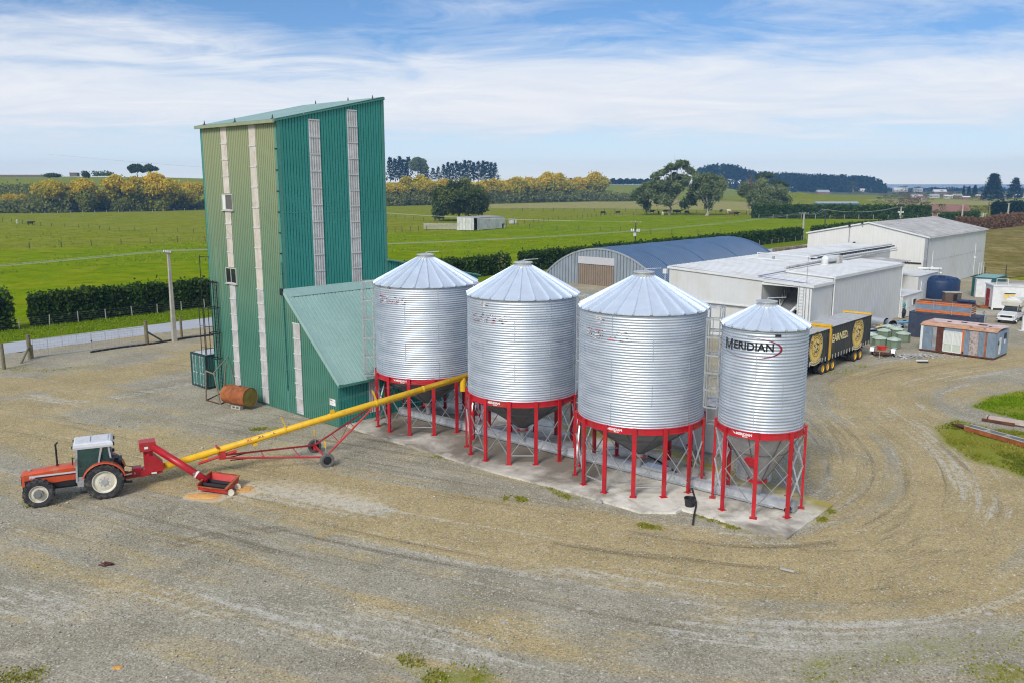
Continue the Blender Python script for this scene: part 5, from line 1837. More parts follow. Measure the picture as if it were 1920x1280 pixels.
 MB().beam(q(Lh, .1, .3), q(Lh + .18, .1, .17), .05, .05).beam(q(Lh, .75, .3), q(Lh + .18, .75, .17), .05, .05).obj('wheel_arm', m_rust, ho)
 return t
build_auger()
# spilled grain
def grain_pile(px, py, rx, ry, h, rz, label, seed):
 p = G(px, py)
 r_ = random.Random(seed)
 mb = MB()
 n, k = 28, 7
 ph = [r_.uniform(0, 6) for _ in range(4)]
 vs = [(0, 0, h)]
 for j in range(1, k + 1):
  f = j / k
  for i in range(n):
   a = 2 * math.pi * i / n
   w = 1 + .14 * math.sin(2 * a + ph[0]) + .09 * math.sin(5 * a + ph[1]) + .05 * math.sin(9 * a + ph[2])
   vs.append((rx * f * w * math.cos(a), ry * f * w * math.sin(a), h * (1 - f) ** 1.3 + r_.uniform(-.008, .008) + (.05 if j < k else -.03)))
 fs = [(0, 1 + i, 1 + (i + 1) % n) for i in range(n)]
 for j in range(k - 1):
  for i in range(n):
   fs.append((1 + j * n + i, 1 + j * n + (i + 1) % n, 1 + (j + 1) * n + (i + 1) % n, 1 + (j + 1) * n + i))
 mb.add(vs, fs)
 o = mb.obj('grain_pile', m_grain, None, (p.x, p.y, 0), True)
 o.rotation_euler = (0, 0, rz)
 tag(o, label, 'grain pile', 'grain spilled round the intake hopper')
 # loose kernels round the heap
 return o
grain_pile(380, 930, .85, .42, .10, -.1, 'flat golden heap of spilled grain in front of the hopper', 1)
grain_pile(458, 917, .5, .45, .05, .2, 'thin golden spill of grain past the hopper wheels', 2)
# ------------------------------------------------------------------ white packing shed (local x = q, y = r from its near left corner)
def wall_x(mb, x0, x1, y, z0, ztop, out=-1, pitch=.76, dep=.02):
 mb.sheet((x0, y, 0), (1, 0, 0), (0, 0, 1), (0, out, 0), x1 - x0, z0, ztop, pitch, dep)
def build_white_shed():
 q0, r0 = -47.85, 77.3
 o = W(q0, r0)
 t = thing('packing_shed', 'low white steel-clad packing shed with open conveyor bay facing the silos', 'building', (o.x, o.y, 0), YAW)
 X = lambda q: q - q0
 Y = lambda r: r - r0
 zl = lambda x: 6.72 - .0545 * x
 MB().sheet((0, 0, 0), (1, 0, 0), (0, 0, 1), (0, -1, 0), X(-37.42), 3.5, zl, .9, .006).obj('front_wall', m_whitewall, t, fix=False)
 MB().sheet((0, .25, 0), (1, 0, 0), (0, 0, 1), (0, -1, 0), X(-37.42), .05, 3.55, 1.2, .006).obj('lower_wall', m_whitewall, t, fix=False)
 MB().bb(-.05, X(-37.42), -.10, .3, 3.38, 3.5).obj('ledge', m_whiteroof, t)
 MB().bb(X(-33.77), X(-32.43), -.02, .25, .05, zl(X(-33)) - .1).obj('pillar', m_white, t)
 lad = MB()
 for s_ in (0, .45):
  lad.beam((X(-33.6) + s_, -.15, .2), (X(-33.6) + s_, -.15, 5.9), .04, .04)
 for k in range(18):
  lad.tube((X(-33.6), -.15, .4 + .3 * k), (X(-33.6) + .45, -.15, .4 + .3 * k), .015, 5)
 lad.obj('wall_ladder', m_galv_bar, t)
 MB().bb(X(-37.42), X(-33.77), -.03, .2, zl(X(-35.5)) - .35, zl(X(-35.5)) - .02).obj('bay_header', m_white, t)
 MB().sheet((X(-37.42), 9, 0), (0, -1, 0), (0, 0, 1), (1, 0, 0), 9, .05, 6.0, .8, .008).obj('bay_wall', m_whitewall, t, fix=False)
 MB().bb(X(-37.42), X(-32.5), 9, 9.1, .05, 6.0).obj('bay_wall', m_whitewall, t)
 MB().bb(X(-33.77), X(-33.70), .2, 9, .05, 5.9).obj('bay_wall', m_whitewall, t)
 cv = MB()
 cv.beam((X(-36.9), 8.5, 5.6), (X(-34.9), -.6, 2.5), 1.3, .25)
 cv.obj('bay_conveyor', m_galv_dull, t)
 rl = MB()
 for s_ in (-.8, .75):
  rl.beam((X(-36.9) + s_, 8.5, 5.85), (X(-34.9) + s_, -.6, 2.75), .16, .22)
 rl.obj('conveyor_side', m_oldroof, t)
 pc = MB()
 for k in range(9):
  f = k / 8
  pc.beam((X(-37.0) + f * 2.0 - .85, 8 - 8.2 * f, 5.6 - 2.9 * f), (X(-37.0) + f * 2.0 - .85, 8 - 8.2 * f, 6.35 - 2.9 * f), .09, .09)
 pc.obj('conveyor_post', m_oldroof, t)
 MB().tube((X(-34.1), .6, 3.6), (X(-34.6), 3.0, 4.3), .16, 10).tube((X(-34.9), -.5, 2.6), (X(-34.2), .6, 3.7), .12, 10).obj('bay_pipe', m_whiteroof, t)
 MB().bb(X(-37.3), X(-33.9), 6.0, 8.9, .05, 3.6).obj('bay_dark_block', m_dark, t)  # dark block filling the lower back of the open bay
 # right-hand flank of the low annex, then the taller block
 MB().sheet((X(-32.43), 0, 0), (0, 1, 0), (0, 0, 1), (1, 0, 0), 4.9, .05, 5.84, .8, .008).obj('annex_wall', m_whitewall, t, fix=False)
 y1, y2 = Y(82.2), Y(101.87)
 MB().sheet((X(-32.40), y1, 0), (0, 1, 0), (0, 0, 1), (1, 0, 0), y2 - y1, .05, 6.28, .76, .010).obj('side_wall', m_whitewall, t, fix=False)
 MB().sheet((X(-37.21), y1, 0), (1, 0, 0), (0, 0, 1), (0, -1, 0), 4.8, 5.2, lambda u: 6.56 - .05 * u, 1.2, .006).obj('parapet', m_whitewall, t, fix=False)
 MB().sheet((X(-32.40), y2, 0), (-1, 0, 0), (0, 0, 1), (0, 1, 0), 9.5, .05, 6.28, .76, .010).obj('rear_wall', m_whitewall, t, fix=False)
 MB().sheet((0, Y(126), 0), (0, -1, 0), (0, 0, 1), (-1, 0, 0), Y(126), .05, 6.7, .76, .010).obj('far_side_wall', m_whitewall, t, fix=False)
 MB().sheet((X(-41.9), y2, 0), (0, 1, 0), (0, 0, 1), (1, 0, 0), Y(126) - y2, .05, 6.35, .76, .010).obj('side_wall', m_whitewall, t, fix=False)
 MB().sheet((0, Y(126), 0), (1, 0, 0), (0, 0, 1), (0, 1, 0), X(-41.9), .05, lambda u: zl(u), .76, .010).obj('rear_wall', m_whitewall, t, fix=False)
 def roof(name, xa, xb, ya, yb, za, zb, m_=m_whiteroof):
  d = Vector((xb - xa, 0, zb - za))
  L = d.length
  d.normalize()
  n = Vector((0, -1, 0)).cross(d)
  if n.z < 0:
   n = -n
  MB().sheet((xa, ya, za), (0, 1, 0), d, n, yb - ya, 0, L, .9, .12).obj(name, m_, t, fix=False)
 roof('roof', -.15, X(-37.2), -.12, Y(101.9), zl(-.15) + .02, zl(X(-37.2)) + .02)
 roof('roof', -.15, X(-41.85), Y(101.9), Y(126.1), zl(-.15) + .02, zl(X(-41.85)) + .02)
 roof('annex_roof', X(-37.2), X(-32.3), -.12, y1 - .03, zl(X(-37.2)) + .02, 5.88)
 roof('upper_roof', X(-37.25), X(-32.28), y1 - .1, y2 + .1, 6.58, 6.30)
 roof('lower_roof', X(-41.9), X(-36.5), y2 + .1, Y(118), 5.6, 5.3, m_oldroof)
 trim = MB()
 trim.bb(-.2, -.1, -.16, Y(126), zl(-.1) - .16, zl(-.1) + .06)
 trim.beam((-.15, -.12, zl(-.15) - .02), (X(-37.2), -.14, zl(X(-37.2)) + .04), .06, .24)
 trim.beam((X(-37.2), -.12, zl(X(-37.2)) - .02), (X(-32.3), -.14, 5.90), .06, .26)
 trim.bb(X(-32.33), X(-32.20), y1 - .1, y2 + .1, 6.16, 6.43)
 trim.beam((X(-37.25), y1 - .14, 6.64), (X(-32.28), y1 - .14, 6.36), .06, .16)
 trim.bb(X(-32.36), X(-32.24), -.1, y1 - .13, 5.74, 6.0)
 trim.obj('roof_trim', m_whiteroof, t)
 for y in (y1 + .06, y2 - .06):
  MB().tube((X(-32.3), y, .1), (X(-32.3), y, 6.15), .06, 8).obj('downpipe', m_white, t)
 # pipes on the roof
 L3 = lambda px, py, z: Vector((QR(G(px, py, z))[0] - q0, QR(G(px, py, z))[1] - r0, z))
 dt = MB()
 a, b = L3(1547, 486, 7.3), L3(1572, 484, 7.2)
 dt.path([a - Vector((0, 0, .9)), a, b, b - Vector((.2, 0, .9))], .36, 14)
 dt.lathe([(.5, -.1), (.5, .1)], 14, 'z', tuple(a - Vector((0, 0, .6))))
 dt.obj('roof_duct', m_whiteroof, t)
 bx = MB()
 bx.bb(a.x - .6, a.x + .5, a.y + 2.5, a.y + 3.6, 6.4, 7.5)
 bx.obj('roof_fan', m_oldroof, t)
 for dx, dz, r_, m_ in ((.05, .55, .14, m_whiteroof), (.45, .30, .10, m_dark), (.75, .05, .12, m_whiteroof), (.95, -.25, .07, m_oldroof)):
  MB().tube((X(-41.9) + dx, Y(98), 6.35 + dz), (X(-41.9) + dx, Y(126.2), 6.35 + dz), r_, 8).obj('roof_pipe', m_, t)
 MB().tube((X(-37.6), y1 + .5, 6.9), (X(-38.4), Y(104), 6.9), .14, 8).obj('roof_pipe', m_oldroof, t)
 MB().tube((X(-37.3), y1 + .5, 6.75), (X(-37.9), Y(104), 6.75), .08, 8).obj('roof_pipe', m_whiteroof, t)
 fr = MB()
 c0, c1 = L3(1420, 482, 6.75), L3(1532, 492, 6.6)
 fr.path([c0 - Vector((0, 0, .2)), c0 + Vector((0, 0, .5)), c1 + Vector((0, 0, .5))], .06, 6)
 fr.path([c0 + Vector((.2, -3, .1)), c1 + Vector((-1, -1.5, .1))], .05, 6)
 fr.obj('roof_pipe', m_whiteroof, t)
 p1, p2, p3 = L3(1421, 520, 6.4), L3(1519, 532, 6.05), L3(1476, 508, 6.5)
 MB().path([p3, p1 + Vector((0, 0, .1)), p2], .05, 6).obj('roof_pipe', mat('lilac_pipe', (.22, .22, .38), .5), t)
 v = L3(1450, 489, 6.5)
 MB().tube(v, v + Vector((0, 0, .5)), .15, 10).bb(v.x - .3, v.x + .4, v.y - .1, v.y + .1, v.z, v.z + .15).obj('roof_vent', m_galv_dull, t)
 MB().tube((X(-33.1), .3, .05), (X(-33.1), .3, 8.6), .03, 6).obj('mast', m_galv_bar, t)
 for dx in (.0, .35):
  MB().tube((X(-32.95) + dx, -.1, .05), (X(-32.95) + dx, -.1, 5.8), .045, 6).obj('conduit', m_galv_bar, t)
build_white_shed()
def build_box(name, label, cat, q, r, w, d, h0, h1, wallm, roofm, extra=None):
 """simple hut: local x from 0..w along q, y 0..d along r; roof falls from h1 (left) to h0 (right)"""
 o = W(q, r)
 t = thing(name, label, cat, (o.x, o.y, 0), YAW)
 hz = lambda u: h1 + (h0 - h1) * u / w
 MB().sheet((0, 0, 0), (1, 0, 0), (0, 0, 1), (0, -1, 0), w, .05, hz, .76, .008).obj('front_wall', wallm, t, fix=False)
 MB().sheet((w, 0, 0), (0, 1, 0), (0, 0, 1), (1, 0, 0), d, .05, h0, .76, .008).obj('side_wall', wallm, t, fix=False)
 MB().sheet((w, d, 0), (-1, 0, 0), (0, 0, 1), (0, 1, 0), w, .05, lambda u: hz(w - u), .76, .008).obj('rear_wall', wallm, t, fix=False)
 MB().sheet((0, d, 0), (0, -1, 0), (0, 0, 1), (-1, 0, 0), d, .05, h1, .76, .008).obj('side_wall', wallm, t, fix=False)
 s = MB()
 s.prism([(-.1, -.1, h1 + .03), (w + .1, -.1, h0 + .03), (w + .1, -.1, h0 + .10), (-.1, -.1, h1 + .10)], (0, d + .2, 0))
 s.obj('roof', roofm, t)
 return t
t1 = build_box('white_annex', 'white flat-roofed annex between the packing shed and the blue tank', 'building', -40.2, 119.1, 4.5, 8.5, 3.25, 3.35, m_whitewall, m_whiteroof)
MB().bb(4.53, 4.56, 1.2, 2.4, .1, 2.2).obj('door', m_white, t1)
MB().tube((4.6, 1.0, .1), (4.6, 1.0, 2.6), .06, 6).obj('downpipe', m_white, t1)
t2 = build_box('site_office', 'small white office hut with one dark window at the packing shed end', 'building', -36.0, 102.1, 3.9, 6.6, 2.55, 2.6, m_whitewall, m_whiteroof)
w_ = MB().bb(3.92, 3.98, 3.4, 4.6, 1.2, 2.0).obj('window', m_white, t2)
MB().bb(3.98, 4.0, 3.5, 4.5, 1.28, 1.92).obj('pane', m_glass, w_)
d_ = MB().bb(3.92, 3.97, 1.3, 2.3, .1, 2.05).obj('door', m_white, t2)
MB().bb(3.97, 4.0, 2.1, 2.2, 1.0, 1.1).obj('handle', m_dark, d_)
MB().bb(3.92, 3.96, .3, .8, .9, 1.4).obj('meter_box', m_oldroof, t2)
# ------------------------------------------------------------------ big gabled warehouse
def build_warehouse():
 q0, q1, qa, r0, r1 = -56.8, -38.91, -47.44, 132.5, 164.3
 he, ha = 7.66, 9.52
 o = W(q0, r0)
 t = thing('warehouse', 'big cream-white gabled warehouse with lichen-dark roof at the far right', 'building', (o.x, o.y, 0), YAW)
 w, d, xa = q1 - q0, r1 - r0, qa - q0
 gz = lambda u: he + (ha - he) * (u / xa if u < xa else (w - u) / (w - xa))
 g = MB()
 g.sheet((0, 0, 0), (1, 0, 0), (0, 0, 1), (0, -1, 0), xa, .05, gz, .76, .010)
 g.sheet((xa, 0, 0), (1, 0, 0), (0, 0, 1), (0, -1, 0), w - xa, .05, lambda u: gz(u + xa), .76, .010)
 g.obj('gable_wall', cladding('cream_cladding', (.70, .69, .63), (.75, .74, .70), (.62, .52, .25), 0, 1, 0), t, fix=False)
 MB().sheet((w, 0, 0), (0, 1, 0), (0, 0, 1), (1, 0, 0), d, .05, he, .76, .012).obj('side_wall', m_whitewall, t, fix=False)
 MB().sheet((0, d, 0), (0, -1, 0), (0, 0, 1), (-1, 0, 0), d, .05, he, .76, .012).obj('side_wall', m_whitewall, t, fix=False)
 MB().sheet((w, d, 0), (-1, 0, 0), (0, 0, 1), (0, 1, 0), w, .05, lambda u: gz(w - u), .76, .010).obj('gable_wall', m_whitewall, t, fix=False)
 for xa_, xb_ in ((xa, w + .25), (xa, -.25)):
  a, b = Vector((xa_, -.25, ha + .05)), Vector((xb_, -.25, he + .05 - .05))
  dv = (b - a)
  L = dv.length
  dv.normalize()
  n = Vector((0, 1, 0)).cross(dv)
  if n.z < 0:
   n = -n
  MB().sheet(a, (0, 1, 0), dv, n, d + .5, 0, L, .45, .05, 'trap').obj('roof', m_oldroof if xb_ > xa_ else m_whiteroof, t, fix=False)
 tr = MB()
 tr.beam((xa, -.2, ha + .04), (w + .25, -.2, he - .02), .1, .2).beam((xa, -.2, ha + .04), (-.25, -.2, he - .02), .1, .2)
 tr.bb(w + .2, w + .32, -.2, d + .2, he - .15, he + .02)
 tr.obj('roof_trim', m_whiteroof, t)
 MB().bb(w - .3, w + .05, -.12, -.04, .05, he - .1).bb(w + .04, w + .1, -.1, .3, .05, he - .1).obj('corner_duct', m_galv_dull, t)
 MB().bb(xa + 3.2, w - .6, -.14, -.04, 3.75, 3.95).obj('flashing_strip', m_dark, t)
 MB().bb(6.5, 6.6, -.15, -.05, 5.6, 8.9).bb(4.9, 6.5, -.12, -.05, 5.65, 5.7).bb(8.4, 8.5, -.15, -.05, 8.9, 9.5).obj('conduit', m_galv_dull, t)
 for x, z in ((6.55, 5.6), (7.4, 6.4), (6.55, 9.0), (8.45, 9.5)):
  MB().bb(x - .16, x + .16, -.3, -.05, z - .16, z + .16).obj('wall_lamp', m_dark, t)
 for y in (2.6, 25.5):
  MB().tube((w + .12, y, .1), (w + .12, y, 5.5), .05, 6).bb(w + .05, w + .35, y - .15, y + .15, 3.1, 3.3).obj('downpipe', m_white, t)
 fr = MB()
 for y in (26, 27.5, 29):
  fr.beam((w + .8, y, 0), (w + .8, y, 2.2), .06, .06)
 fr.beam((w + .8, 26, 2.2), (w + .8, 29, 2.2), .06, .06)
 fr.obj('handrail', m_white, t)
 vents = MB()
 for k in range(26):
  vents.bb(w + .037, w + .06, 4 + k, 4.25 + k, 4.05, 4.2)
 vents.obj('wall_vent', m_oldroof, t)
 return t
build_warehouse()
dk = W(-38.0, 131.0)
rk = thing('pipe_rack', 'rack of white pipes stacked between the packing shed and the warehouse', 'rack', (dk.x - 1.6, dk.y - 3.2, 0), YAW)
for z in (2.4, 3.0, 3.6):
 MB().tube((-1.4, 0, z), (1.4, 1.2, z), .16, 8).obj('pipe', m_whiteroof, rk)
for x in (-1.2, 0, 1.2):
 MB().beam((x, .5 + x * .4, 0), (x, .5 + x * .4, 3.7), .1, .1).obj('post', m_galv_dull, rk)
# ------------------------------------------------------------------ half-round barn
def build_quonset():
 ql, r0, qa = -88.9, 105.0, -77.2
 hw, H_, L = qa - ql, 5.6, 40.0
 o = W(qa, r0)
 t = thing('arched_barn', 'half-round barn with slate-blue ribbed roof and brown sliding door', 'barn', (o.x, o.y, 0), YAW)
 Rr = (hw * hw + H_ * H_) / (2 * H_)
 a_ = math.asin(hw / Rr)
 arcz = lambda x: H_ - Rr + math.sqrt(max(0, Rr * Rr - x * x))
 # roof: ribs run round the arch, so the profile runs along its length
 n, pitch = 40, .5
 ys = []
 y = -.2
 while y < L:
  ys += [(y, 0), (y + pitch * .5, 0), (y + pitch * .6, 1), (y + pitch * .9, 1)]
  y += pitch
 vs, fs = [], []
 for (y, d) in ys:
  for k in range(n + 1):
   b = -a_ + 2 * a_ * k / n
   rr = Rr + .04 + d * .09
   vs.append((rr * math.sin(b), y, H_ - Rr + rr * math.cos(b)))
 for i in range(len(ys) - 1):
  for k in range(n):
   fs.append((i * (n + 1) + k, i * (n + 1) + k + 1, (i + 1) * (n + 1) + k + 1, (i + 1) * (n + 1) + k))
 MB().add(vs, fs).obj('roof', m_quon_roof, t, fix=False)
 for yb in (5.5, 16.5, 27.5, L - .3):
  mb = MB()
  vs, fs = [], []
  for (y, d) in ((yb - .35, .115), (yb - .2, .16), (yb + .2, .16), (yb + .35, .115)):
   for k in range(n + 1):
    b = -a_ + 2 * a_ * k / n
    vs.append(((Rr + d) * math.sin(b), y, H_ - Rr + (Rr + d) * math.cos(b)))
  for i in range(3):
   for k in range(n):
    fs.append((i * (n + 1) + k, i * (n + 1) + k + 1, (i + 1) * (n + 1) + k + 1, (i + 1) * (n + 1) + k))
  mb.add(vs, fs).obj('roof_cap', m_quon_roof, t, fix=False)
 rim = MB()
 for k in range(n):
  b0, b1 = -a_ + 2 * a_ * k / n, -a_ + 2 * a_ * (k + 1) / n
  f = lambda b, rr, y: (rr * math.sin(b), y, H_ - Rr + rr * math.cos(b))
  rim.add([f(b0, Rr + .13, -.26), f(b1, Rr + .13, -.26), f(b1, Rr - .12, -.26), f(b0, Rr - .12, -.26), f(b0, Rr + .13, -.18), f(b1, Rr + .13, -.18)], [(0, 1, 2, 3), (0, 4, 5, 1)])
 rim.obj('verge_trim', m_galv_bar, t)
 dl, dr = -4.1, 2.75
 ww = MB()
 ww.sheet((-hw, 0, 0), (1, 0, 0), (0, 0, 1), (0, -1, 0), hw + dl, .02, lambda u: arcz(u - hw), .58, .17)
 ww.sheet((dr, 0, 0), (1, 0, 0), (0, 0, 1), (0, -1, 0), hw - dr, .02, lambda u: arcz(u + dr), .58, .17)
 ww.sheet((dl, 0, 0), (1, 0, 0), (0, 0, 1), (0, -1, 0), dr - dl, 4.25, lambda u: arcz(u + dl), .58, .17)
 ww.obj('gable_wall', m_quon_wall, t, fix=False)
 MB().sheet((dl + .05, -.02, 0), (1, 0, 0), (0, 0, 1), (0, -1, 0), dr - dl - .1, .02, 3.3, .42, .10).obj('sliding_door', m_quon_door, t, fix=False)
 MB().bb(dl + .02, dr - .02, -.22, -.14, 3.2, 4.32).obj('door_lintel', m_quon_lintel, t)
 MB().bb(dl - .12, dl + .02, -.2, -.1, .02, 5.1).bb(dr - .02, dr + .1, -.2, -.1, .02, 5.2).obj('door_jamb', m_quon_wall, t)
 MB().tube((-4.7, -.3, 5.0), (-4.7, -.3, 4.4), .16, 10, .1).tube((-4.7, -.3, 4.4), (-4.7, -.25, 2.4), .05, 6).obj('gable_lamp', m_galv_dull, t)
 bk = MB().sheet((hw, L, 0), (-1, 0, 0), (0, 0, 1), (0, 1, 0), 2 * hw, .02, lambda u: arcz(hw - u), .42, .1)
 bk.obj('gable_wall', m_quon_wall, t, fix=False)
 lx, lz = on_wall(W(qa, r0), E1, 1251, 508)
 MB().bb(lx - .3, lx + .3, -.7, -.3, lz - .35, lz + .3).tube((lx, -.5, lz - 1.6), (lx, -.5, lz - .35), .05, 6).obj('floodlight', m_whiteroof, t)
build_quonset()
# pallets of bricks beside the gravel lane
for k, (px, py) in enumerate(((1464, 472), (1482, 470), (1502, 467))):
 p = G(px, py + 6)
 t = thing('pallet_stack', ['stacked timber pallets beyond the arched barn, nearest its end', 'middle stack of timber pallets on the gravel beyond the arched barn', 'stack of timber pallets touching the warehouse corner in view'][k], 'pallet stack', (p.x, p.y, 0), YAW, 'pallet stacks beyond the barn')
 for z in range(6):
  b = MB()
  for x in np.linspace(-1.4, 1.2, 5):
   b.bb(x, x + .38, -1.4, 1.4, z * .26 + .14, z * .26 + .2)
  for y in (-1.3, 0, 1.2):
   b.bb(-1.4, 1.5, y, y + .12, z * .26, z * .26 + .14)
  b.obj('pallet', m_crate, t)
# ------------------------------------------------------------------ white container and pieces behind the silos
a, b = G(1252, 837), G(1362, 858)
dd = (b - a)
t = thing('white_container', 'white box container standing behind the silo legs, pale roof', 'shipping container', (a.x, a.y, .0), math.atan2(dd.y, dd.x))
Lw = dd.length
Hw = HT(b, 767)
MB().bb(0, Lw, 0, 2.3, .16, Hw).obj('body', m_white, t)
MB().bb(-.03, Lw + .03, -.03, 2.33, .02, .16).obj('base_rail', m_conc_post, t)
MB().sheet((0, 0, Hw + .01), (1, 0, 0), (0, 1, 0), (0, 0, 1), Lw, -.03, 2.33, .4, .03).obj('roof', m_whiteroof, t, fix=False)
MB().bb(.05, .12, -.02, -.003, .16, Hw).bb(Lw - .12, Lw - .05, -.02, -.003, .16, Hw).obj('corner_post', m_alu, t)
MB().bb(Lw * .33, Lw * .33 + .26, -.03, -.005, .28, .40).obj('vent_slot', m_dark, t)
MB().bb(Lw + .003, Lw + .03, .3, 1.2, .2, 2.0).obj('door', m_whiteroof, t)
p = G(1418, 908)
t = thing('white_tank', 'low white ribbed tank behind the legs of the narrow silo', 'tank', (p.x + .1, p.y + .9, .0))
pr = [(.86 + .03 * (k % 2), .02 + .10 * k) for k in range(9)]
MB().lathe([(.84, 0)] + pr + [(.84, .9), (.3, 1.02), (0, 1.04)], 40).obj('shell', m_whiteroof, t)
ribs = MB()
for k in range(30):
 a_ = 2 * math.pi * k / 30
 ribs.beam((.89 * math.cos(a_), .89 * math.sin(a_), .03), (.89 * math.cos(a_), .89 * math.sin(a_), .88), .03, .03, (math.cos(a_), math.sin(a_), 0))
ribs.obj('rib', m_whiteroof, t)
MB().lathe([(.2, 1.0), (.2, 1.08), (0, 1.1)], 16).obj('lid', m_white, t)
# bucket and hose
p = G(1293, 952)
t = thing('bucket', 'black rubber bucket on the edge of the concrete pad', 'bucket', (p.x, p.y, .125))
MB().lathe([(0, .01), (.22, 0), (.275, .40), (.29, .41), (.265, .42), (.25, .39), (.2, .05), (0, .05)], 24).obj('bucket_body', m_black, t)
hn = MB()
pts = [(.28 * math.cos(a_), .05 * 0 + .28 * math.sin(a_) * .2 - .02, .38 - .10 * math.sin(a_)) for a_ in np.linspace(0, math.pi, 9)]
hn.path(pts, .012, 5)
hn.obj('handle', m_dark, t)
def ribbon_hose(name, label, pts, r_, z):
 mb = MB()
 P = [Vector((p.x, p.y, z if not isinstance(z, list) else z[i])) for i, p in enumerate(pts)]
 out = []
 for i in range(len(P) - 1):
  p0, p1, p2, p3 = P[max(i - 1, 0)], P[i], P[i + 1], P[min(i + 2, len(P) - 1)]
  for k in range(5):
   t = k / 5
   out.append(.5 * (2 * p1 + (p2 - p0) * t + (2 * p0 - 5 * p1 + 4 * p2 - p3) * t * t + (3 * p1 - p0 - 3 * p2 + p3) * t ** 3))
 out.append(P[-1])
 mb.path(out, r_, 8)
 return tag(mb.obj(name, m_black, None, (0, 0, 0), True), label, 'hose')
ribbon_hose('hose', 'black hose from the hopper across the pad past the bucket', [G(1215, 860), G(1240, 872), G(1270, 892), G(1293, 912), G(1300, 930), G(1305, 950), G(1301, 970), G(1299, 985)], .045, [.2, .17, .17, .17, .17, .17, .12, .07])
ribbon_hose('hose', 'long black water pipe on the gravel along the gate and pole', [G(170, 661), G(230, 652), G(285, 645.5), G(330, 638), G(350, 635), G(400, 629)], .085, .1)
# ------------------------------------------------------------------ road trailers with curtain sides
def badge(t, y, z, R_, x):
 """round brewery badge with lettering on its ring, printed on the side (facing +x)"""
 def disc(name, r0, r1, m_, off, n=40, sx=1.0):
  mb = MB()
  vs = []
  for k in range(n):
   a_ = 2 * math.pi * k / n
   vs += [(x + off, y + r0 * math.cos(a_) * sx, z + r0 * math.sin(a_)), (x + off, y + r1 * math.cos(a_) * sx, z + r1 * math.sin(a_))]
  fs = [(2 * k, 2 * k + 1, (2 * k + 3) % (2 * n), (2 * k + 2) % (2 * n)) for k in range(n)]
  mb.add(vs, fs)
  mb.obj(name, m_, t, fix=False)
 disc('badge_rim', R_ * .95, R_, m_badge_pale, .005)
 disc('badge_rim', R_ * .91, R_ * .95, m_badge_dark, .005)
 disc('badge_ring', R_ * .60, R_ * .91, m_badge_yel, .005)
 disc('badge_rim', R_ * .56, R_ * .60, m_badge_dark, .005)
 disc('badge_centre', .0, R_ * .56, m_badge_yel, .005)
 r_ = random.Random(4)
 for mm, n, s0, s1 in ((m_badge_dark, 34, .08, .24), (m_badge_pale, 24, .05, .15)):
  mb = MB()
  for k in range(n):
   rr, a_ = R_ * .42 * math.sqrt(r_.random()), r_.uniform(0, 6.28)
   cy, cz = y + rr * math.cos(a_), z + rr * math.sin(a_)
   w, h, b_ = r_.uniform(s0, s1), r_.uniform(.05, .12), r_.uniform(0, 3.1)
   ox = .008 if mm is m_badge_dark else .012
   c_, s_ = math.cos(b_), math.sin(b_)
   mb.add([(x + ox + .0004 * k / n, cy + u * w * c_ - v * h * s_, cz + u * w * s_ + v * h * c_) for u, v in ((-1, 0), (0, -1), (1, 0), (0, 1))], [(0, 1, 2, 3)])
  mb.obj('badge_motif', mm, t, fix=False)
 word = 'DB DRAUGHT'
 n = len(word)
 for k, ch_ in enumerate(word):
  if ch_ == ' ':
   continue
  a_ = R(168) - R(156) * k / (n - 1)
  me = text_mesh(ch_, R_ * .30, m_badge_dark, bold=.012)
  rr = R_ * .755
  for v in me.vertices:
   lx, ly = v.co.x, v.co.y
   u = rr * math.cos(a_) + lx * math.sin(a_) + ly * math.cos(a_)
   w = rr * math.sin(a_) - lx * math.cos(a_) + ly * math.sin(a_)
   v.co = (x + .009, y + u, z + w)
  put('badge_letter', me, t)
 # ribbon under the badge
 mb = MB()
 vs = []
 for k in range(13):
  u = -1 + 2 * k / 12
  zz = z - R_ * (1.02 - .16 * u * u)
  vs += [(x + .014, y + u * R_ * .82, zz - .14), (x + .014, y + u * R_ * .82, zz + .14)]
 mb.add(vs, [(2 * k, 2 * k + 2, 2 * k + 3, 2 * k + 1) for k in range(12)])
 mb.obj('badge_ribbon', m_badge_pale, t, fix=False)
 rb = MB()
 for k in range(16):
  u = -.9 + 1.8 * k / 15
  zz = z - R_ * (1.02 - .16 * u * u)
  rb.add([(x + .018, y + u * R_ * .8 + a_, zz + b_) for a_, b_ in ((-.03, -.08), (.04, -.07), (.05, .05), (-.02, .08))], [(0, 1, 2, 3)])
 rb.obj('ribbon_mark', m_badge_dark, t, fix=False)
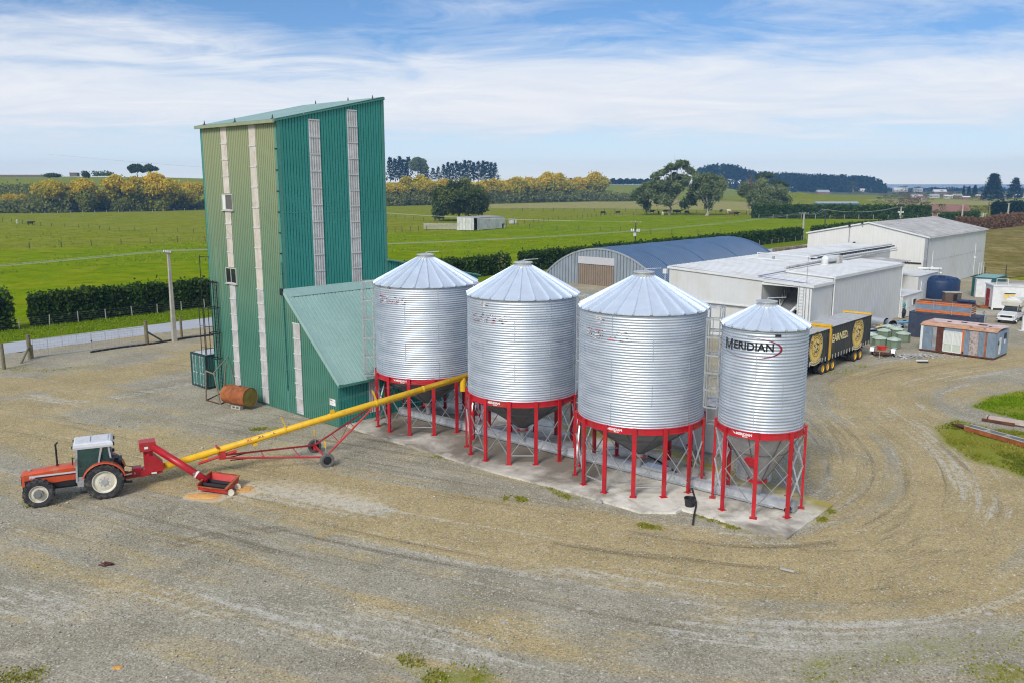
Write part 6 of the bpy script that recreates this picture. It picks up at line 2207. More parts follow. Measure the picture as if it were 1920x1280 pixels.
def build_trailer(name, label, q, r0, r1, ztop, zbot, wheels, head, word, badges):
 o = W(q - 2.45, r0)
 t = thing(name, label, 'trailer', (o.x, o.y, 0), YAW, 'curtain-sided road trailers by the white shed')
 L = r1 - r0
 Wd = 2.45
 fr = MB()
 fr.bb(.05, Wd - .05, 0.02, L - .02, zbot, zbot + .18)
 for x in (.6, 1.55):
  fr.bb(x, x + .3, .3, L - .1, zbot - .38, zbot)
 fr.obj('chassis', m_dark, t)
 # curtains hang in soft vertical folds
 for x, s_ in ((Wd, 1), (0, -1)):
  MB().sheet((x - .03 * s_, .12 if s_ > 0 else L - .12, 0), (0, s_, 0), (0, 0, 1), (s_, 0, 0), L - .24, zbot + .06, ztop - .12, .42, .025, 'sine').obj('curtain', m_curtain_dark, t, fix=False)
 MB().bb(-.03, Wd + .03, 0, L, ztop - .14, ztop - .02).obj('cant_rail', m_dark, t)
 MB().sheet((-.02, .02, ztop - .008), (0, 1, 0), (1, 0, 0), (0, 0, 1), L - .04, 0, Wd + .04, 3.1, .006).obj('roof', m_trailer_roof, t, fix=False)
 MB().bb(0, Wd, L - .1, L - .02, zbot, ztop - .1).obj('rear_door', m_curtain_dark, t)
 for y in (0, L - .12):
  MB().bb(Wd - .1, Wd + .02, y, y + .12, zbot + .02, ztop - .13).obj('corner_pillar', m_curtain_dark if y else m_yel2 if head else m_curtain_dark, t)
 bk = MB()
 k = .5
 while k < L - .3:
  bk.bb(Wd - .005, Wd + .035, k, k + .05, zbot - .05, zbot + .32)
  k += .62
 bk.obj('curtain_strap', m_oldroof, t)
 if head:
  MB().bb(-.02, Wd + .02, -.22, -.02, zbot - .1, ztop + .05).obj('headboard', m_yel2, t)
  MB().bb(-.05, Wd + .05, -.26, .12, ztop + .04, ztop + .16).bb(-.05, Wd + .05, L - .2, L + .05, ztop + .04, ztop + .16).bb(-.03, .1, L - .18, L + .03, ztop - .02, ztop + .04).bb(Wd - .1, Wd + .03, L - .18, L + .03, ztop - .02, ztop + .04).obj('roof_hoop', m_yel, t)
 wm = wheel_meshes(.49, .28, .30, m_tyre, m_yel2, 0, 28)
 for r_ in wheels:
  for x, f in ((Wd - .16, False), (Wd - .50, False), (.16, True), (.5, True)):
   w = put('wheel', wm[0], t, (x, r_ - r0, .49), R(90) if not f else R(-90))
   put('rim', wm[1], w)
  MB().tube((.1, r_ - r0, .49), (Wd - .1, r_ - r0, .49), .08, 8).obj('axle', m_dark, t)
  if r_ == wheels[0]:
   MB().bb(Wd - .5, Wd - .02, r_ - r0 - .55, wheels[-1] - r0 + .6, zbot - .12, zbot - .06).obj('mudguard', m_dark, t)
 if word:
  me = text_mesh(word[0], word[1], m_badge_pale, bold=.03)
  o_ = put('lettering', me, t, (Wd + .006, word[2], word[3]), R(90))
  o_.rotation_euler = (R(90), 0, R(90))
 for (y, z, R_) in badges:
  badge(t, y, z, R_, Wd + .002)
 return t
QT = -27.0
zbt, ztt = 1.05, 3.75
rA = along(W(QT, 0), E2, 1557.5, 2.4)
rB = along(W(QT, 0), E2, 1632, 2.4)
rC = along(W(QT, 0), E2, 1549, 2.4)
rbadge = along(W(QT, 0), E2, 1608.5, 2.4)
rword = along(W(QT, 0), E2, 1575.5, 2.6)
rbad2 = along(W(QT, 0), E2, 1530, 2.4)
build_trailer('curtain_trailer', 'dark curtain-sided trailer with EARNED lettering, round badge and yellow headboard', QT, rA, rB, ztt, zbt + .1, [74.6, 75.75], True, ('EARNED.', .86, rword - rA, 2.72), [(rbadge - rA, 2.5, 1.28)])
build_trailer('curtain_trailer', 'dark curtain-sided trailer whose badge is half hidden by the narrow silo', QT, rA - 8.3, rA - .42, ztt - .08, zbt + .1, [67.6, 68.6, 69.62], False, None, [(rbad2 - rA + 8.3, 2.5, 1.28)])
# concrete tank lid block behind the trailers
p = G(1562, 612)
o = W(-31.5, 79.0)
t = thing('water_trough', 'square concrete trough with weeds between the trailers and shed wall', 'trough', (o.x, o.y, 0), YAW)
MB().bb(-1.2, .6, 0, 2.6, 0, 2.2).obj('trough_body', m_conc_post, t)
MB().bb(-1.3, .7, -.1, 2.7, 2.2, 2.32).obj('trough_lid', m_whiteroof, t)
# ------------------------------------------------------------------ sage tanks, flat trailer, culvert pipes, kayak
def build_sage():
 prof = [(.0, 1.0), (.18, 1.02), (.2, 1.06), (.0, 1.08)]
 n = 8
 b = MB().lathe([(.58, .02), (.62, .12), (.62, .70), (.66, .74), (.66, .80), (.60, .84)], n, a0=R(22.5), a1=R(382.5))
 lid = MB().lathe([(.68, .80), (.66, .88), (.35, .98), (.24, .98), (.24, 1.04), (.0, 1.06)], n, a0=R(22.5), a1=R(382.5))
 rib = MB()
 for k in range(n):
  a_ = R(22.5) + 2 * math.pi * k / n
  rib.beam((.63 * math.cos(a_), .63 * math.sin(a_), .05), (.63 * math.cos(a_), .63 * math.sin(a_), .76), .05, .05)
 bm_, lm_, rm_ = b.mesh('tank_body', m_sage), lid.mesh('tank_lid', m_sage_lid), rib.mesh('rib', m_sage)
 spots = [((1653, 652), 'front left of the cluster, behind the small flat trailer'), ((1680, 655), 'front right of the cluster, behind the red bin'),
   ((1698, 643), 'right edge of the cluster, beside the navy container'), ((1637, 645), 'left edge of the cluster, against the trailer end'),
   ((1661, 637), 'second row left of the cluster'), ((1686, 634), 'second row right of the cluster'), ((1670, 629), 'back of the cluster, under the culvert pipes')]
 for k, ((px, py), w) in enumerate(spots):
  p = G(px, py)
  t = thing('septic_tank', 'sage green eight-sided plastic tank, ' + w, 'tank', (p.x, p.y + .62, 0), R(10 + 17 * k), 'sage green plastic tanks')
  put('tank_body', bm_, t)
  put('tank_lid', lm_, t)
  put('rib', rm_, t)
build_sage()
def build_flat_trailer():
 p0, p1 = G(1632, 668), G(1672, 672)
 d = (p1 - p0)
 t = thing('flat_trailer', 'small timber-decked flat trailer with silver mudguards, drawbar towards camera', 'trailer', (p0.x, p0.y, 0), math.atan2(d.y, d.x))
 w = d.length
 for k in range(6):
  MB().bb(.25 + (w - .5) * k / 6, .25 + (w - .5) * (k + .92) / 6, .1, 2.0, .52, .57).obj('deck_board', m_crate, t)
 fr = MB().bb(.2, w - .2, .05, .12, .4, .52).bb(.2, w - .2, 1.95, 2.02, .4, .52).bb(.2, .27, .1, 2, .4, .52).bb(w - .27, w - .2, .1, 2, .4, .52)
 fr.beam((.3, .1, .44), (w / 2, -1.0, .44), .08, .08).beam((w - .3, .1, .44), (w / 2, -1.0, .44), .08, .08)
 fr.obj('chassis', m_rustbrown, t)
 MB().tube((w / 2, -.95, .05), (w / 2, -.95, .7), .04, 8).obj('jockey_leg', m_galv_bar, t)
 wm = wheel_meshes(.3, .2, .17, m_tyre, m_alu, 0, 20)
 for x, r_ in ((.0, -90), (w, 90)):
  ww = put('wheel', wm[0], t, (x, 1.05, .3), R(r_))
  put('rim', wm[1], ww)
  mg = MB()
  mg.bb(x - .16, x + .16, .55, 1.55, .72, .76).add([(x - .16, .55, .76), (x + .16, .55, .76), (x + .16, .4, .45), (x - .16, .4, .45)], [(0, 1, 2, 3)])
  mg.obj('mudguard', m_alu, t)
 b = thing('red_bin', 'bright red plastic bin left on the flat trailer deck', 'bin', (p0.x + d.x * .72, p0.y + d.y * .72 + .9, .58), .3)
 MB().prism([(-.25, -.2, 0), (.25, -.2, 0), (.32, -.25, .32), (-.32, -.25, .32)], (0, .5, 0)).obj('bin_body', m_redbright, b)
 MB().bb(-.36, .36, -.29, -.25, .30, .36).bb(-.36, .36, .25, .29, .30, .36).obj('bin_rim', m_redbright, b)
build_flat_trailer()
def culvert(px0, py0, px1, py1, z, r_, label):
 a, b = G(px0, py0, z), G(px1, py1, z)
 mid = (a + b) / 2
 L = (b - a).length
 t = thing('culvert_pipe', label, 'pipe', (mid.x, mid.y, z - r_), math.atan2((b - a).y, (b - a).x), 'steel culvert pipes by the shed wall')
 prof = []
 k = int(L / .13)
 for i in range(k + 1):
  prof += [(r_ + (.02 if i % 2 else 0), -L / 2 + L * i / k)]
 MB().lathe(prof, 24, 'x', (0, 0, r_)).obj('pipe_wall', m_galv, t, smooth=True)
 MB().lathe([(r_ - .02, L / 2), (r_ - .02, -L / 2)], 24, 'x', (0, 0, r_)).obj('pipe_bore', m_dark, t)
culvert(1630, 600, 1662, 605, 1.0, .46, 'longest grey culvert pipe lying along the packing shed wall')
culvert(1660, 604, 1674, 609, .9, .44, 'short grey culvert pipe next to the long one by the shed wall')
culvert(1674, 612, 1690, 615, .6, .36, 'small grey culvert pipe in the scrap beside the blue kayak')
def scrap_heap():
 r_ = random.Random(21)
 for i, (px, py, w, m_, lab) in enumerate(((1648, 622, 2.6, m_bluegrey, 'pale blue-grey scrap sheets piled behind the sage tanks'), (1672, 620, 2.2, m_whiteroof, 'white scrap sheets piled behind the sage tanks'), (1662, 618, 1.2, m_badge_yel, 'yellowish tarpaulin crumpled on the scrap pile'), (1690, 604, 1.3, m_crate, 'tan crumpled sheet leaning by the kayak'))):
  p = G(px, py, .5)
  t = thing('scrap_pile', lab, 'scrap', (p.x, p.y + .5, 0), r_.uniform(-.5, .2))
  for k in range(6):
   M = Matrix.Rotation(r_.uniform(-.35, .35), 3, 'X') @ Matrix.Rotation(r_.uniform(-.3, .3), 3, 'Y') @ Matrix.Rotation(r_.uniform(0, 3), 3, 'Z')
   MB().box((r_.uniform(-.4, .4), r_.uniform(-.4, .4), .1 + .11 * k), (w * r_.uniform(.6, 1), w * r_.uniform(.3, .6), .05), M).obj('sheet', m_ if k % 3 else m_galv_dull, t)
 p = G(1697, 603, .8)
 t = thing('kayak', 'light blue kayak leaning at the foot of the site office', 'kayak', (p.x, p.y, .25), -.9)
 mb = MB()
 n, k = 14, 8
 vs, fs = [], []
 for i in range(n + 1):
  f = -1 + 2 * i / n
  w = .33 * (1 - f * f) ** .6 + .01
  for j in range(k):
   a_ = 2 * math.pi * j / k
   vs.append((f * 1.35, w * math.cos(a_), .18 + .6 * (f + 1) * .5 + w * .45 * math.sin(a_) + .1 * f * f))
 for i in range(n):
  for j in range(k):
   fs.append((i * k + j, i * k + (j + 1) % k, (i + 1) * k + (j + 1) % k, (i + 1) * k + j))
 mb.add(vs, fs + [tuple(range(k)), tuple(range(n * k, n * k + k))])
 mb.obj('hull', m_kayak, t, smooth=True)
 MB().lathe([(.2, .0), (.22, .04), (.17, .06)], 16, 'z', (0, 0, .62)).obj('cockpit_rim', m_dark, t)
 for k, (px, py, cc) in enumerate(((1688, 585, m_dark), (1687, 572, mat('teal_tarp', (.05, .3, .25), .6)))):
  p = G(1690, 598)
  t = thing('rubbish_bag' if k == 0 else 'tarpaulin', ['black rubbish bag against the corner of the packing shed', 'small teal tarpaulin hung by the office door'][k], 'bag' if k == 0 else 'tarpaulin', (p.x + .2, p.y + .3, .05 if k == 0 else 1.6))
  bm = bmesh.new()
  bmesh.ops.create_icosphere(bm, subdivisions=2, radius=.42 if k == 0 else .3)
  for v in bm.verts:
   v.co += Vector((r_.uniform(-.05, .05), r_.uniform(-.05, .05), r_.uniform(-.05, .05)))
   v.co.z = (v.co.z + .42) * 1.5 if k == 0 else v.co.z
  me = bpy.data.meshes.new('folds')
  bm.to_mesh(me)
  bm.free()
  me.materials.append(cc)
  put('folds', me, t)
scrap_heap()
# ------------------------------------------------------------------ navy container with orange racking on top
def build_navy():
 p = G(1702, 630.6)
 q, r_ = QR(p)
 L = along(p, E1, 1833, 2.0)
 t = thing('navy_container', 'navy blue container with porthole, orange panels stacked on top', 'shipping container', (p.x, p.y, 0), YAW)
 H_ = 2.55
 MB().sheet((0, 0, 0), (1, 0, 0), (0, 0, 1), (0, -1, 0), L, .15, H_ - .1, .9, .012).obj('front_wall', m_navy, t, fix=False)
 MB().bb(0, L, .05, 2.3, .1, H_ - .05).obj('body', m_navy, t)
 MB().bb(-.03, L + .03, -.04, 2.33, H_ - .1, H_).bb(-.03, L + .03, -.04, 2.33, .0, .14).bb(-.04, .08, -.04, .1, .1, H_).bb(L - .08, L + .04, -.04, .1, .1, H_).obj('frame', m_navy, t)
 MB().tube((1.55, .06, 1.42), (1.55, -.08, 1.42), .33, 20).obj('porthole_rim', m_galv_bar, t)
 MB().tube((1.55, .06, 1.42), (1.55, -.085, 1.42), .27, 20).obj('porthole_pane', m_glass, t)
 rk = thing('panel_stack', 'stack of orange and blue-grey panels racked on the navy container roof', 'panels', (p.x, p.y, H_), YAW)
 h = 1.1
 lean = MB().bb(.5, L - .8, .35, .40, .06, h).obj('backing', m_bluegrey, rk)
 for k, z in enumerate((.05, .22, .85, 1.05)):
  MB().bb(.45, L - .75, .28, .34, z, z + (.16 if k in (0, 2) else .10)).obj('orange_rail', m_orange, rk)
 for k in range(6):
  MB().bb(.5 + k * (L - 1.4) / 6, .5 + (k + .95) * (L - 1.4) / 6, .30, .335, .30, .84).obj('panel', m_bluegrey, rk)
 for k in range(4):
  MB().bb(.4 + k * (L - 1.2) / 3, .48 + k * (L - 1.2) / 3, .22, .28, 0, h + .1).obj('upright', m_galv_dull, rk)
 MB().bb(.45, L - .7, .4, 1.9, h - .1, h + .02).obj('top_sheet', m_rustbrown, rk)
 for k in range(5):
  MB().bb(L - .75, L - .69, .4, 1.9, .1 + k * .2, .2 + k * .2).obj('end_slat', m_rust, rk)
 dr = thing('blue_drums', 'row of small blue drums lying behind the orange panel stack', 'drums', (p.x + E1.x * L * .72 + E2.x * 1.6, p.y + E1.y * L * .72 + E2.y * 1.6, H_ + h), YAW)
 for k in range(3):
  MB().tube((-.6 + k * .55, 0, .18), (-.1 + k * .55, 0, .18), .18, 12).obj('drum', m_blue_tank, dr)
 g = thing('gas_bottle', 'tall grey gas bottle at the right end of the navy container', 'gas bottle', tuple(G(1842, 617)) + (0,))
 MB().lathe([(0, .02), (.26, .04), (.28, .15), (.28, 1.35), (.2, 1.52), (.09, 1.58), (.09, 1.68), (.16, 1.7), (.16, 1.8), (0, 1.8)], 20).obj('bottle', m_galv_dull, g, smooth=False)
 MB().tube((0, 0, 1.8), (0, 0, 1.92), .04, 8).obj('valve', m_dark, g)
build_navy()
# ------------------------------------------------------------------ patchwork corrugated cabin with rusty roof
def build_patch_cabin():
 a, b = G(1723, 657), G(1863, 675.5)
 d = b - a
 L = d.length
 t = thing('patchwork_cabin', 'patchwork corrugated cabin with rusty roof and curtained sliding window', 'cabin', (a.x, a.y, .12), math.atan2(d.y, d.x))
 D, H_ = 3.6, 2.3
 MB().bb(0, L, -.02, D, -.02, .1).obj('base', m_rustbrown, t)
 for x in (.6, L - .5):
  for y in (.3, D - .4):
   MB().bb(x, x + .4, y - .2, y + .2, -.14, -.02).obj('block', m_crate, t)
 secs = [(0, .22, m_whiteroof), (.22, 1.05, m_shed_corr), (1.05, 1.42, m_galv_dull), (1.42, 2.05, m_rustbrown), (3.55, 3.75, m_orange), (3.75, 4.2, m_shed_corr), (4.2, 4.95, mat('flaking_board', (.42, .36, .34), .8, var=.4, scale=5, dirt=(.09, .03, .025), dscale=3.2, damt=.95)), (4.95, 5.45, m_shed_corr), (5.45, 5.6, m_rust), (5.6, L, m_shed_corr)]
 for x0, x1, m_ in secs:
  x0, x1 = x0 * L / 6.3, x1 * L / 6.3 if x1 != L else L
  MB().sheet((x0, 0, 0), (1, 0, 0), (0, 0, 1), (0, -1, 0), x1 - x0, .1, H_, .10, .02, 'sine').obj('wall_sheet', m_, t, fix=False)
 x0, x1 = 2.05 * L / 6.3, 3.55 * L / 6.3
 MB().sheet((x0, 0, 0), (1, 0, 0), (0, 0, 1), (0, -1, 0), x1 - x0, 2.02, H_, .10, .02, 'sine').obj('wall_sheet', m_shed_corr, t, fix=False)
 fr = MB()
 xm = (x0 + x1) / 2
 for x in (x0, xm, x1):
  fr.bb(x - .04, x + .04, -.05, .03, .12, 2.02)
 for z in (.12, .85, 1.96):
  fr.bb(x0 - .04, x1 + .04, -.05, .03, z, z + .06)
 w = fr.obj('window', m_white, t)
 for xa, xb in ((x0 + .04, xm - .04), (xm + .04, x1 - .04)):
  MB().bb(xa, xb, -.02, -.01, .18, 1.96).obj('pane', m_curtain, w)
  cu = MB()
  for k in range(6):
   cu.bb(xa + (xb - xa) * k / 6, xa + (xb - xa) * (k + .6) / 6, -.028, -.021, .9 + .05 * (k % 2), 1.94)
  cu.obj('curtain_fold', m_whiteroof, w)
 MB().bb(.45, .8, -.05, -.03, 1.65, 2.2).obj('notice_panel', m_bluegrey, t)
 MB().bb(3.68 * L / 6.3, 3.8 * L / 6.3, -.06, -.03, .15, .35).obj('socket_box', m_dark, t)
 MB().sheet((L, 0, 0), (0, 1, 0), (0, 0, 1), (1, 0, 0), D, .1, H_, .10, .02, 'sine').obj('end_wall', m_shed_corr, t, fix=False)
 MB().bb(0, L - .05, .05, D, .1, H_ - .02).obj('lining', m_shed_corr, t)
 MB().bb(L + .02, L + .05, 1.0, 1.5, .3, 1.75).obj('end_panel', m_white, t)
 MB().bb(L + .02, L + .05, 2.4, 2.7, 1.1, 1.8).obj('end_panel', m_white, t)
 MB().bb(L + .02, L + .06, .75, .95, 1.2, 1.45).bb(L + .02, L + .06, 2.3, 2.9, 1.5, 2.0).obj('vent', m_dark, t)
 ye = 1.15
 def slope(name, ya, yb, za, zb, m_):
  dv = Vector((0, yb - ya, zb - za))
  Lr = dv.length
  dv.normalize()
  n = Vector((1, 0, 0)).cross(dv)
  MB().sheet((-.1, ya, za), (1, 0, 0), dv, n if n.z > 0 else -n, L + .2, 0, Lr, .10, .02, 'sine').obj(name, m_, t, fix=False)
 slope('roof_sheet', -.12, ye, H_ + .02, H_ + .22, m_rustroof)
 slope('roof_sheet', ye - .05, D + .1, H_ + .23, H_ + .20, m_mesh_pink)
 pt = MB()
 for x, y, wx, wy in ((1.6, 1.9, .35, .25), (2.6, 2.4, .5, .3), (4.2, 2.0, .7, .5), (5.2, 1.6, .25, .15), (3.9, .6, .25, .2), (5.1, .5, .2, .15)):
  z = H_ + (.27 if y > ye else .05 + .2 * (y + .12) / (ye + .12) + .02)
  pt.bb(x * L / 6.3, (x + wx) * L / 6.3, y, y + wy, z - .01, z + .012)
 pt.obj('roof_patch', m_rustbrown, t)
build_patch_cabin()
# rubble beside the cabin
def rubble():
 r_ = random.Random(5)
 mb = MB()
 P0 = G(1715, 668)
 for k in range(420):
  a_, rr = r_.uniform(0, 6.28), abs(r_.gauss(0, 1))
  x, y = rr * 1.9 * math.cos(a_), rr * .8 * math.sin(a_)
  s = r_.uniform(.03, .12)
  M = Matrix.Rotation(r_.uniform(0, 3), 3, 'Z') @ Matrix.Rotation(r_.uniform(-.5, .5), 3, 'X')
  mb.box((P0.x + x, P0.y + y, .04 + max(0, .18 - .1 * rr) * r_.random()), (s * r_.uniform(1, 2.5), s, s * .5), M)
 tag(mb.obj('rubble', m_oldroof), kind='stuff')
 p = G(1728, 678)
 t = thing('pipe_offcut', 'short white pipe offcut lying on the rubble before the patchwork cabin', 'pipe', (p.x, p.y, .1), -.1)
 MB().tube((-.5, 0, 0), (.5, 0, .03), .06, 10).obj('pipe_wall', m_whiteroof, t)
 MB().bb(-.45, .4, -.5, -.25, -.08, .0).obj('pipe_saddle', m_dark, t)
rubble()
# ------------------------------------------------------------------ blue tank, rusty cabinet, green container, tall white cabinet, white cabin
p = G(1778, 563)
rt = 32 / F_PX * 118
t = thing('water_tank', 'large round dark blue water tank by the warehouse corner', 'tank', (p.x, p.y + rt, 0))
MB().lathe([(rt * .98, 0), (rt, .1), (rt, 2.35), (rt * .985, 2.45), (rt * .8, 2.78), (rt * .45, 2.98), (.01, 3.08)], 48).obj('shell', m_blue_tank, t, smooth=True)
MB().lathe([(.42, 2.96), (.42, 3.16), (.30, 3.2), (0, 3.22)], 20, 'z', (-.4, -.9, -.05)).obj('manhole', m_blue_tank, t)
rb = MB()
for k in range(16):
 a_ = 2 * math.pi * k / 16
 rb.beam((rt * .99 * math.cos(a_), rt * .99 * math.sin(a_), 2.44), (rt * .82 * math.cos(a_), rt * .82 * math.sin(a_), 2.80), .10, .07)
rb.obj('lifting_lug', m_blue_tank, t)
p = G(1771, 570)
t = thing('rusty_cabinet', 'brown rusty cabinet standing in front of the blue water tank', 'cabinet', (p.x, p.y, 0), -.12)
MB().bb(0, 2.0, 0, 1.0, .08, 1.45).obj('body', mat('brown_cabinet', (.10, .075, .06), .6, var=.3, dirt=(.2, .1, .05), damt=.5), t)
MB().bb(-.06, 2.06, -.06, 1.06, 1.45, 1.53).obj('top', m_oldroof, t)
MB().bb(1.0, 1.5, -.03, -.005, .35, 1.25).obj('opening', m_dark, t)
MB().bb(-.8, 3.2, -.6, -.4, .0, .25).obj('plinth', m_conc_post, t)
p = G(1826, 558)
build_container('shipping_container', 'dark green container behind the tall white cabinet at the warehouse', (p.x + .2, p.y + 1.2, 0), YAW, 6.0, 2.9, 2.7, m_green_con, m_green_con, m_green_roof, True, False)
p = G(1826, 558)
t = thing('white_cabinet', 'tall white metal cabinet in front of the dark green container', 'cabinet', (p.x, p.y - .3, 0), -.25)
MB().bb(0, 1.75, 0, .8, .05, 2.45).obj('body', m_white, t)
MB().bb(-.04, 1.79, -.04, .84, 2.45, 2.52).obj('top', m_whiteroof, t)
MB().bb(.05, .86, -.03, -.004, .12, 2.4).bb(.89, 1.70, -.03, -.004, .12, 2.4).obj('door', m_white, t)
def build_white_cabin():
 p = G(1859.6, 581.7)
 t = thing('white_cabin', 'white portable cabin with a red door and yellow-curtained window', 'cabin', (p.x, p.y, 0), R(-12))
 L, D, H_ = 9.0, 3.0, 2.95
 MB().sheet((0, 0, 0), (1, 0, 0), (0, 0, 1), (0, -1, 0), L, .25, H_, 1.1, .015).obj('front_wall', m_white, t, fix=False)
 MB().sheet((0, D, 0), (0, -1, 0), (0, 0, 1), (-1, 0, 0), D, .25, H_, 1.1, .015).obj('end_wall', m_white, t, fix=False)
 MB().sheet((L, D, 0), (-1, 0, 0), (0, 0, 1), (0, 1, 0), L, .25, H_, 1.1, .015).obj('rear_wall', m_white, t, fix=False)
 MB().bb(-.1, L + .1, -.1, D + .1, H_ - .02, H_ + .12).obj('roof', m_whiteroof, t)
 MB().bb(.5, L, 1.0, D, H_ + .121, H_ + .17).obj('roof_sheet', m_oldroof, t)
 MB().bb(-.09, .09, -.06, .09, .05, H_).obj('corner_post', m_white, t)
 MB().bb(.0, L, 0, D, .0, .22).obj('skid', m_dark, t)
 d_ = MB().bb(-.05, -.01, 1.2, 2.5, .3, 2.45).obj('door', m_reddoor, t)
 MB().bb(-.09, -.05, 1.35, 1.45, 1.2, 1.3).obj('handle', m_alu, d_)
 MB().bb(-1.0, -.05, 1.1, 2.6, .05, .25).obj('door_step', m_rust, t)
 for x0, x1, gm in ((1.2, 2.45, m_badge_yel), (3.9, 5.4, m_blue_glass)):
  f = MB().bb(x0 - .06, x1 + .06, -.06, -.016, 1.22, 2.2).obj('window', m_whiteroof, t)
  n = 2 if gm is m_badge_yel else 1
  for k in range(n):
   MB().bb(x0 + (x1 - x0) * k / n + .04, x0 + (x1 - x0) * (k + 1) / n - .04, -.075, -.061, 1.3, 2.12).obj('pane', gm, f)
  if n == 2:
   MB().bb(x0, x1, -.078, -.062, 2.02, 2.14).obj('blind', m_dark, f)
 rl = MB()
 for x in (.3, 1.6):
  rl.beam((x, .2, H_ + .1), (x, .2, H_ + .9), .05, .05)
 rl.beam((.3, .2, H_ + .9), (1.6, .2, H_ + .9), .05, .05).beam((.3, .2, H_ + .5), (1.6, .2, H_ + .5), .04, .04)
 rl.obj('roof_rail', m_white, t)
 p2 = G(1850, 590)
 s = thing('concrete_step', 'pale concrete slab on the ground before the white cabin', 'slab', (p2.x - .5, p2.y, 0), R(-8))
 MB().bb(-2.0, 2.6, -.2, 1.5, .0, .22).obj('slab_body', m_conc_post, s)
build_white_cabin()
def build_ute():
 p = G(1868.5, 606)
 t = thing('pickup_truck', 'white four-wheel-drive pickup with cream canopy, nose towards the yard', 'pickup truck', (p.x, p.y, 0), YAW)
 # local: x along q (its width 0..1.75), y along r (length, nose at y=0)
 Wd = 1.75
 body = MB()
 prof = [(0.05, .55), (0, .85), (.05, 1.02), (1.35, 1.18), (1.5, 1.2), (4.7, 1.2), (4.7, .55)]
 body.prism([(0, y, z) for y, z in prof], (Wd, 0, 0))
 bo = body.obj('body', m_car, t)
 cab = MB()
 lo = [(.04, 1.45), (Wd - .04, 1.45), (Wd - .04, 3.2), (.04, 3.2)]
 hi = [(.18, 2.05), (Wd - .18, 2.05), (Wd - .18, 3.15), (.18, 3.15)]
 vs = [(x, y, 1.2) for x, y in lo] + [(x, y, 1.78) for x, y in hi]
 cab.add(vs, [(0, 1, 5, 4), (1, 2, 6, 5), (2, 3, 7, 6), (3, 0, 4, 7), (4, 5, 6, 7)])
 cab.obj('cab', m_car, t)
 g = lambda P_: MB().prism(P_, (Vector(P_[1]) - Vector(P_[0])).cross(Vector(P_[2]) - Vector(P_[0])).normalized() * .012)
 g([(.12, 1.48, 1.24), (Wd - .12, 1.48, 1.24), (Wd - .24, 2.0, 1.74), (.24, 2.0, 1.74)]).obj('windscreen', m_glass, t)
 g([(Wd - .035, 1.65, 1.24), (Wd - .035, 3.0, 1.24), (Wd - .17, 3.0, 1.72), (Wd - .16, 2.12, 1.72)]).obj('side_window', m_glass, t)
 MB().bb(-.03, Wd + .03, -.14, .1, .42, .62).obj('bumper', m_car, t)
 gr = MB().bb(.3, Wd - .3, -.02, .02, .72, .92)
 gr.obj('grille', m_dark, t)
 MB().bb(.5, Wd - .5, -.16, -.135, .44, .56).obj('number_plate', m_print_white, t)
 for x in (.05, Wd - .28):
  MB().bb(x, x + .23, -.03, .02, .72, .92).obj('headlight', m_alu, t)
 for x in (-.05, Wd - .15):
  MB().bb(x, x + .2, -.155, -.12, .46, .54).obj('fog_lamp', m_dark, t)
 wm = wheel_meshes(.37, .24, .2, m_tyre, m_alu, 0, 24)
 for x, rz in ((.08, -90), (Wd - .08, 90)):
  for y in (.85, 3.75):
   w = put('wheel', wm[0], t, (x, y, .37), R(rz))
   put('rim', wm[1], w)
 for s_, x in ((-1, -.02), (1, Wd + .02)):
  MB().bb(x - .1 + .08 * s_, x + .1 + .08 * s_, 1.75, 1.82, 1.22, 1.42).obj('mirror', m_dark, t)
  ar = MB()
  for k in range(9):
   a_ = math.pi * k / 8
   ar.bb(x - .05, x + .05, .85 + .47 * math.cos(a_) - .09, .85 + .47 * math.cos(a_) + .09, .40 + .46 * math.sin(a_), .47 + .46 * math.sin(a_))
  ar.obj('wheel_arch', m_car, t)
 MB().tube((Wd - .05, 1.35, 1.15), (Wd - .02, 1.6, 2.0), .05, 8).obj('snorkel', m_dark, t)
 cp_ = MB()
 prof = [(1.9, 1.80), (1.75, 2.25), (2.4, 2.42), (4.9, 2.42), (4.9, 1.1), (3.22, 1.1), (3.22, 1.80)]
 cp_.prism([(-.12, y, z) for y, z in prof], (Wd + .24, 0, 0))
 c_ = cp_.obj('canopy', m_canopy, t)
 MB().bb(.2, Wd - .2, 2.5, 4.7, 2.42, 2.56).bb(.55, 1.2, 3.0, 3.6, 2.56, 2.64).obj('canopy_lid', m_whiteroof, c_)
build_ute()
p = G(1917, 620)
t = thing('white_post', 'white steel post on a foot plate at the right edge', 'post', (p.x, p.y, 0))
MB().bb(-.09, .09, -.09, .09, .04, 1.6).obj('post', m_white, t)
MB().bb(-.4, .25, -.2, .2, 0, .05).obj('foot_plate', m_white, t)
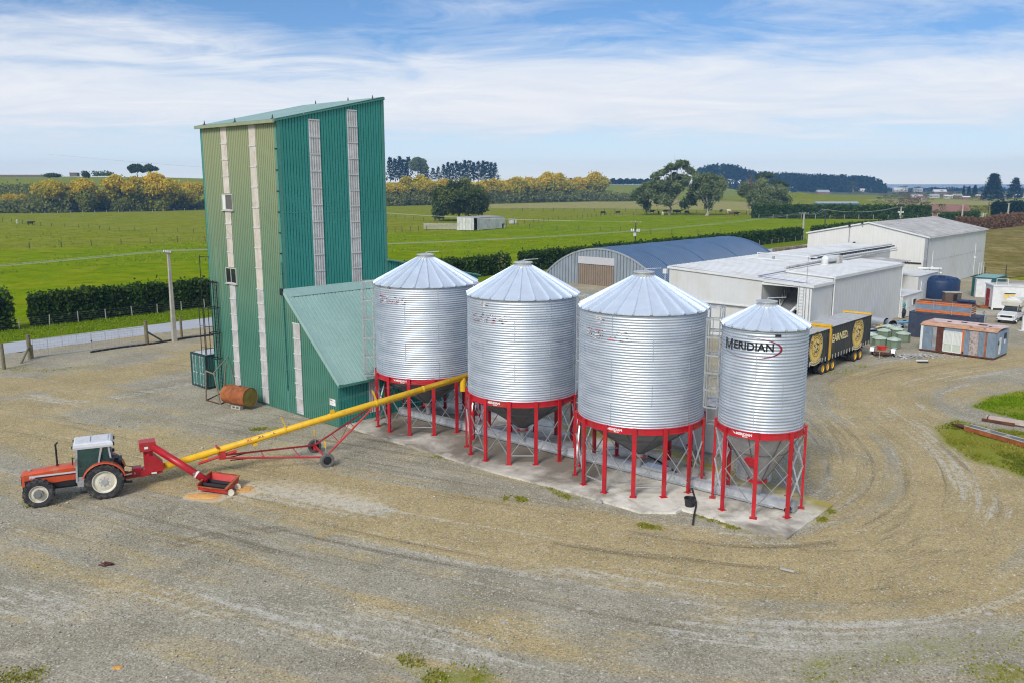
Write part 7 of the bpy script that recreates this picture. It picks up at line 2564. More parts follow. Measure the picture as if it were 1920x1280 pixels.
# ------------------------------------------------------------------ two long steel beams lying in the grass
def build_beams():
 a, b = G(1803, 803), G(1990, 856)
 d = b - a
 L = d.length
 t = thing('steel_channel', 'long rusty steel channel lying open side up, nearer of the two in the grass', 'steel beam', (a.x, a.y, 0), math.atan2(d.y, d.x), 'steel beams in the grass')
 MB().bb(.4, L, -.32, .32, .10, .16).obj('web', m_dark, t)
 MB().bb(.4, L, -.34, -.28, .06, .34).obj('flange', m_rust, t)
 MB().bb(.4, L, .28, .34, .06, .34).obj('flange', m_galv_dull, t)
 MB().bb(.4, L, -.36, -.26, .34, .37).bb(.4, L, .26, .36, .34, .37).obj('flange_edge', m_oldroof, t)
 for x in (1.6, 2.9, 4.6):
  MB().bb(x, x + .14, -.28, .28, .16, .35).obj('stiffener', m_oldroof, t)
 MB().bb(4.8, 5.6, -.3, .3, .355, .38).obj('cover_plate', m_oldroof, t)
 MB().beam((-.7, .0, .14), (.5, -.25, .2), .08, .08).beam((-.7, .0, .14), (.5, .25, .2), .08, .08).bb(-.3, .4, -.2, .2, .16, .24).obj('drawbar', m_rustbrown, t)
 a, b = G(1842, 788), G(2000, 813)
 d = b - a
 L = d.length
 t = thing('steel_beam', 'pinkish-white steel beam lying in the grass, farther of the two', 'steel beam', (a.x, a.y, 0), math.atan2(d.y, d.x), 'steel beams in the grass')
 MB().bb(.2, L, -.18, .18, .12, .40).obj('box_section', mat('primer_beam', (.52, .42, .36), .7, var=.15, dirt=(.26, .13, .08), damt=.6), t)
 MB().bb(.0, 1.9, -.28, -.16, .05, .22).bb(.3, .36, -.3, .3, .0, .4).obj('coupling', m_rustbrown, t)
 MB().bb(2.6, 3.0, -.1, .1, .40, .48).obj('bracket', m_dark, t)
build_beams()
# ------------------------------------------------------------------ foliage
def leaf_mesh(name, C, S, tone, m, seed=0, elong=1.0, flat=0.0, up=False):
 """many leaf-sized faces at centres C, half size S, tone 0..1 per face"""
 g = np.random.default_rng(seed)
 n = len(C)
 N = g.normal(size=(n, 3))
 N[:, 2] = np.abs(N[:, 2]) + flat
 if up:
  N[:, 2] *= .15
 N /= np.linalg.norm(N, axis=1)[:, None]
 A = g.normal(size=(n, 3))
 if up:
  A = np.tile(np.array([0., 0., 1.]), (n, 1)) + g.normal(size=(n, 3)) * .3
 U = A - (A * N).sum(1)[:, None] * N
 U /= np.linalg.norm(U, axis=1)[:, None]
 V = np.cross(N, U)
 S = np.asarray(S)[:, None]
 el = elong * g.uniform(.8, 1.25, size=(n, 1))
 # pointed four-sided leaf clumps
 vs = np.stack([C - U * S * el, C - V * S * .75 + U * S * .1, C + U * S * el, C + V * S * .75 - U * S * .1], 1).reshape(-1, 3)
 me = bpy.data.meshes.new(name)
 me.vertices.add(4 * n)
 me.vertices.foreach_set('co', vs.ravel())
 me.loops.add(4 * n)
 me.loops.foreach_set('vertex_index', np.arange(4 * n))
 me.polygons.add(n)
 me.polygons.foreach_set('loop_start', np.arange(0, 4 * n, 4))
 me.polygons.foreach_set('loop_total', np.full(n, 4))
 at = me.attributes.new('tone', 'FLOAT', 'FACE')
 at.data.foreach_set('value', np.clip(tone, 0, 1).astype(np.float32))
 me.update(calc_edges=True)
 me.materials.append(m)
 return me
def crown_points(blobs, per, g, clump=.22, shell=.55):
 C, T = [], []
 for b in blobs:
  x, y, z, rx, ry, rz = b[:6]
  tb = b[6] if len(b) > 6 else .5
  k = max(6, int(per * (rx * ry * rz) ** (2 / 3) / 6))
  d = g.normal(size=(k, 3))
  d /= np.linalg.norm(d, axis=1)[:, None]
  rr = shell + (1 - shell) * g.random(k) ** .6
  cc = d * rr[:, None]
  tc_ = tb + g.normal(size=k) * .15
  m_ = int(per / 6) if per > 60 else 8
  m_ = 9
  P = np.repeat(cc, m_, 0) + g.normal(size=(k * m_, 3)) * clump
  C.append(P * np.array([rx, ry, rz]) + np.array([x, y, z]))
  T.append(np.repeat(tc_, m_) + g.normal(size=k * m_) * .07)
 return np.concatenate(C), np.concatenate(T)
def limb_mesh(name, h, r_, tips, m, seed=0, fork=.35, n=7):
 g = random.Random(seed)
 mb = MB()
 prev = Vector((0, 0, -.3))
 pts = []
 for k in range(1, 4):
  p = Vector((g.uniform(-.04, .04) * h, g.uniform(-.04, .04) * h, h * fork * k / 3))
  mb.tube(prev, p, r_ * (1.2 - .15 * k), n, r_ * (1.05 - .15 * k))
  prev = p
 for tp in tips:
  tp = Vector(tp)
  mid = prev.lerp(tp, .5) + Vector((g.uniform(-.05, .05) * h, g.uniform(-.05, .05) * h, .04 * h))
  mb.tube(prev, mid, r_ * .5, 6, r_ * .32)
  mb.tube(mid, tp, r_ * .32, 5, r_ * .10)
  for _ in range(2):
   q = tp + Vector((g.uniform(-.16, .16) * h, g.uniform(-.16, .16) * h, g.uniform(-.02, .15) * h))
   mb.tube(mid.lerp(tp, .5), q, r_ * .18, 4, r_ * .05)
 return mb.mesh(name, m)
def tree(name, label, cat, x, y, z, crown, trunk, s=1.0, rz=0.0, group=None, sz=None):
 t = thing(name, label, cat, (x, y, z), rz, group)
 t.scale = (s, s, sz or s)
 put('trunk', trunk, t)
 put('crown', crown, t)
 return t
ORD = ['first', 'second', 'third', 'fourth', 'fifth', 'sixth', 'seventh', 'eighth', 'ninth', 'tenth', 'eleventh', 'twelfth', 'thirteenth', 'fourteenth', 'fifteenth', 'sixteenth', 'seventeenth', 'eighteenth', 'nineteenth', 'twentieth', 'twenty-first', 'twenty-second', 'twenty-third', 'twenty-fourth', 'twenty-fifth', 'twenty-sixth', 'twenty-seventh', 'twenty-eighth']
def hedge(name, label, a, b, w, h, m, n, size, seed, cat='hedge', corem=None, ragged=.12, tone=.45, seg=None, parts_m=None):
 """clipped hedge from a to b: dense dark core with leaf clumps over all faces"""
 a, b = Vector(a), Vector(b)
 d = b - a
 L = d.length
 g = np.random.default_rng(seed)
 t = thing(name, label, cat, (a.x, a.y, 0), math.atan2(d.y, d.x))
 # core with an uneven top
 k = max(4, int(L / 3))
 hs = [h - .18 + .10 * math.sin(i * 1.7 + seed) + .06 * math.sin(i * .6) for i in range(k + 1)]
 mb = MB()
 vs, fs = [], []
 for i in range(k + 1):
  x = .25 + (L - .5) * i / k
  for y, z in ((-w / 2 + .15, -.2), (-w / 2 + .2, hs[i] - .15), (0, hs[i]), (w / 2 - .2, hs[i] - .15), (w / 2 - .15, -.2)):
   vs.append((x, y, z))
 for i in range(k):
  for j in range(4):
   fs.append((i * 5 + j, i * 5 + j + 1, (i + 1) * 5 + j + 1, (i + 1) * 5 + j))
 fs += [(0, 1, 2, 3, 4), tuple(k * 5 + j for j in (4, 3, 2, 1, 0))]
 mb.add(vs, fs)
 core = mb.mesh('core', corem or m)
 put('core', core, t)
 wts = np.array([h * L, h * L * .5, w * L, h * w * 2])
 wts = wts / wts.sum()
 cs = []
 ns = (wts * n).astype(int)
 u = g.random((ns[0], 2))
 cs.append(np.c_[u[:, 0] * L, np.full(ns[0], -w / 2), u[:, 1] * h])
 u = g.random((ns[1], 2))
 cs.append(np.c_[u[:, 0] * L, np.full(ns[1], w / 2), u[:, 1] * h])
 u = g.random((ns[2], 2))
 cs.append(np.c_[u[:, 0] * L, (u[:, 1] - .5) * w, h + np.abs(g.normal(size=ns[2])) * .08])
 u = g.random((ns[3], 3))
 cs.append(np.c_[np.where(u[:, 2] < .5, 0, L), (u[:, 0] - .5) * w, u[:, 1] * h])
 C = np.concatenate(cs)
 C += g.normal(size=C.shape) * ragged
 spr = (C[:, 2] > h * .9) & (g.random(len(C)) < .22)
 C[spr, 2] += np.abs(g.normal(size=spr.sum())) * .24 * h / 3
 wob = .10 * np.sin(C[:, 0] * .9 + seed) + .07 * np.sin(C[:, 0] * 2.3) + .07 * np.sin(C[:, 0] * .31 + seed * 2)
 C[:, 1] += wob * 1.2 * np.sign(C[:, 1])
 C[:, 2] = np.maximum(C[:, 2] + wob * (C[:, 2] / h), .05)
 tn = tone + .22 * np.sin(C[:, 0] * 1.3 + np.sin(C[:, 2] * 2) * 1.5) * .6 + g.normal(size=len(C)) * .16
 S = size * g.uniform(.6, 1.3, len(C))
 put('foliage', leaf_mesh('foliage', C, S, tn, m, seed), t)
 return t
hedge('hedge', 'tall clipped dark hedge between the road verge and paddock, left of the tower', W(-101.3, QR(G(62, 612))[1] + .3), W(-101.0, 78), 1.8, 3.15, lf_hedge, 15000, .20, 3)
hedge('hedge', 'dark bushy hedge end cut off by the left edge of the photo', W(-101.5, 6), W(-101.3, QR(G(24, 617))[1]), 2.2, 3.6, lf_hedge, 8000, .22, 4, ragged=.25)
hedge('hedge', 'short dark hedge seen between the tower and the gap behind the silos', W(-101.0, 78.2), W(-101.0, 109.5), 1.8, 2.9, lf_hedge, 8000, .22, 5)
hedge('hedge', 'long dark hedge running behind the arched barn to the power pole', W(-101.0, 113.8), W(-101.0, 229.5), 2.0, 3.0, lf_hedge, 20000, .26, 6)
hedge('hedge', 'dark hedge continuing past the power pole behind the warehouse', W(-101.0, 240), W(-101.0, 330), 2.0, 3.0, lf_hedge, 8000, .32, 7)
h3a, h3b = G(1411, 409), G(1742, 411)
hedge('shelter_hedge', 'tall dark shelter hedge across the middle distance, right of the gum trees', h3a, h3b, 3, 5.3, lf_hedge, 15000, .42, 8, ragged=.25)
hedge('shelter_hedge', 'blue-green shelter hedge at the right edge beyond the lane', G(1862, 407), G(1990, 400), 3, 6.2, lf_pine, 7000, .42, 9, ragged=.3)
hedge('hedge', 'low clipped hedge behind the warehouse roof, before the white fence', G(1765, 417), G(1832, 411), 2, 3.2, lf_hedge, 3500, .3, 10)
hedge('beech_hedge', 'brown leafy beech hedge along the stubble field at right', G(1853, 430), G(1985, 414), 2.2, 4.0, lf_brown, 9000, .34, 11, ragged=.2)
hedge('beech_hedge', 'brown beech hedge running up to the warehouse corner', G(1796, 424), G(1852, 430), 2.2, 2.9, lf_brown, 5000, .34, 12, ragged=.2)
hb_ = G(15, 612)
# scrubby green bush in the hedge gap with post
gg = np.random.default_rng(5)
C, T = crown_points([(0, 0, .5, .6, .6, .8, .5), (.4, .2, 1.2, .5, .5, .6, .6)], 200, gg)
t = tree('shrub', 'small ragged shrub by the gap between the two left hedges', 'shrub', *tuple(W(-101.2, 29.5)), 0, leaf_mesh('crown', C, .14 * gg.uniform(.6, 1.3, len(C)), T, lf_hedge, 3), limb_mesh('trunk', 1.6, .04, [(.2, .1, 1.2), (-.2, 0, 1)], m_bark, 1))
C, T = crown_points([(0, 0, 1.6, 1.1, 1.1, 1.6, .8), (.2, 0, 2.6, .7, .7, .9, .9)], 200, gg)
tree('shrub', 'yellowish-green shrub at the hedge end behind the first silo', 'shrub', *tuple(W(-100.6, 107.5)), 0, leaf_mesh('crown', C, .18 * gg.uniform(.6, 1.3, len(C)), T + .3, lf_dark, 3), limb_mesh('trunk', 2.4, .06, [(.3, .1, 2), (-.3, 0, 1.8)], m_bark, 1))
# --- autumn willows and their understorey
def willow_proto(seed):
 g = np.random.default_rng(seed)
 bl = []
 tips = []
 for k in range(16):
  a_, rr = g.uniform(0, 6.28), g.uniform(0, .40)
  z = g.uniform(.42, .86)
  zz = z - .25 * rr
  s_ = g.uniform(.11, .19)
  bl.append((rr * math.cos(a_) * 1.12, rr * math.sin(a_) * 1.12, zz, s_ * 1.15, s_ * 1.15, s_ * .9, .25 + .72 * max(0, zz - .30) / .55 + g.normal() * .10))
  tips.append((rr * math.cos(a_), rr * math.sin(a_), zz))
 for k in range(9):
  a_, rr = g.uniform(0, 6.28), g.uniform(.1, .42)
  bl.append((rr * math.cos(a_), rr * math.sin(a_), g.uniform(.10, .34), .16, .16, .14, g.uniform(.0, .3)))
 bl = [tuple(v * 16 if i < 6 else v for i, v in enumerate(b)) for b in bl]
 C, T = crown_points(bl, 130, g, .25, .5)
 cr = leaf_mesh('crown', C, .55 * g.uniform(.5, 1.3, len(C)), T, lf_willow, seed)
 tr = limb_mesh('trunk', 16, .42, [tuple(v * 16 for v in p) for p in tips[:9]], m_bark, seed, .22)
 return cr, tr
wp = [willow_proto(s) for s in (1, 2, 3, 4, 5)]
r_ = random.Random(12)
wl = [(28, 398, .95), (95, 398, 1.12), (160, 397, 1.22), (240, 396, 1.32), (292, 395, 1.36), (350, 393, 1.12)]
for i, (px, py, s) in enumerate(wl):
 p = G(px, py)
 c_, t_ = wp[i % 5]
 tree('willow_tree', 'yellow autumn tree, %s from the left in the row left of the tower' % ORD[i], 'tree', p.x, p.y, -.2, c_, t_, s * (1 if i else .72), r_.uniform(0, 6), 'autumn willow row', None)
wr = [(740, 385, 1.0), (775, 384, 1.28), (800, 384, 1.12), (836, 383, 1.25), (866, 382, 1.05), (890, 382, 1.1), (918, 381, 1.25), (945, 380, 1.2), (968, 380, 1.25), (993, 379, 1.3), (1018, 378, 1.25), (1040, 378, 1.45), (1062, 377, 1.35), (1088, 377, 1.4), (1110, 376.5, 1.5)]
for i, (px, py, s) in enumerate(wr):
 p = G(px, py)
 c_, t_ = wp[(i * 2 + 1) % 5]
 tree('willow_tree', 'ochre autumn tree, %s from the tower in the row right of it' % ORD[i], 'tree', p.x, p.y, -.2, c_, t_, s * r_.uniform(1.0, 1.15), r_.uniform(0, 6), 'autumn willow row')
# understorey scrub below the willows: one mass
g = np.random.default_rng(31)
segs = [((-40, 399), (120, 398), 1400, 6.5), ((60, 398), (400, 391), 2600, 5.5), ((720, 386), (900, 382), 2400, 8.5), ((900, 382), (1140, 376.5), 3200, 9), ((1130, 378), (1200, 377), 800, 7)]
Cs, Ts = [], []
for (p0, p1, n, hh) in segs:
 a, b = np.array(G(*p0)), np.array(G(*p1))
 f = g.random(n)
 base = a + (b - a) * f[:, None] + g.normal(size=(n, 2)) * np.array([4, 5])
 z = np.abs(g.random(n)) * hh * (.55 + .45 * np.sin(f * 40) ** 2)
 Cs.append(np.repeat(np.c_[base, z], 5, 0) + g.normal(size=(n * 5, 3)) * .8)
 Ts.append(np.repeat(g.uniform(.1, .75, n), 5))
# the bank on the far left is covered with grey-green scrub
a, b = np.array(G(-60, 396)), np.array(G(110, 396))
n = 2600
f, u = g.random(n), g.random(n)
base = a + (b - a) * f[:, None] + np.array([-.6, .8]) * (u * 70)[:, None]
Cs.append(np.repeat(np.c_[base, np.clip(u * 13.5 - 1, 0, 14) + g.random(n) * 2.5], 4, 0) + g.normal(size=(n * 4, 3)) * .9)
Ts.append(np.repeat(g.uniform(.1, .8, n), 4))
C = np.concatenate(Cs)
C[:, 2] = np.maximum(C[:, 2], .1)
tag(put('scrub', leaf_mesh('scrub', C, .75 * g.uniform(.5, 1.3, len(C)), np.concatenate(Ts), lf_scrub, 2)), kind='stuff')
# --- conifers
def conifer(seed, h=1.0, w=.22, n=700, m=None, tone=.5, trunk=.0, rag=.3):
 g = np.random.default_rng(seed)
 k = n // 8
 z = trunk + (1 - trunk) * g.random(k) ** .85
 rr = w * (1 - (z - trunk) / (1 - trunk)) ** .75 * (1 + rag * np.sin(z * 40 + seed)) * np.sqrt(g.uniform(.45, 1.0, k))
 a_ = g.uniform(0, 6.283, k)
 cc = np.c_[rr * np.cos(a_), rr * np.sin(a_), z]
 C = np.repeat(cc, 8, 0) + g.normal(size=(k * 8, 3)) * np.array([w * .14, w * .14, .022])
 T = np.repeat(tone + g.normal(size=k) * .2, 8)
 C *= 20
 cr = leaf_mesh('crown', C, .55 * g.uniform(.5, 1.3, len(C)), T, m or lf_pine, seed, 1.2)
 tr = MB().tube((0, 0, -.5), (0, 0, 18), .4, 6, .05).mesh('trunk', m_bark)
 return cr, tr
cp = [conifer(s, 1, w, 900, None, .5, .06, .30) for s, w in ((1, .25), (2, .30), (3, .22), (4, .34))]
pine_px = [(732, 296), (741, 298), (750, 294), (757, 300), (766, 295), (793, 303), (800, 308), (812, 316), (822, 313), (832, 309), (840, 305), (848, 307), (856, 303), (864, 306), (872, 301), (880, 302), (888, 305), (897, 303), (906, 302), (913, 304), (921, 305), (928, 306)]
for i, (px, py) in enumerate(pine_px):
 Y = 930 + (i % 3) * 14
 d = ray(px, 330)
 x, y = d.x / d.y * Y, Y
 zt = CAM_H + ray(px, py).z / ray(px, py).y * Y
 zb = 18.0
 c_, t_ = cp[i % 4]
 s = (zt - zb) / 20
 tree('pine_tree', 'dark blue-green pine on the skyline, %s from the tower' % ORD[i], 'tree', x, y, zb, c_, t_, s, r_.uniform(0, 6), 'skyline pines')
# big rounded gum among the pines
def gum_proto(seed, blobs, h, tips, m=lf_euc, per=170, leaf=.42, bark=None, fork=.35, tr=.5, clump=.24):
 g = np.random.default_rng(seed)
 C, T = crown_points(blobs, per, g, clump, .45)
 return leaf_mesh('crown', C, leaf * g.uniform(.5, 1.3, len(C)), T, m, seed, 1.3), limb_mesh('trunk', h, tr, tips, bark or m_bark_pale, seed, fork)
def blobset(seed, n, R0, z0, z1, s0, s1, flat=.7, tone=.5, cx=0):
 g = random.Random(seed)
 out = []
 for k in range(n):
  a_, rr = g.uniform(0, 6.28), R0 * math.sqrt(g.random())
  z = z0 + (z1 - z0) * g.random() * (1 - .35 * (rr / R0) ** 2)
  s = g.uniform(s0, s1)
  out.append((cx + rr * math.cos(a_), rr * math.sin(a_), z, s, s, s * flat, tone + g.uniform(-.2, .25)))
 return out
bl = blobset(3, 14, 8, 12, 30, 2.5, 4.5)
c_, t_ = gum_proto(3, bl, 30, [b[:3] for b in bl[:9]])
d = ray(783, 330)
zt = CAM_H + ray(783, 289).z / ray(783, 289).y * 925
tree('gum_tree', 'broad grey-green gum standing among the skyline pines', 'tree', d.x / d.y * 925, 925, 16, c_, t_, (zt - 16) / 33)
# single broad dark tree behind the field barn
m_bark_mid = mat('grey_bark', (.26, .23, .18), .9, var=.3, scale=2)
bl = blobset(8, 44, 9.4, 3.8, 14.0, 1.6, 2.8, .8, .5) + [(-8.5, 0, 3.2, 2.2, 2.2, 2.4, .3), (-7, -1, 5, 2.6, 2.6, 2, .4), (7.5, 0, 4.5, 2.6, 2.4, 2, .35)]
c_, t_ = gum_proto(8, bl, 14, [b[:3] for b in bl[:14]], lf_dark, 100, .34, m_bark, .18, .5, .28)
p = G(865, 414)
tree('broadleaf_tree', 'broad dark green tree behind the white field barn', 'tree', p.x - .5, p.y, 0, c_, t_, 1.12, .4)
# gum trees with cattle beneath
p = G(1255, 403)
g_ = random.Random(6)
bl = []
for k in range(20):
 f = k / 19
 bl.append((-8 + 19 * f, g_.uniform(-2.5, 2.5), 18.5 + 6.6 * math.sin(min(1, f * 1.25) * 1.57) - max(0, f - .8) * 20 + g_.uniform(-1, .8), 1.9, 1.9, 1.1, .5 + g_.uniform(-.2, .2)))
bl += blobset(14, 16, 6, 14.5, 21, 1.4, 2.2, .7, .5, 4)
bl += blobset(12, 26, 8.5, 6.5, 16.5, 1.6, 3.0, .75, .5, -8) + blobset(13, 10, 4, 11, 16, 1.5, 2.4, .8, .5, 3)
bl += [(-14.5, 0, 8, 2.2, 2.2, 2.6, .4), (-11.5, 0, 4.6, 1.9, 1.9, 2.8, .12), (7.5, -.5, 5.4, 2.3, 2.3, 2.2, .0), (10.5, -.5, 8.2, 2.4, 2.4, 2.2, .05), (12.0, 0, 6.4, 1.6, 1.6, 1.6, .05)]
c_, t_ = gum_proto(11, bl, 26, [b[:3] for b in bl[::4]], lf_euc, 76, .40, m_bark_mid, .16, .7, .30)
tree('gum_tree', 'largest gum tree, airy top, cattle resting in its shade', 'tree', p.x, p.y, 0, c_, t_, 1, 0)
p = G(1325, 404)
bl = [(x * 6.8 + g_.uniform(-1.5, 1.5), g_.uniform(-4, 4), 8 + 11 * u * (1 - .35 * abs(x)) + 2 * abs(x), 2.2, 2.2, 2.0, .55 + g_.uniform(-.2, .25)) for x, u in [(g_.uniform(-1, 1), g_.random()) for _ in range(26)]]
bl += [(1, 0, 6.5, 2.2, 2.2, 2.2, .3), (.5, 0, 4.4, 1.5, 1.5, 1.8, .25)]
c_, t_ = gum_proto(15, bl, 18, [b[:3] for b in bl[::2]], lf_euc, 66, .38, m_bark_pale, .22, .8, .30)
tree('gum_tree', 'single leaning gum tree right of the largest one', 'tree', p.x, p.y, 0, c_, t_, 1.03, 0)
p = G(1446, 405)
bl = blobset(18, 46, 11, 5, 16.5, 1.8, 3.0, .8, .5)
c_, t_ = gum_proto(18, bl, 17, [b[:3] for b in bl[::2]], lf_euc, 62, .38, m_bark_pale, .12, .6, .30)
tree('gum_tree', 'broad gum clump standing behind the shelter hedge', 'tree', p.x, p.y + 16, 0, c_, t_, 1.02, .5)
p = G(1403, 403)
g = np.random.default_rng(4)
C, T = crown_points([(0, 0, 12, 1.8, 1.8, 7, .9), (1, 0, 8, 1.6, 1.6, 4, .8)], 60, g)
tree('bare_poplar', 'thin half-bare pale tree at the left end of the shelter hedge', 'tree', p.x, p.y, 0, leaf_mesh('crown', C, .25 * g.uniform(.5, 1.2, len(C)), T, lf_bare, 4), limb_mesh('trunk', 18, .28, [(.6, 0, 17), (-.8, .2, 15), (1.2, 0, 13), (-.6, 0, 18)], m_bark_pale, 4, .3))
p = G(1437, 372)
bl = [(0, 0, 18, 3, 3, 1.2, .4), (3, 0, 18.5, 3, 3, 1.2, .4), (-3, 0, 17.5, 2.5, 2, 1.1, .4), (8, 0, 14, 3, 3, 1.4, .4), (12, 0, 13, 3, 3, 1.3, .35), (15, 0, 12, 2, 2, 1, .35), (-8, 0, 12, 3, 3, 1.3, .4), (-11, 0, 11, 2, 2, 1, .4)]
c_, t_ = gum_proto(21, bl, 18, [b[:3] for b in bl], lf_dark, 120, .6, m_bark, .3, .6)
Y = 600
tree('umbrella_tree', 'flat-topped tree silhouetted against the pine hill', 'tree', ray(1432, 330).x / ray(1432, 330).y * Y, Y, 2, c_, t_, 1.02, 0)
# skyline trees on the left terrace
Y = 640
for i, (px, py, w, lab) in enumerate(((256, 308, 6.5, 'dark rounded tree on the skyline above the autumn row, left of a pair'), (280, 309, 5.5, 'dark umbrella-shaped tree on the skyline, right of a pair'), (98, 326, 4.5, 'low dark bush on the far left skyline'), (160, 322, 2.2, 'tiny bush on the skyline above the third autumn tree'))):
 d = ray(px, py)
 zt = CAM_H + d.z / d.y * Y
 zb = 20.6 + .0
 hh = zt - zb
 g_ = random.Random(i + 2)
 bl = [(w * .85 * math.cos(q_) * v_, w * .85 * math.sin(q_) * v_, hh * (.80 - .30 * v_ * v_ + g_.uniform(-.08, .08)), w * .32, w * .32, hh * .13, .35) for q_, v_ in [(g_.uniform(0, 6.28), math.sqrt(g_.random())) for _ in range(14)]]
 if i in (2, 3):
  bl = [(0, 0, hh * .4, w, w, hh * .55, .4), (w * .6, 0, hh * .3, w * .6, w * .6, hh * .4, .3)]
 c_, t_ = gum_proto(40 + i, bl, hh, [b[:3] for b in bl[:6]], lf_dark, 110, .45, m_bark, .3, .35, .3)
 tree('skyline_tree', lab, 'tree', d.x / d.y * Y, Y, zb, c_, t_)
# small clump of bushes between
d0, d1 = ray(176, 328), ray(212, 328)
g = np.random.default_rng(77)
n = 500
f = g.random(n)
C = np.c_[(d0.x / d0.y + (d1.x / d1.y - d0.x / d0.y) * f) * 700, 700 + g.normal(size=n) * 3, 21.5 + g.random(n) * 4.0 * (.4 + .6 * np.sin(f * 23) ** 2)]
tag(put('distant_scrub', leaf_mesh('distant_scrub', C, .8 * g.uniform(.5, 1.2, n), g.uniform(.2, .7, n), lf_dark, 6)), kind='stuff')
for k, (px, lab) in enumerate(((140, 'small brown hut on the far left skyline'),)):
 d = ray(px, 330)
 t = thing('skyline_hut', lab, 'hut', (d.x / d.y * 690, 690, 21.0))
 MB().bb(-3, 3, -2, 2, 0, 2.6).obj('wall', m_bark, t)
 MB().bb(-3.2, 3.2, -2.2, 2.2, 2.6, 2.9).obj('roof', m_dark, t)
p0, p1 = ray(-30, 330), ray(110, 330)
MBw = MB()
tag(MBw.bb(p0.x / p0.y * 655, p1.x / p1.y * 655, 654, 655, 20.2, 21.9).obj('stone_wall', m_bark), 'dark low wall along the far left skyline', 'wall')
# --- pine hill: a far-off plantation that reads as one mass, on its hill
def pine_hill():
 g = np.random.default_rng(9)
 Y0 = 1480.0
 prof = [(1290, 352), (1302, 316), (1318, 311), (1345, 308), (1372, 311), (1390, 318), (1415, 322), (1450, 325), (1500, 327), (1560, 329), (1600, 331), (1625, 333), (1640, 338), (1646, 346)]
 xs = np.array([p[0] for p in prof], float)
 zs = np.array([CAM_H + (ray(p[0], p[1]).z / ray(p[0], p[1]).y) * Y0 for p in prof])
 hill = []
 mb = MB()
 vs, fs = [], []
 cols = 40
 for i in range(cols + 1):
  px = 1280 + (1655 - 1280) * i / cols
  zt = np.interp(px, xs, zs)
  for (yy, k) in ((Y0 - 70, 0), (Y0 - 25, .35), (Y0 + 20, .55), (Y0 + 110, .5), (Y0 + 190, 0)):
   vs.append(((px - 960) / F_PX * yy, yy, max(0, zt - 18) * k - .1))
 for i in range(cols):
  for j in range(4):
   fs.append((i * 5 + j, i * 5 + j + 1, (i + 1) * 5 + j + 1, (i + 1) * 5 + j))
 mb.add(vs, fs)
 tag(mb.obj('pine_hill', m_townland, None, (0, 0, 0), True), kind='structure')
 C, T = [], []
 n = 1500
 px = g.uniform(1285, 1650, n)
 dep = g.random(n)
 for i in range(n):
  yy = Y0 - 60 + 130 * dep[i]
  zt = np.interp(px[i], xs, zs) * (1 if dep[i] > .35 else (.30 + .70 * dep[i] / .35)) + g.uniform(-5, 2.0)
  hgt = g.uniform(15, 21)
  zb = max(-1, zt - hgt)
  hgt = max(4, zt - zb)
  m_ = 26
  z = g.random(m_) ** .8
  rr = 4.2 * (1 - z) ** .7 * np.sqrt(g.random(m_)) + .15
  a_ = g.uniform(0, 6.28, m_)
  x0 = (px[i] - 960) / F_PX * yy
  C.append(np.c_[x0 + rr * np.cos(a_), yy + rr * np.sin(a_), zb + z * hgt])
  T.append(np.full(m_, .5 + g.normal() * .2) + g.normal(size=m_) * .1)
 C = np.concatenate(C)
 T = np.concatenate(T)
 tag(put('pine_forest', leaf_mesh('pine_forest', C, 1.5 * g.uniform(.6, 1.2, len(C)), T, lf_forest, 3, 1.3)), kind='stuff')
 # low shelterbelts farther left along the plateau
 C, T = [], []
 for (p0, p1, Y, zt, zb, n) in ((1106, 1225, 1250, 335.5, 345, 2600), (1040, 1120, 1500, 334, 342, 900), (1640, 1930, 1750, 351, 360, 3400)):
  f = g.random(n)
  px_ = p0 + (p1 - p0) * f
  za = CAM_H + (ray(p0, zt).z / ray(p0, zt).y) * Y
  zbb = CAM_H + (ray(p0, zb).z / ray(p0, zb).y) * Y
  C.append(np.c_[(px_ - 960) / F_PX * Y, Y + g.normal(size=n) * 4, zbb + (za - zbb) * g.random(n) * (.85 + .15 * np.sin(f * 60))])
  T.append(g.uniform(.2, .7, n))
 C = np.concatenate(C)
 tag(put('distant_shelterbelt', leaf_mesh('distant_shelterbelt', C, 1.7 * g.uniform(.6, 1.2, len(C)), np.concatenate(T), lf_forest, 8)), kind='stuff')
pine_hill()
# grassy rise left of the hill and pale slip face
build_hill('low_rise', tuple(G(1500, 372)), tuple(G(1330, 372)), [(0, -.3), (60, 5), (120, 9), (200, 4), (300, -1)], m_meadow, 24, .6, lambda f: math.sin(math.pi * min(1, f * 1.0)) ** .7 * .8)
# --- coastal trees at right and a scatter of town trees
def place_px(px, base_py, top_py, Y):
 x = (px - 960) / F_PX * Y / 1.0
 x = ray(px, base_py).x / ray(px, base_py).y * Y
 return x, Y, CAM_H + ray(px, base_py).z / ray(px, base_py).y * Y, CAM_H + ray(px, top_py).z / ray(px, top_py).y * Y
big = conifer(50, 1, .42, 3600, lf_pine, .5, .02, .18)
mac = conifer(51, 1, .34, 2400, lf_pine, .55, .02, .25)
for px, tp, bp, Y, pr, sxy, lab in ((1860, 327, 374, 800, big, 1.0, 'big dark conifer above the town at right'), (1902, 335, 370, 900, mac, 1.15, 'rounded conifer right of the biggest dark one, at the photo edge'), (1806, 349, 368, 1000, mac, .5, 'small pointed conifer, leftmost of three by the town'), (1816, 350, 368, 1000, mac, .7, 'middle of three small conifers by the town'), (1827, 348, 368, 1000, mac, .8, 'rightmost of three small conifers by the town')):
 x, y, zb, zt = place_px(px, bp, tp, Y)
 zb = min(zb, 0.0)
 s = (zt - zb) / 20
 t = tree('conifer', lab, 'tree', x, y, zb, pr[0], pr[1], s * sxy, .6, None, s)
tw = conifer(60, 1, .6, 500, lf_dark, .5, .02, .2)
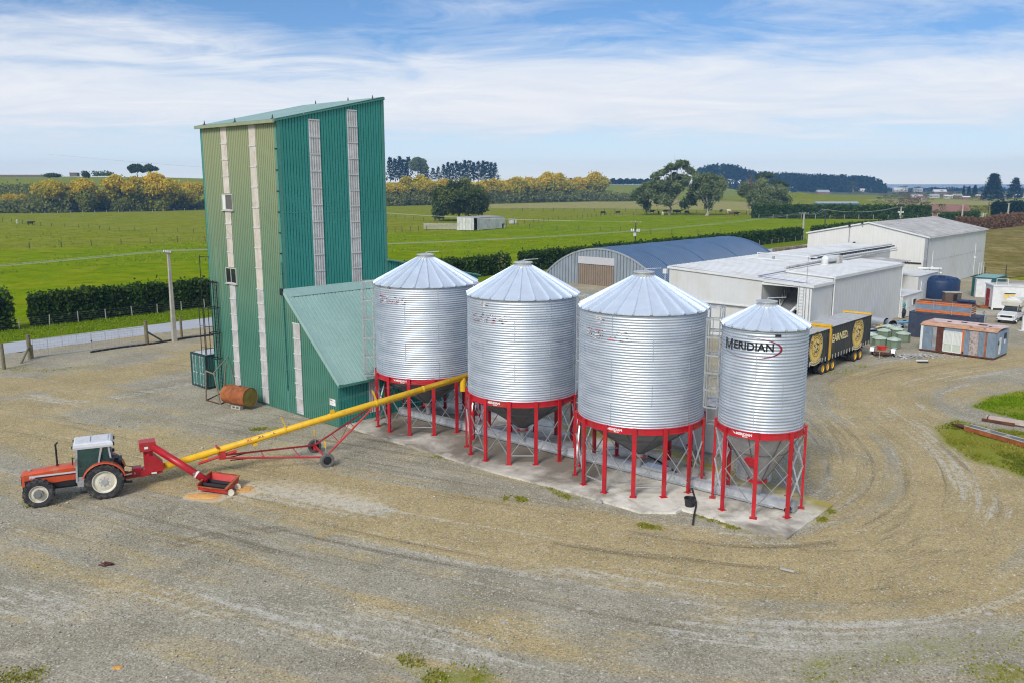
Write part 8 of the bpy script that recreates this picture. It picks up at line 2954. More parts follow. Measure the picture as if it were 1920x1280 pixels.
tb = conifer(61, 1, .65, 420, lf_bare, .5, .05, .2)
r_ = random.Random(3)
town_tree = [(1536, 352, 362, 0), (1600, 352, 362, 0), (1612, 352, 361, 0), (1655, 356, 364, 0), (1668, 355, 364, 0), (1697, 349, 362, 0), (1717, 352, 362, 0), (1676, 362, 375, 0), (1690, 360, 376, 1), (1705, 358, 376, 1), (1722, 360, 374, 1), (1745, 356, 366, 0), (1783, 358, 372, 1), (1797, 360, 372, 0), (1823, 366, 375, 0), (1598, 340, 362, 0), (1660, 366, 378, 1), (1740, 362, 374, 0), (1765, 357, 366, 0), (1640, 350, 360, 0)]
for i, (px, tp, bp, k) in enumerate(town_tree):
 Y = 15.3 / ((bp - 345) / F_PX) * .96
 Y = min(Y, 1500)
 x, y, zb, zt = place_px(px, bp, tp, Y)
 zb = 0
 s = max(2.5, zt - zb) / 20
 pr = (tw, tb)[k]
 tree('town_tree', '%s far town tree, %s from the left among the houses' % (('dark green', 'bare reddish')[k], ORD[i]), 'tree', x, y, -.3, pr[0], pr[1], s * r_.uniform(1.2, 1.7), r_.uniform(0, 6), 'town trees', s)
for px, tp, bp, lab, mm in ((1647, 370, 387, 'round green bush above the shelter hedge', tw), (1762, 383, 412, 'dark green round tree beside the red-roofed house', tw), (1520, 384, 394, 'low brown scrub bush at the left of the glasshouse', tb)):
 Y = min(15.3 / ((bp - 345) / F_PX), 1400)
 x, y, zb, zt = place_px(px, bp, tp, Y)
 s = zt / 20
 tree('bush', lab, 'bush', x, y, -.2, mm[0], mm[1], s * 1.5, 0, None, s)
for i, (px, tp, bp) in enumerate(((1690, 372, 397), (1703, 370, 400), (1716, 372, 398), (1735, 378, 404), (1800, 384, 407), (1815, 386, 408), (1830, 386, 408), (1846, 386, 408), (1668, 376, 392))):
 Y = 15.3 / ((bp - 345) / F_PX)
 x, y, zb, zt = place_px(px, bp, tp, Y)
 s = zt / 20
 tree('bare_tree', 'bare reddish-brown tree, %s from the left behind the shelter hedge' % ORD[i], 'tree', x, y, -.2, tb[0], tb[1], s * 1.3, i * 1.1, 'bare trees by the shelter hedge', s)
# houses of the far town, each its own
house = [(1545, 364, 22, 5, 1, 0), (1587, 362, 26, 6, 0, 0), (1622, 362, 24, 5, 2, 1), (1638, 359, 16, 6, 1, 0), (1690, 357, 24, 4, 2, 0), (1722, 357, 16, 5, 1, 0), (1763, 364, 22, 6, 2, 0), (1752, 371, 18, 5, 1, 0), (1779, 372, 14, 6, 2, 0), (1797, 371, 16, 6, 2, 1), (1720, 371, 18, 5, 2, 0), (1730, 375, 16, 5, 0, 0), (1840, 371, 14, 5, 2, 0), (1912, 371, 16, 5, 1, 0), (1888, 372, 12, 4, 2, 0), (1812, 374, 12, 5, 2, 1)]
hl = ['pale roof', 'red tiled roof', 'white roof', 'grey roof']
for i, (px, by, wpx, hpx, rk_, tw_) in enumerate(house):
 Y = min(15.3 / ((by - 345) / F_PX), 1700)
 x = ray(px, by).x / ray(px, by).y * Y
 k = Y / F_PX
 w, h = wpx * k, max(2.4, hpx * k * .75)
 rm = (m_houseroof, m_houseroof2, m_houseroof3)[rk_]
 t = thing('house', '%s house of the far town, %s in order of building from the left' % (('red-roofed', 'grey-roofed', 'pale-roofed')[rk_], ORD[i]), 'house', (x, Y, -.1), r_.uniform(-.3, .1), 'houses of the far town')
 d_ = w * .55
 MB().bb(-w / 2, w / 2, 0, d_, 0, h).obj('wall', m_housewall if i % 3 else m_brick, t)
 MB().prism([(-w / 2 - .4, -.5, h), (-w / 2 - .4, d_ + .5, h), (-w / 2 - .4, d_ / 2, h + d_ * .35)], (w + .8, 0, 0)).obj('roof', rm, t)
 for f in (-.28, .05, .3):
  o = MB().bb(f * w - w * .06, f * w + w * .06, -.08, -.01, h * .35, h * .8).obj('window', m_white, t)
  MB().bb(f * w - w * .05, f * w + w * .05, -.10, -.081, h * .38, h * .77).obj('pane', m_glass, o)
# red-roofed house near, glasshouse, distant white house on plateau
p = G(1775, 410)
t = thing('farmhouse', 'low farmhouse with rust-red gabled roof behind the warehouse', 'house', (p.x, p.y, 0), -.2)
MB().bb(-10, 9, 0, 8, 0, 3).obj('wall', m_brick, t)
MB().prism([(-10.6, -.6, 3), (-10.6, 8.6, 3), (-10.6, 4, 6.2)], (20.2, 0, 0)).obj('roof', mat('rust_tile_roof', (.24, .13, .10), .8, var=.2), t)
MB().prism([(4, -2.5, 3.0), (9, -2.5, 3.0), (6.5, -2.5, 5.6)], (0, 6, 0)).obj('gable', m_houseroof, t)
MB().bb(4.3, 8.7, -2.2, 0, 0, 3).obj('wing', m_housewall, t)
for x in (-8, -4, 0):
 o = MB().bb(x, x + 2, -.1, -.01, .9, 2.2).obj('window', m_white, t)
 MB().bb(x + .1, x + 1.9, -.13, -.101, 1.0, 2.1).obj('pane', m_glass, o)
p = G(1572, 388)
t = thing('glasshouse', 'long low glasshouse with pale roof behind the shelter hedge', 'glasshouse', (p.x, p.y, 0), -.02)
k = p.y / F_PX
MB().bb(-39 * k, 39 * k, 0, 9, 0, 2.2).obj('wall', m_blue_glass, t)
for i in range(8):
 MB().prism([(-39 * k + i * 78 * k / 8, -.2, 2.2), (-39 * k + i * 78 * k / 8, 9.2, 2.2), (-39 * k + i * 78 * k / 8, 4.5, 3.4)], (78 * k / 8 - .12, 0, 0)).obj('roof_bay', m_houseroof2, t)
p = G(1537, 374.5)
t = thing('parked_car', 'tiny white car parked on the far field', 'car', (p.x, p.y, 0), .05)
MB().prism([(-4.2, 0, .5), (4.2, 0, .5), (4.2, 0, 1.4), (2.6, 0, 1.5), (1.6, 0, 2.6), (-2.6, 0, 2.6), (-3.8, 0, 1.5), (-4.2, 0, 1.4)], (0, 2.2, 0)).obj('body', m_car, t)
for x in (-2.6, 2.6):
 MB().tube((x, -.05, .55), (x, .4, .55), .55, 12).obj('wheel', m_tyre, t)
MB().bb(-2.4, 1.4, -.03, -.005, 1.6, 2.4).obj('window', m_glass, t)
d = ray(1056, 339)
t = thing('distant_house', 'white flat-roofed house on the skyline above the ochre trees', 'house', (d.x / d.y * 1100, 1100, 17.5), 0)
MB().bb(-6, 6, 0, 6, 0, 4.2).obj('wall', m_white, t)
MB().bb(-6.5, 6.5, -.5, 6.5, 4.2, 4.7).obj('roof', m_houseroof2, t)
o = MB().bb(-4.5, 4.5, -.1, -.01, 1.2, 3).obj('window', m_glass, t)
# ------------------------------------------------------------------ field barn, yard rails and hut
def build_field_barn():
 a, b, c = G(857, 432), G(889, 432.5), G(947, 428)
 t = thing('field_barn', 'whitewashed field barn with one dark doorway, under the broad tree', 'barn', (a.x, a.y, 0))
 l = lambda p: Vector((p.x - a.x, p.y - a.y))
 A, B, C = l(a), l(b), l(c)
 D = A + (C - B)
 hts = {'A': HT(a, 407.5), 'B': HT(b, 409.5), 'C': HT(c, 407)}
 def wall(P, Q, h0, h1, name, n):
  d = Q - P
  L = d.length
  d = d / L
  nn = Vector((d.y, -d.x))
  k = int(L / .9)
  for i in range(k):
   u0, u1 = L * i / k, L * (i + 1) / k - .05
   mb = MB()
   za, zb = h0 + (h1 - h0) * u0 / L, h0 + (h1 - h0) * u1 / L
   off = .02 * ((i * 7) % 3)
   f = lambda u, z: (P.x + d.x * u + nn.x * off, P.y + d.y * u + nn.y * off, z)
   if name == 'long' and i in (0, 1):
    continue
   zl_ = 1.6 if (name == 'long' and i >= k - 2) else .05
   mb.prism([f(u0, zl_), f(u1, zl_), f(u1, zb), f(u0, za)], (-nn.x * .06, -nn.y * .06, 0))
   mb.obj('board', m_barn_wall, t)
 wall(A, B, hts['A'], hts['B'], 'short', 0)
 wall(B, C, hts['B'], hts['C'], 'long', 1)
 wall(C, D, hts['C'], hts['C'] + .3, 'back', 2)
 wall(D, A, hts['C'] + .3, hts['A'], 'end', 3)
 h = lambda P, z: (P.x, P.y, z)
 MB().prism([h(A, hts['A'] + .05), h(B, hts['B'] + .05), h(C, hts['C'] + .05), h(D, hts['C'] + .35)], (0, 0, .12)).obj('roof', mat('faded_purple_roof', (.40, .34, .38), .7, var=.15, dirt=(.25, .15, .1), damt=.5), t)
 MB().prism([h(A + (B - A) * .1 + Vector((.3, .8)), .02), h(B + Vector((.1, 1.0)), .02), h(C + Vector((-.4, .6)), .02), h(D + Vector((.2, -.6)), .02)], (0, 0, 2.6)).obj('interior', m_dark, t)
 p0, p1 = G(795, 430), G(856, 431)
 y = thing('stockyard_rails', 'grey timber stockyard rails left of the field barn', 'fence', (p0.x, p0.y, 0))
 dd = p1 - p0
 for k in range(9):
  MB().bb(dd.x * k / 8 - .1, dd.x * k / 8 + .1, dd.y * k / 8 - .1, dd.y * k / 8 + .1, 0, 2.1).obj('post', m_conc_post, y)
 for z in (.3, .7, 1.1, 1.5, 1.9):
  MB().beam((0, 0, z), (dd.x, dd.y, z), .06, .26).obj('rail', m_conc_post, y)
 p = G(962, 420)
 t2 = thing('field_hut', 'tiny white hut in the paddock right of the field barn', 'hut', (p.x, p.y, 0), .2)
 MB().bb(-1.3, 1.3, 0, 2, .1, 1.7).obj('wall', m_barn_wall, t2)
 MB().prism([(-1.5, -.2, 1.7), (1.5, -.2, 1.7), (1.5, -.2, 1.8), (-1.5, -.2, 1.95)], (0, 2.4, 0)).obj('roof', m_houseroof2, t2)
 MB().bb(.2, .9, -.05, -.005, .1, 1.4).obj('door', m_galv_dull, t2)
build_field_barn()
# ------------------------------------------------------------------ fences
def fence(name, label, pts, n, hgt, r_, m, wires=(.3, .6, .9), wr_=.015, group=None, cat='fence'):
 o = Vector(pts[0])
 t = thing(name, label, cat, (o.x, o.y, 0), 0, group)
 P = [Vector(p) - o for p in pts]
 seg = [(b - a).length for a, b in zip(P, P[1:])]
 tot = sum(seg)
 def at(s):
  for a, b, L in zip(P, P[1:], seg):
   if s <= L or b is P[-1]:
    return a + (b - a) * min(1, s / L)
   s -= L
 me = MB().tube((0, 0, -.1), (0, 0, hgt), r_, 6, r_ * .9).mesh('post', m)
 ps = []
 rr = random.Random(len(label))
 for k in range(n):
  p = at(tot * k / (n - 1))
  ps.append(p)
  ob = put('post', me, t, (p.x, p.y, 0))
  ob.rotation_euler = (rr.uniform(-.05, .05), rr.uniform(-.05, .05), 0)
  ob.scale = (1, 1, rr.uniform(.92, 1.08))
 w = MB()
 for z in wires:
  for a, b in zip(ps, ps[1:]):
   w.beam((a.x, a.y, hgt * z), (b.x, b.y, hgt * z), wr_, wr_)
 w.obj('wire', m_wire, t)
 return t
gp = lambda *a: [G(x, y) for x, y in a]
fence('paddock_fence', 'nearest post-and-wire paddock fence left of the tower', gp((-60, 473), (3, 469), (65, 465), (127, 463), (185, 460), (240, 458), (295, 456), (338, 454), (385, 453)), 9, 1.45, .10, m_dark_post, wr_=.02)
fence('paddock_fence', 'second paddock fence left of the tower, passing the black cow', gp((-30, 418), (15, 416), (80, 424), (150, 427), (190, 430), (233, 434), (300, 435), (345, 436), (390, 439)), 20, 1.3, .09, m_dark_post, wr_=.02)
fence('paddock_fence', 'far faint fence along the foot of the left autumn trees', gp((60, 402), (385, 395)), 16, 1.5, .12, m_conc_post, wr_=.02)
fence('paddock_fence', 'fence crossing the paddock from the field barn to the right', gp((727, 436), (757, 434), (800, 432)), 6, 1.5, .10, m_dark_post, wr_=.02)
fence('paddock_fence', 'fence running right from the field barn above the bright grass', gp((950, 424), (1035, 431), (1064, 431), (1094, 432), (1125, 433), (1140, 434), (1161, 434), (1235, 440), (1271, 440), (1310, 440), (1350, 439)), 13, 1.5, .10, m_dark_post, wr_=.02)
fence('paddock_fence', 'curving fence climbing right from behind the field hut', gp((965, 420), (1000, 418), (1040, 413), (1090, 409), (1140, 404), (1230, 403)), 22, 1.4, .10, m_dark_post, wr_=.02)
fence('paddock_fence', 'farthest fence across the straw-coloured field', gp((960, 396), (1060, 396), (1150, 397), (1250, 398), (1400, 402)), 24, 1.6, .13, m_dark_post, wr_=.03)
fence('paddock_fence', 'fence across the yellow grass between tower and broad tree', gp((725, 408), (760, 411), (780, 413), (815, 416)), 6, 1.5, .10, m_dark_post, wr_=.02)
fence('roadside_fence', 'pale posts and netting in front of the tall left hedge', [W(-99.9, 4), W(-99.9, 80)], 26, 1.15, .055, m_conc_post, (.15, .35, .55, .75, .95), .012)
fence('roadside_fence', 'pale posts in front of the hedge by the arched barn', [W(-99.8, 114), W(-99.8, 232)], 34, 1.15, .06, m_conc_post, (.3, .6, .95), .015)
fence('roadside_fence', 'pale posts against the far shelter hedge', [h3a + Vector((2, -3.0)), h3b + Vector((0, -3.0))], 13, 1.7, .12, m_conc_post, (.5, .95), .02)
fence('boundary_fence', 'wire fence with dark posts along the stubble field', [G(1846, 523), G(1886, 519.5), G(1960, 513)], 4, 1.9, .09, m_dark_post, (.2, .45, .7, .95), .015)
wf = thing('picket_fence', 'short white picket fence at the far lane corner', 'fence', tuple(G(1824, 409)) + (0,))
dd = G(1852, 406) - G(1824, 409)
for k in range(14):
 MB().bb(dd.x * k / 13 - .12, dd.x * k / 13 + .12, dd.y * k / 13, dd.y * k / 13 + .06, 0, 1.5 if k % 3 else 1.9).obj('picket', m_white, wf)
MB().beam((0, .08, 1.0), (dd.x, dd.y + .08, 1.0), .06, .14).obj('rail', m_white, wf)
# gate of two netted leaves, with strainer posts and stays
def build_gate():
 a, b = G(60, 671), G(276, 643)
 d = b - a
 L = d.length
 t = thing('double_gate', 'wide double farm gate of wire netting on pipe frames', 'gate', (a.x, a.y, 0), math.atan2(d.y, d.x))
 h0, h1 = .12, 1.62
 for k, (x0, x1) in enumerate(((.15, L * .5 - .03), (L * .5 + .03, L - .1))):
  fr = MB()
  fr.tube((x0, 0, h0), (x1, 0, h0), .028, 6).tube((x0, 0, h1), (x1, 0, h1), .03, 6)
  for j in range(5):
   x = x0 + (x1 - x0) * j / 4
   fr.tube((x, 0, h0), (x, 0, h1), .024, 6)
  g_ = fr.obj('gate_leaf', m_galv_bar, t)
  nt = MB()
  for z in (.3, .5, .72, .92, 1.15, 1.38):
   nt.beam((x0, 0, z), (x1, 0, z), .008, .008)
  for j in range(int((x1 - x0) / .3)):
   nt.beam((x0 + .3 * j, 0, h0), (x0 + .3 * j, 0, h1), .006, .006)
  nt.obj('netting', m_wire, g_)
 MB().tube((L * .5 - .08, -.05, .9), (L * .5 + .08, -.05, .9), .03, 6).bb(L * .5 - .03, L * .5 + .03, -.06, -.02, .8, .95).obj('latch', m_dark, t)
 for k, (px, by, ty, w, lab, st) in enumerate(((8, 692, 644, .15, 'leaning timber fence post at the left photo edge', None), (57, 673, 628, .19, 'stout strainer post with a diagonal stay at the gate, left side', (40, 681, .2)), (276, 645, 602, .19, 'stout strainer post with a diagonal stay at the gate, right side', (303, 639, .2)), (341, 633.5, 593, .13, 'slim timber fence post between the power pole and the tower', None))):
  p = G(px, by)
  q = thing('fence_post', lab, 'post', (p.x, p.y, 0), .2 * k)
  MB().tube((0, 0, -.05), (-.02, 0, HT(p, ty)), w, 10, w * .9).obj('post', m_wood_post, q)
  if st:
   s_ = G(st[0], st[1])
   loc = Matrix.Rotation(-.2 * k, 2) @ (s_ - p)
   MB().tube((loc.x, loc.y, .05), (0, 0, HT(p, ty) * .55), .09, 8).obj('stay', m_wood_post, q)
 p = G(62, 671)
 q = thing('fence_post', 'short stub post beside the left gate post', 'post', (p.x - .1, p.y + .1, 0))
 MB().tube((0, 0, 0), (0, 0, 1.2), .11, 8).obj('post', m_wood_post, q)
build_gate()
# ------------------------------------------------------------------ power poles and lines
def pole(label, p, h, w0, w1, m, arms=((.0, 1.6),), rz=YAW, ins=4, name='power_pole', transformer=False, square=True):
 t = thing(name, label, 'power pole', (p.x, p.y, 0), rz)
 mb = MB()
 if square:
  vs = [(x * w0, y * w0, -.1) for x, y in ((-1, -1), (1, -1), (1, 1), (-1, 1))] + [(x * w1, y * w1, h) for x, y in ((-1, -1), (1, -1), (1, 1), (-1, 1))]
  mb.add(vs, [(3, 2, 1, 0), (4, 5, 6, 7), (0, 1, 5, 4), (1, 2, 6, 5), (2, 3, 7, 6), (3, 0, 4, 7)])
 else:
  mb.tube((0, 0, -.1), (0, 0, h), w0, 10, w1)
 mb.obj('pole_shaft', m, t)
 tops = []
 for dz, L in arms:
  z = h - .25 - dz
  MB().bb(-L / 2, L / 2, -.16, -.06, z - .06, z + .06).obj('cross_arm', m_bark, t)
  for k in range(ins):
   x = -L / 2 + .08 + (L - .16) * k / (ins - 1)
   MB().lathe([(.05, 0), (.07, .04), (.05, .08), (.07, .12), (.04, .2), (0, .2)], 10, 'z', (x, -.11, z + .06)).obj('insulator', m_ceramic, t)
   tops.append(Vector((p.x, p.y, z + .25)) + Matrix.Rotation(rz, 3, 'Z') @ Vector((x, -.11, 0)))
 if transformer:
  for z in (1.6,):
   for x in (-1.0, -.5, .5, 1.0):
    MB().lathe([(.14, 0), (.2, .05), (.2, .5), (.1, .65), (.05, .8)], 10, 'z', (x, -.3, h - 2.6)).obj('fuse_unit', m_ceramic, t)
   MB().bb(-1.3, 1.3, -.2, -.08, h - 2.75, h - 2.62).obj('cross_arm', m_bark, t)
   MB().bb(-.35, .35, -.9, -.2, h - 3.7, h - 2.8).obj('transformer', m_alu, t)
 return t, tops
def wire(name, label, a, b, sag=.6, r_=.022, m=None, n=10):
 mb = MB()
 pts = []
 for k in range(n + 1):
  f = k / n
  p = Vector(a).lerp(Vector(b), f)
  p.z -= sag * 4 * f * (1 - f)
  pts.append(p)
 mb.path(pts, r_, 5)
 return tag(mb.obj(name, m or m_line), label, 'power line', 'overhead power lines')
m_line = mat('bright_conductor', (.62, .66, .58), .4, .3)
p1 = G(327.5, 640)
t1, tp1 = pole('tall pale concrete power pole by the gate, left of the tower', p1, HT(p1, 470), .20, .10, m_conc_post, ((.0, 1.5),))
p2 = G(1191, 457)
h2 = HT(p2, 416)
t2, tp2 = pole('timber power pole with transformer behind the arched barn', p2, h2, .20, .14, m_dark_post, ((.0, 2.6),), R(-20), 3, 'power_pole', True, False)
p3 = G(1505, 450)
t3, tp3 = pole('pale concrete power pole at the end of the long hedge', p3, HT(p3, 399), .28, .14, m_conc_post, ((.0, 2.6),), YAW, 4)
p4 = G(1546, 431)
t4, tp4 = pole('thin timber power pole right of the pale one, behind the warehouse', p4, HT(p4, 393), .22, .14, m_dark_post, ((.0, 2.2),), YAW, 3, 'power_pole', False, False)
p5 = G(1688, 414)
t5, tp5 = pole('power pole with white transformer rising over the warehouse ridge', p5, HT(p5, 388), .3, .18, m_conc_post, ((.0, 3.2),), YAW, 4, 'power_pole', True)
p6 = G(1803, 417)
t6, tp6 = pole('pale pole standing behind the warehouse roof slope', p6, HT(p6, 384), .35, .18, m_conc_post, ((.0, 1.6),), YAW, 3)
p7 = G(1889.5, 407)
t7, tp7 = pole('pale pole in front of the blue-green shelter hedge', p7, HT(p7, 381), .4, .2, m_conc_post, ((.0, 1.8),), YAW, 3)
p8 = G(1852, 407)
t8, tp8 = pole('dark thin pole beside the far picket fence', p8, HT(p8, 378), .2, .14, m_dark_post, ((.0, 1.6),), YAW, 3, 'power_pole', False, False)
# lines from the concrete pole: off to the left and along the hedge to the far pole
for i in range(4):
 if i == 1:
  continue
 off = W(-81.5, -55)
 wire('power_line', ['lowest', '', 'middle', 'upper'][i] + ' overhead line from the left frame edge to the concrete pole', (off.x + i * .4, off.y + i * .3, 8.8 - .05 * i), tp1[i], .8, .011)
 wire('power_line', ['near', '', 'middle', 'far'][i] + ' overhead line from the concrete pole past the tower along the road', tp1[i], tp3[i], 1.5, .013, None, 20)
for i in range(3):
 wire('power_line', ['first', 'second', 'third'][i] + ' overhead line across the paddock to the transformer pole', (-90 + i, 330 + i * .6, 8.0), tp2[i], 1.5, .02, None, 16)
for i in range(2):
 wire('power_line', ['left', 'right'][i] + ' overhead line joining the two poles behind the warehouse', tp3[i * 2], tp4[i], 1.0, .03)
 wire('power_line', ['lower', 'upper'][i] + ' overhead line leading off across the shelter hedge', tp4[i], tp5[i], 1.5, .035, None, 14)
wire('power_line', 'thin dark line high across the far left skyline', (-330, 620, 36), (-150, 640, 22.5), 1.0, .05, m_wire)
# ------------------------------------------------------------------ cattle
def cow_mesh(m, seed, graze):
 mb = MB()
 # one continuous body: rings along the back, then legs
 secs = [(-1.05, 1.12, .10, .14), (-.95, 1.08, .26, .30), (-.6, 1.02, .33, .40), (-.1, .98, .36, .44), (.35, 1.0, .33, .44), (.62, 1.06, .26, .36), (.85, 1.14 - .25 * graze, .17, .24), (1.05, 1.22 - .65 * graze, .14, .18), (1.25, 1.27 - 1.0 * graze, .13, .15), (1.48, 1.2 - 1.02 * graze, .08, .10), (1.55, 1.18 - 1.02 * graze, .03, .04)]
 n = 10
 vs, fs = [], []
 for x, z, ry, rz in secs:
  for k in range(n):
   a_ = 2 * math.pi * k / n
   vs.append((x, ry * math.cos(a_), z + rz * math.sin(a_)))
 for i in range(len(secs) - 1):
  for k in range(n):
   fs.append((i * n + k, i * n + (k + 1) % n, (i + 1) * n + (k + 1) % n, (i + 1) * n + k))
 mb.add(vs, fs)
 for x, s in ((-.78, 1), (-.78, -1), (.52, 1), (.52, -1)):
  y = .2 * s
  hk = -.06 if x < 0 else .03
  mb.tube((x, y, .95), (x + hk, y, .45), .13, 7, .07)
  mb.tube((x + hk, y, .45), (x, y, 0), .065, 7, .06)
 mb.tube((-1.06, 0, 1.15), (-1.15, 0, .5), .04, 5, .03)
 for s in (-1, 1):
  mb.tube((1.16, .1 * s, 1.36 - 1.0 * graze), (1.12, .32 * s, 1.38 - 1.0 * graze), .07, 5, .03)
 return mb.mesh('cow', m, True)
cow_m = {('b', 0): cow_mesh(m_cowblack, 1, 0), ('b', 1): cow_mesh(m_cowblack, 2, 1), ('w', 1): cow_mesh(m_cowwhite, 3, 1), ('n', 0): cow_mesh(m_cowbrown, 4, 0)}
cows = [(58, 423, 'b', 0, 0, 'black cow standing by the second fence left of the tower'), (32.5, 420, 'w', 1, 2.0, 'small white animal by the fence at far left'),
  (1131, 403, 'b', 1, .2, 'black cow grazing alone, left of the gum trees'), (1158, 402.5, 'b', 1, 3.0, 'black cow grazing just left of the gum trees'),
  (1223, 400.5, 'b', 0, .3, 'black cow at the left edge of the gum tree shade'), (1235, 402.5, 'b', 1, 1.4, 'black cow facing away beside the big gum trunk'),
  (1248, 400, 'b', 0, .1, 'black cow standing against the big gum trunk'), (1266, 400.5, 'b', 0, 0, 'first of two black cows in line right of the big gum'),
  (1273, 401, 'b', 0, .1, 'second of two black cows in line right of the big gum'), (1288, 402, 'b', 1, .2, 'black cow grazing between the two gum trunks'),
  (1352, 399.5, 'b', 0, .8, 'black cow alone right of the leaning gum'), (1367, 399.5, 'w', 1, .2, 'white cow grazing right of the leaning gum'),
  (1372, 404, 'n', 0, .1, 'brown cow in front of the white one'), (1381, 404.5, 'b', 0, .2, 'black cow rightmost of the herd near the hedge'), (1242.5, 404.5, 'w', 1, 1.6, 'pale cow head-on below the big gum')]
for px, py, k, gz, rz, lab in cows:
 p = G(px, py)
 o = put('cow', cow_m[(k, gz)] if (k, gz) in cow_m else cow_m[(k, 1)], None, (p.x, p.y, 0), rz + (.0 if px < 100 else 0))
 o.scale = (1.25,) * 3 if px > 100 else (1.15,) * 3
 tag(o, lab, 'cow', 'cattle in the paddocks')
# ------------------------------------------------------------------ grass tufts, stones, small litter
def tufts():
 g = np.random.default_rng(13)
 Cs, Ts, Ss = [], [], []
 def fill(poly, n, s, tone):
  P = np.array(poly)
  lo, hi = P.min(0), P.max(0)
  Q = lo + (hi - lo) * g.random((n * 3, 2))
  d, _, _ = dist_poly(Q, [tuple(p) for p in P] + [tuple(P[0])])
  keep = in_poly(Q, [tuple(p) for p in P]) & (d > .25) & (g.random(len(Q)) < np.clip(d / 1.0, .1, 1))
  Q = Q[keep][:n]
  nz = vnoise(Q, 1.2, 8) + vnoise(Q, .4, 9) * .7
  Q = Q[nz > -.12]
  Cs.append(np.c_[Q, np.full(len(Q), s * .5)])
  Ts.append(tone + vnoise(Q, 1.5, 3) * .9 + g.normal(size=len(Q)) * .15)
  Ss.append(s * g.uniform(.5, 1.3, len(Q)))
 fill(GRASS_PATCH[1], 9000, .07, .45)
 for px, w, c, s_ in TRACKS:
  if c == 'moss' and s_ > .4:
   L = smooth_line(px, 4)
   n = 420
   idx = g.integers(0, len(L) - 1, n)
   base = np.array([L[i] for i in idx]) + g.normal(size=(n, 2)) * w * .55
   nz = vnoise(base, .8, 8)
   base = base[nz > -.02]
   Cs.append(np.c_[base, np.full(len(base), .03)])
   Ts.append(.6 + g.normal(size=len(base)) * .2)
   Ss.append(.05 * g.uniform(.5, 1.3, len(base)))
 # verge and paddock edges
 C, T, S = np.concatenate(Cs), np.concatenate(Ts), np.concatenate(Ss)
 tag(put('weeds', leaf_mesh('weeds', C, S, T, lf_weed, 5, 1.1, 0, True)), kind='stuff')
 Cs, Ts, Ss = [], [], []
 fill(GRASS_PATCH[0], 9000, .085, .55)
 n = 16000
 q = g.uniform(-100.6, -92.6, n)
 r = g.uniform(0, 82, n)
 e1, e2 = np.array(E1), np.array(E2)
 Cs.append(np.c_[q[:, None] * e1 + r[:, None] * e2, np.full(n, .05)])
 Ts.append(g.uniform(.2, .8, n))
 Ss.append(.07 * g.uniform(.5, 1.4, n))
 C, T, S = np.concatenate(Cs), np.concatenate(Ts), np.concatenate(Ss)
 tag(put('grass_tufts', leaf_mesh('grass_tufts', C, S, T, lf_grass, 5, 1.1, 0, True)), kind='stuff')
 # long paddock tussocks
 n = 26000
 px = g.uniform(-20, 1500, n)
 py = 405 + 110 * g.random(n) ** 1.3
 P = np.array([tuple(G(a, b)) for a, b in zip(px, py)])
 qv = P @ e1
 nz = vnoise(P, 22, 5) + vnoise(P, 6, 6) * .6
 ok = (qv < -105) & (nz > .04)
 P = P[ok]
 tag(put('paddock_tussocks', leaf_mesh('paddock_tussocks', np.c_[P, np.full(len(P), .12)], .22 * g.uniform(.4, 1.3, len(P)), g.uniform(.1, .9, len(P)), lf_grass, 6, .7, 0, True)), kind='stuff')
tufts()
def stones():
 g = np.random.default_rng(17)
 n = 26000
 y = 21 + 34 * g.random(n) ** 1.25
 x = (g.random(n) - .5) * 1.36 * (y + 3)
 P = np.c_[x, y]
 nz = vnoise(P, 2.2, 4) + vnoise(P, .9, 7) * .5
 ok = (nz > -.12) & ~in_poly(P, [tuple(p) for p in PADXY])
 P = P[ok]
 n = len(P)
 s = .016 * np.exp(g.normal(size=n) * .42) + .006
 base = np.array([(1, 0, 0), (0, 1, 0), (-1, 0, 0), (0, -1, 0), (0, 0, .8), (0, 0, -.5)], float)
 ang = g.uniform(0, 6.28, n)
 sc = g.uniform(.7, 1.4, (n, 6, 1))
 V = base[None] * sc * s[:, None, None]
 V[..., 0] *= g.uniform(.8, 1.5, n)[:, None]
 ca, sa = np.cos(ang)[:, None], np.sin(ang)[:, None]
 X = V[..., 0] * ca - V[..., 1] * sa + P[:, None, 0]
 Y = V[..., 0] * sa + V[..., 1] * ca + P[:, None, 1]
 Z = V[..., 2] + (.02 + s * .3)[:, None]
 vs = np.stack([X, Y, Z], -1).reshape(-1, 3)
 tri = np.array([(0, 1, 4), (1, 2, 4), (2, 3, 4), (3, 0, 4), (1, 0, 5), (2, 1, 5), (3, 2, 5), (0, 3, 5)])
 F = (tri[None] + (np.arange(n) * 6)[:, None, None]).reshape(-1, 3)
 me = bpy.data.meshes.new('loose_stones')
 me.vertices.add(len(vs))
 me.vertices.foreach_set('co', vs.ravel())
 me.loops.add(F.size)
 me.loops.foreach_set('vertex_index', F.ravel())
 me.polygons.add(len(F))
 me.polygons.foreach_set('loop_start', np.arange(0, F.size, 3))
 me.polygons.foreach_set('loop_total', np.full(len(F), 3))
 at = me.attributes.new('tone', 'FLOAT', 'FACE')
 at.data.foreach_set('value', np.repeat(np.clip(.62 + g.normal(size=n) * .22, 0, 1), 8).astype(np.float32))
 me.update(calc_edges=True)
 me.materials.append(m_stone)
 tag(put('loose_stones', me), kind='stuff')
stones()
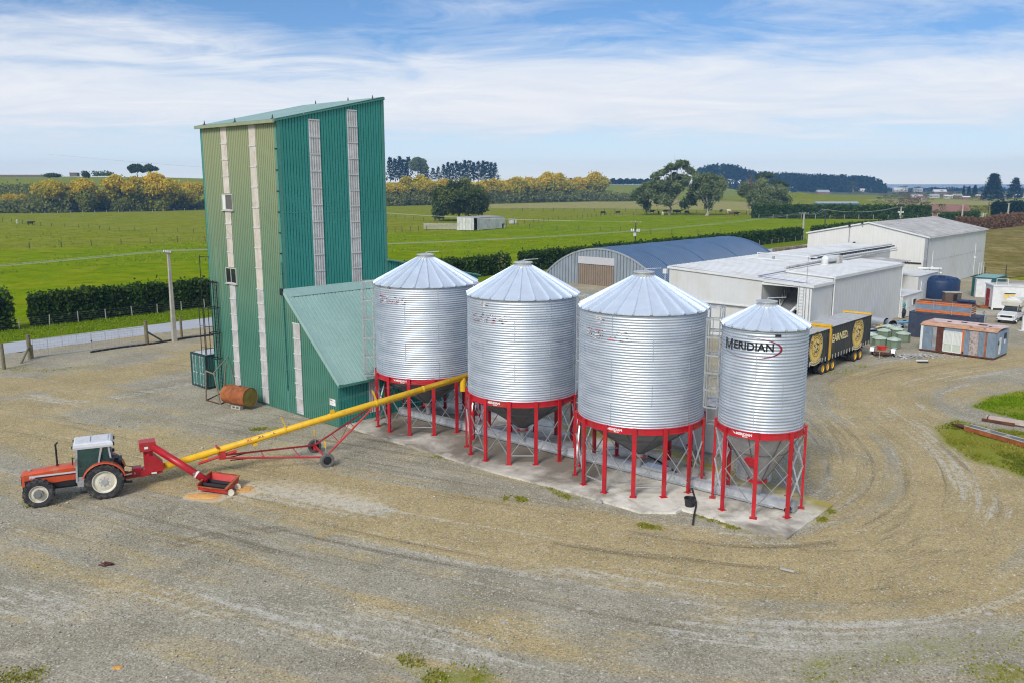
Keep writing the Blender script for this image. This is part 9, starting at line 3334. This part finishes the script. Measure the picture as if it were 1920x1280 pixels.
def rock(px, py, s, label, seed, m=None):
 p = G(px, py)
 r_ = random.Random(seed)
 bm = bmesh.new()
 bmesh.ops.create_icosphere(bm, subdivisions=2, radius=1)
 ph = [Vector((r_.uniform(-1, 1), r_.uniform(-1, 1), r_.uniform(-1, 1))).normalized() for _ in range(7)]
 for v in bm.verts:
  f = 1.0
  for d in ph:
   k = v.co.normalized().dot(d)
   if k > .55:
    f = min(f, .8 / max(.55, k) * .95)
  v.co *= f * r_.uniform(.95, 1.05)
  v.co.x *= s * 1.3
  v.co.y *= s
  v.co.z *= s * .65
 me = bpy.data.meshes.new('rock')
 bm.to_mesh(me)
 bm.free()
 me.materials.append(m or m_rock)
 o = put('rock', me, None, (p.x, p.y, s * .25), r_.uniform(0, 3))
 tag(o, label, 'rock', 'larger stones in the gravel')
m_rock = mat('river_stone', (.36, .34, .30), .85, var=.25, scale=5, bump=.3, bscale=20)
m_rock2 = mat('tan_stone', (.40, .32, .17), .85, var=.25, scale=5, bump=.3, bscale=20)
for i, (px, py, s, lab, m_) in enumerate(((1123, 942, .20, 'large grey stone at the pad edge before the third silo', None), (1461, 1004, .17, 'largest tan stone at the near corner of the pad', m_rock2), (1446, 999, .10, 'small grey stone touching the pad near corner', None), (1470, 1009, .10, 'tan stone beside the largest one at the pad corner', m_rock2),
  (1357, 988, .12, 'tan stone in the gravel in front of the hose end', m_rock2), (1050, 1103, .11, 'grey stone in the gravel below the pad, centre of the photo', None), (1086, 1141, .11, 'rounded pale stone right of centre in the foreground', None), (1119, 1145, .09, 'flat pale stone just right of the rounded one', None), (944, 1167, .08, 'pale stone with a dark scrape behind it, foreground centre', None),
  (1267, 1188, .13, 'white stone alone in the foreground gravel', None), (1854, 1151, .13, 'pale upright stone at right of the foreground', None), (1835, 1185, .12, 'dark-topped stone below the upright pale one', None), (751, 1104, .11, 'grey stone in the gravel left of centre', None), (711, 1090, .09, 'small stone left of the grey one', None), (1462, 1178, .10, 'flat white stone on the pale gravel ridge', None), (1410, 1190, .09, 'brown stone under the pale gravel ridge', m_rock2), (1213, 1168, .08, 'stone by the pale ridge, right of centre foreground', None))):
 rock(px, py, s, lab, i + 3, m_)
p = G(1476, 1070)
t = thing('timber_offcut', 'pale timber offcut on the track in front of the pad', 'offcut', (p.x, p.y, .03), -.6)
MB().bb(-.28, .28, -.05, .05, 0, .05).bb(-.28, -.2, -.055, .055, .012, .054).obj('timber_body', m_oldroof, t)
p = G(198, 1061)
t = thing('wire_tangle', 'small tangle of dark wire lying on the gravel at left', 'wire', (p.x, p.y, .03))
r_ = random.Random(2)
mb = MB()
for k in range(5):
 pts = [Vector((r_.uniform(-.3, .3), r_.uniform(-.15, .15), r_.uniform(0, .12))) for _ in range(5)]
 mb.path(pts, .016, 5)
mb.obj('wire_strand', m_rustbrown, t)
p = G(245, 900 + 90)
m_pebble_end = G(220, 1251)
grain_pile(220, 1252, .16, .13, .03, 0, 'tiny orange handful of grain in the left foreground', 8)
bpy.data.objects[-1] if False else None
# ------------------------------------------------------------------ air: thin haze over the whole plain
def haze():
 mb = MB().bb(-1950, 2550, -60, 2080, -2.4, 66)
 t = NT('thin_haze')
 t.t.nodes.remove(t.b)
 v = t.t.nodes.new('ShaderNodeVolumePrincipled')
 v.inputs['Color'].default_value = (.27, .56, 1.0, 1)
 v.inputs['Density'].default_value = HAZE
 v.inputs['Anisotropy'].default_value = .1
 t.t.links.new(v.outputs[0], t.out.inputs['Volume'])
 o = mb.obj('haze', t.m)
 tag(o, kind='stuff')
HAZE = .00023
haze()
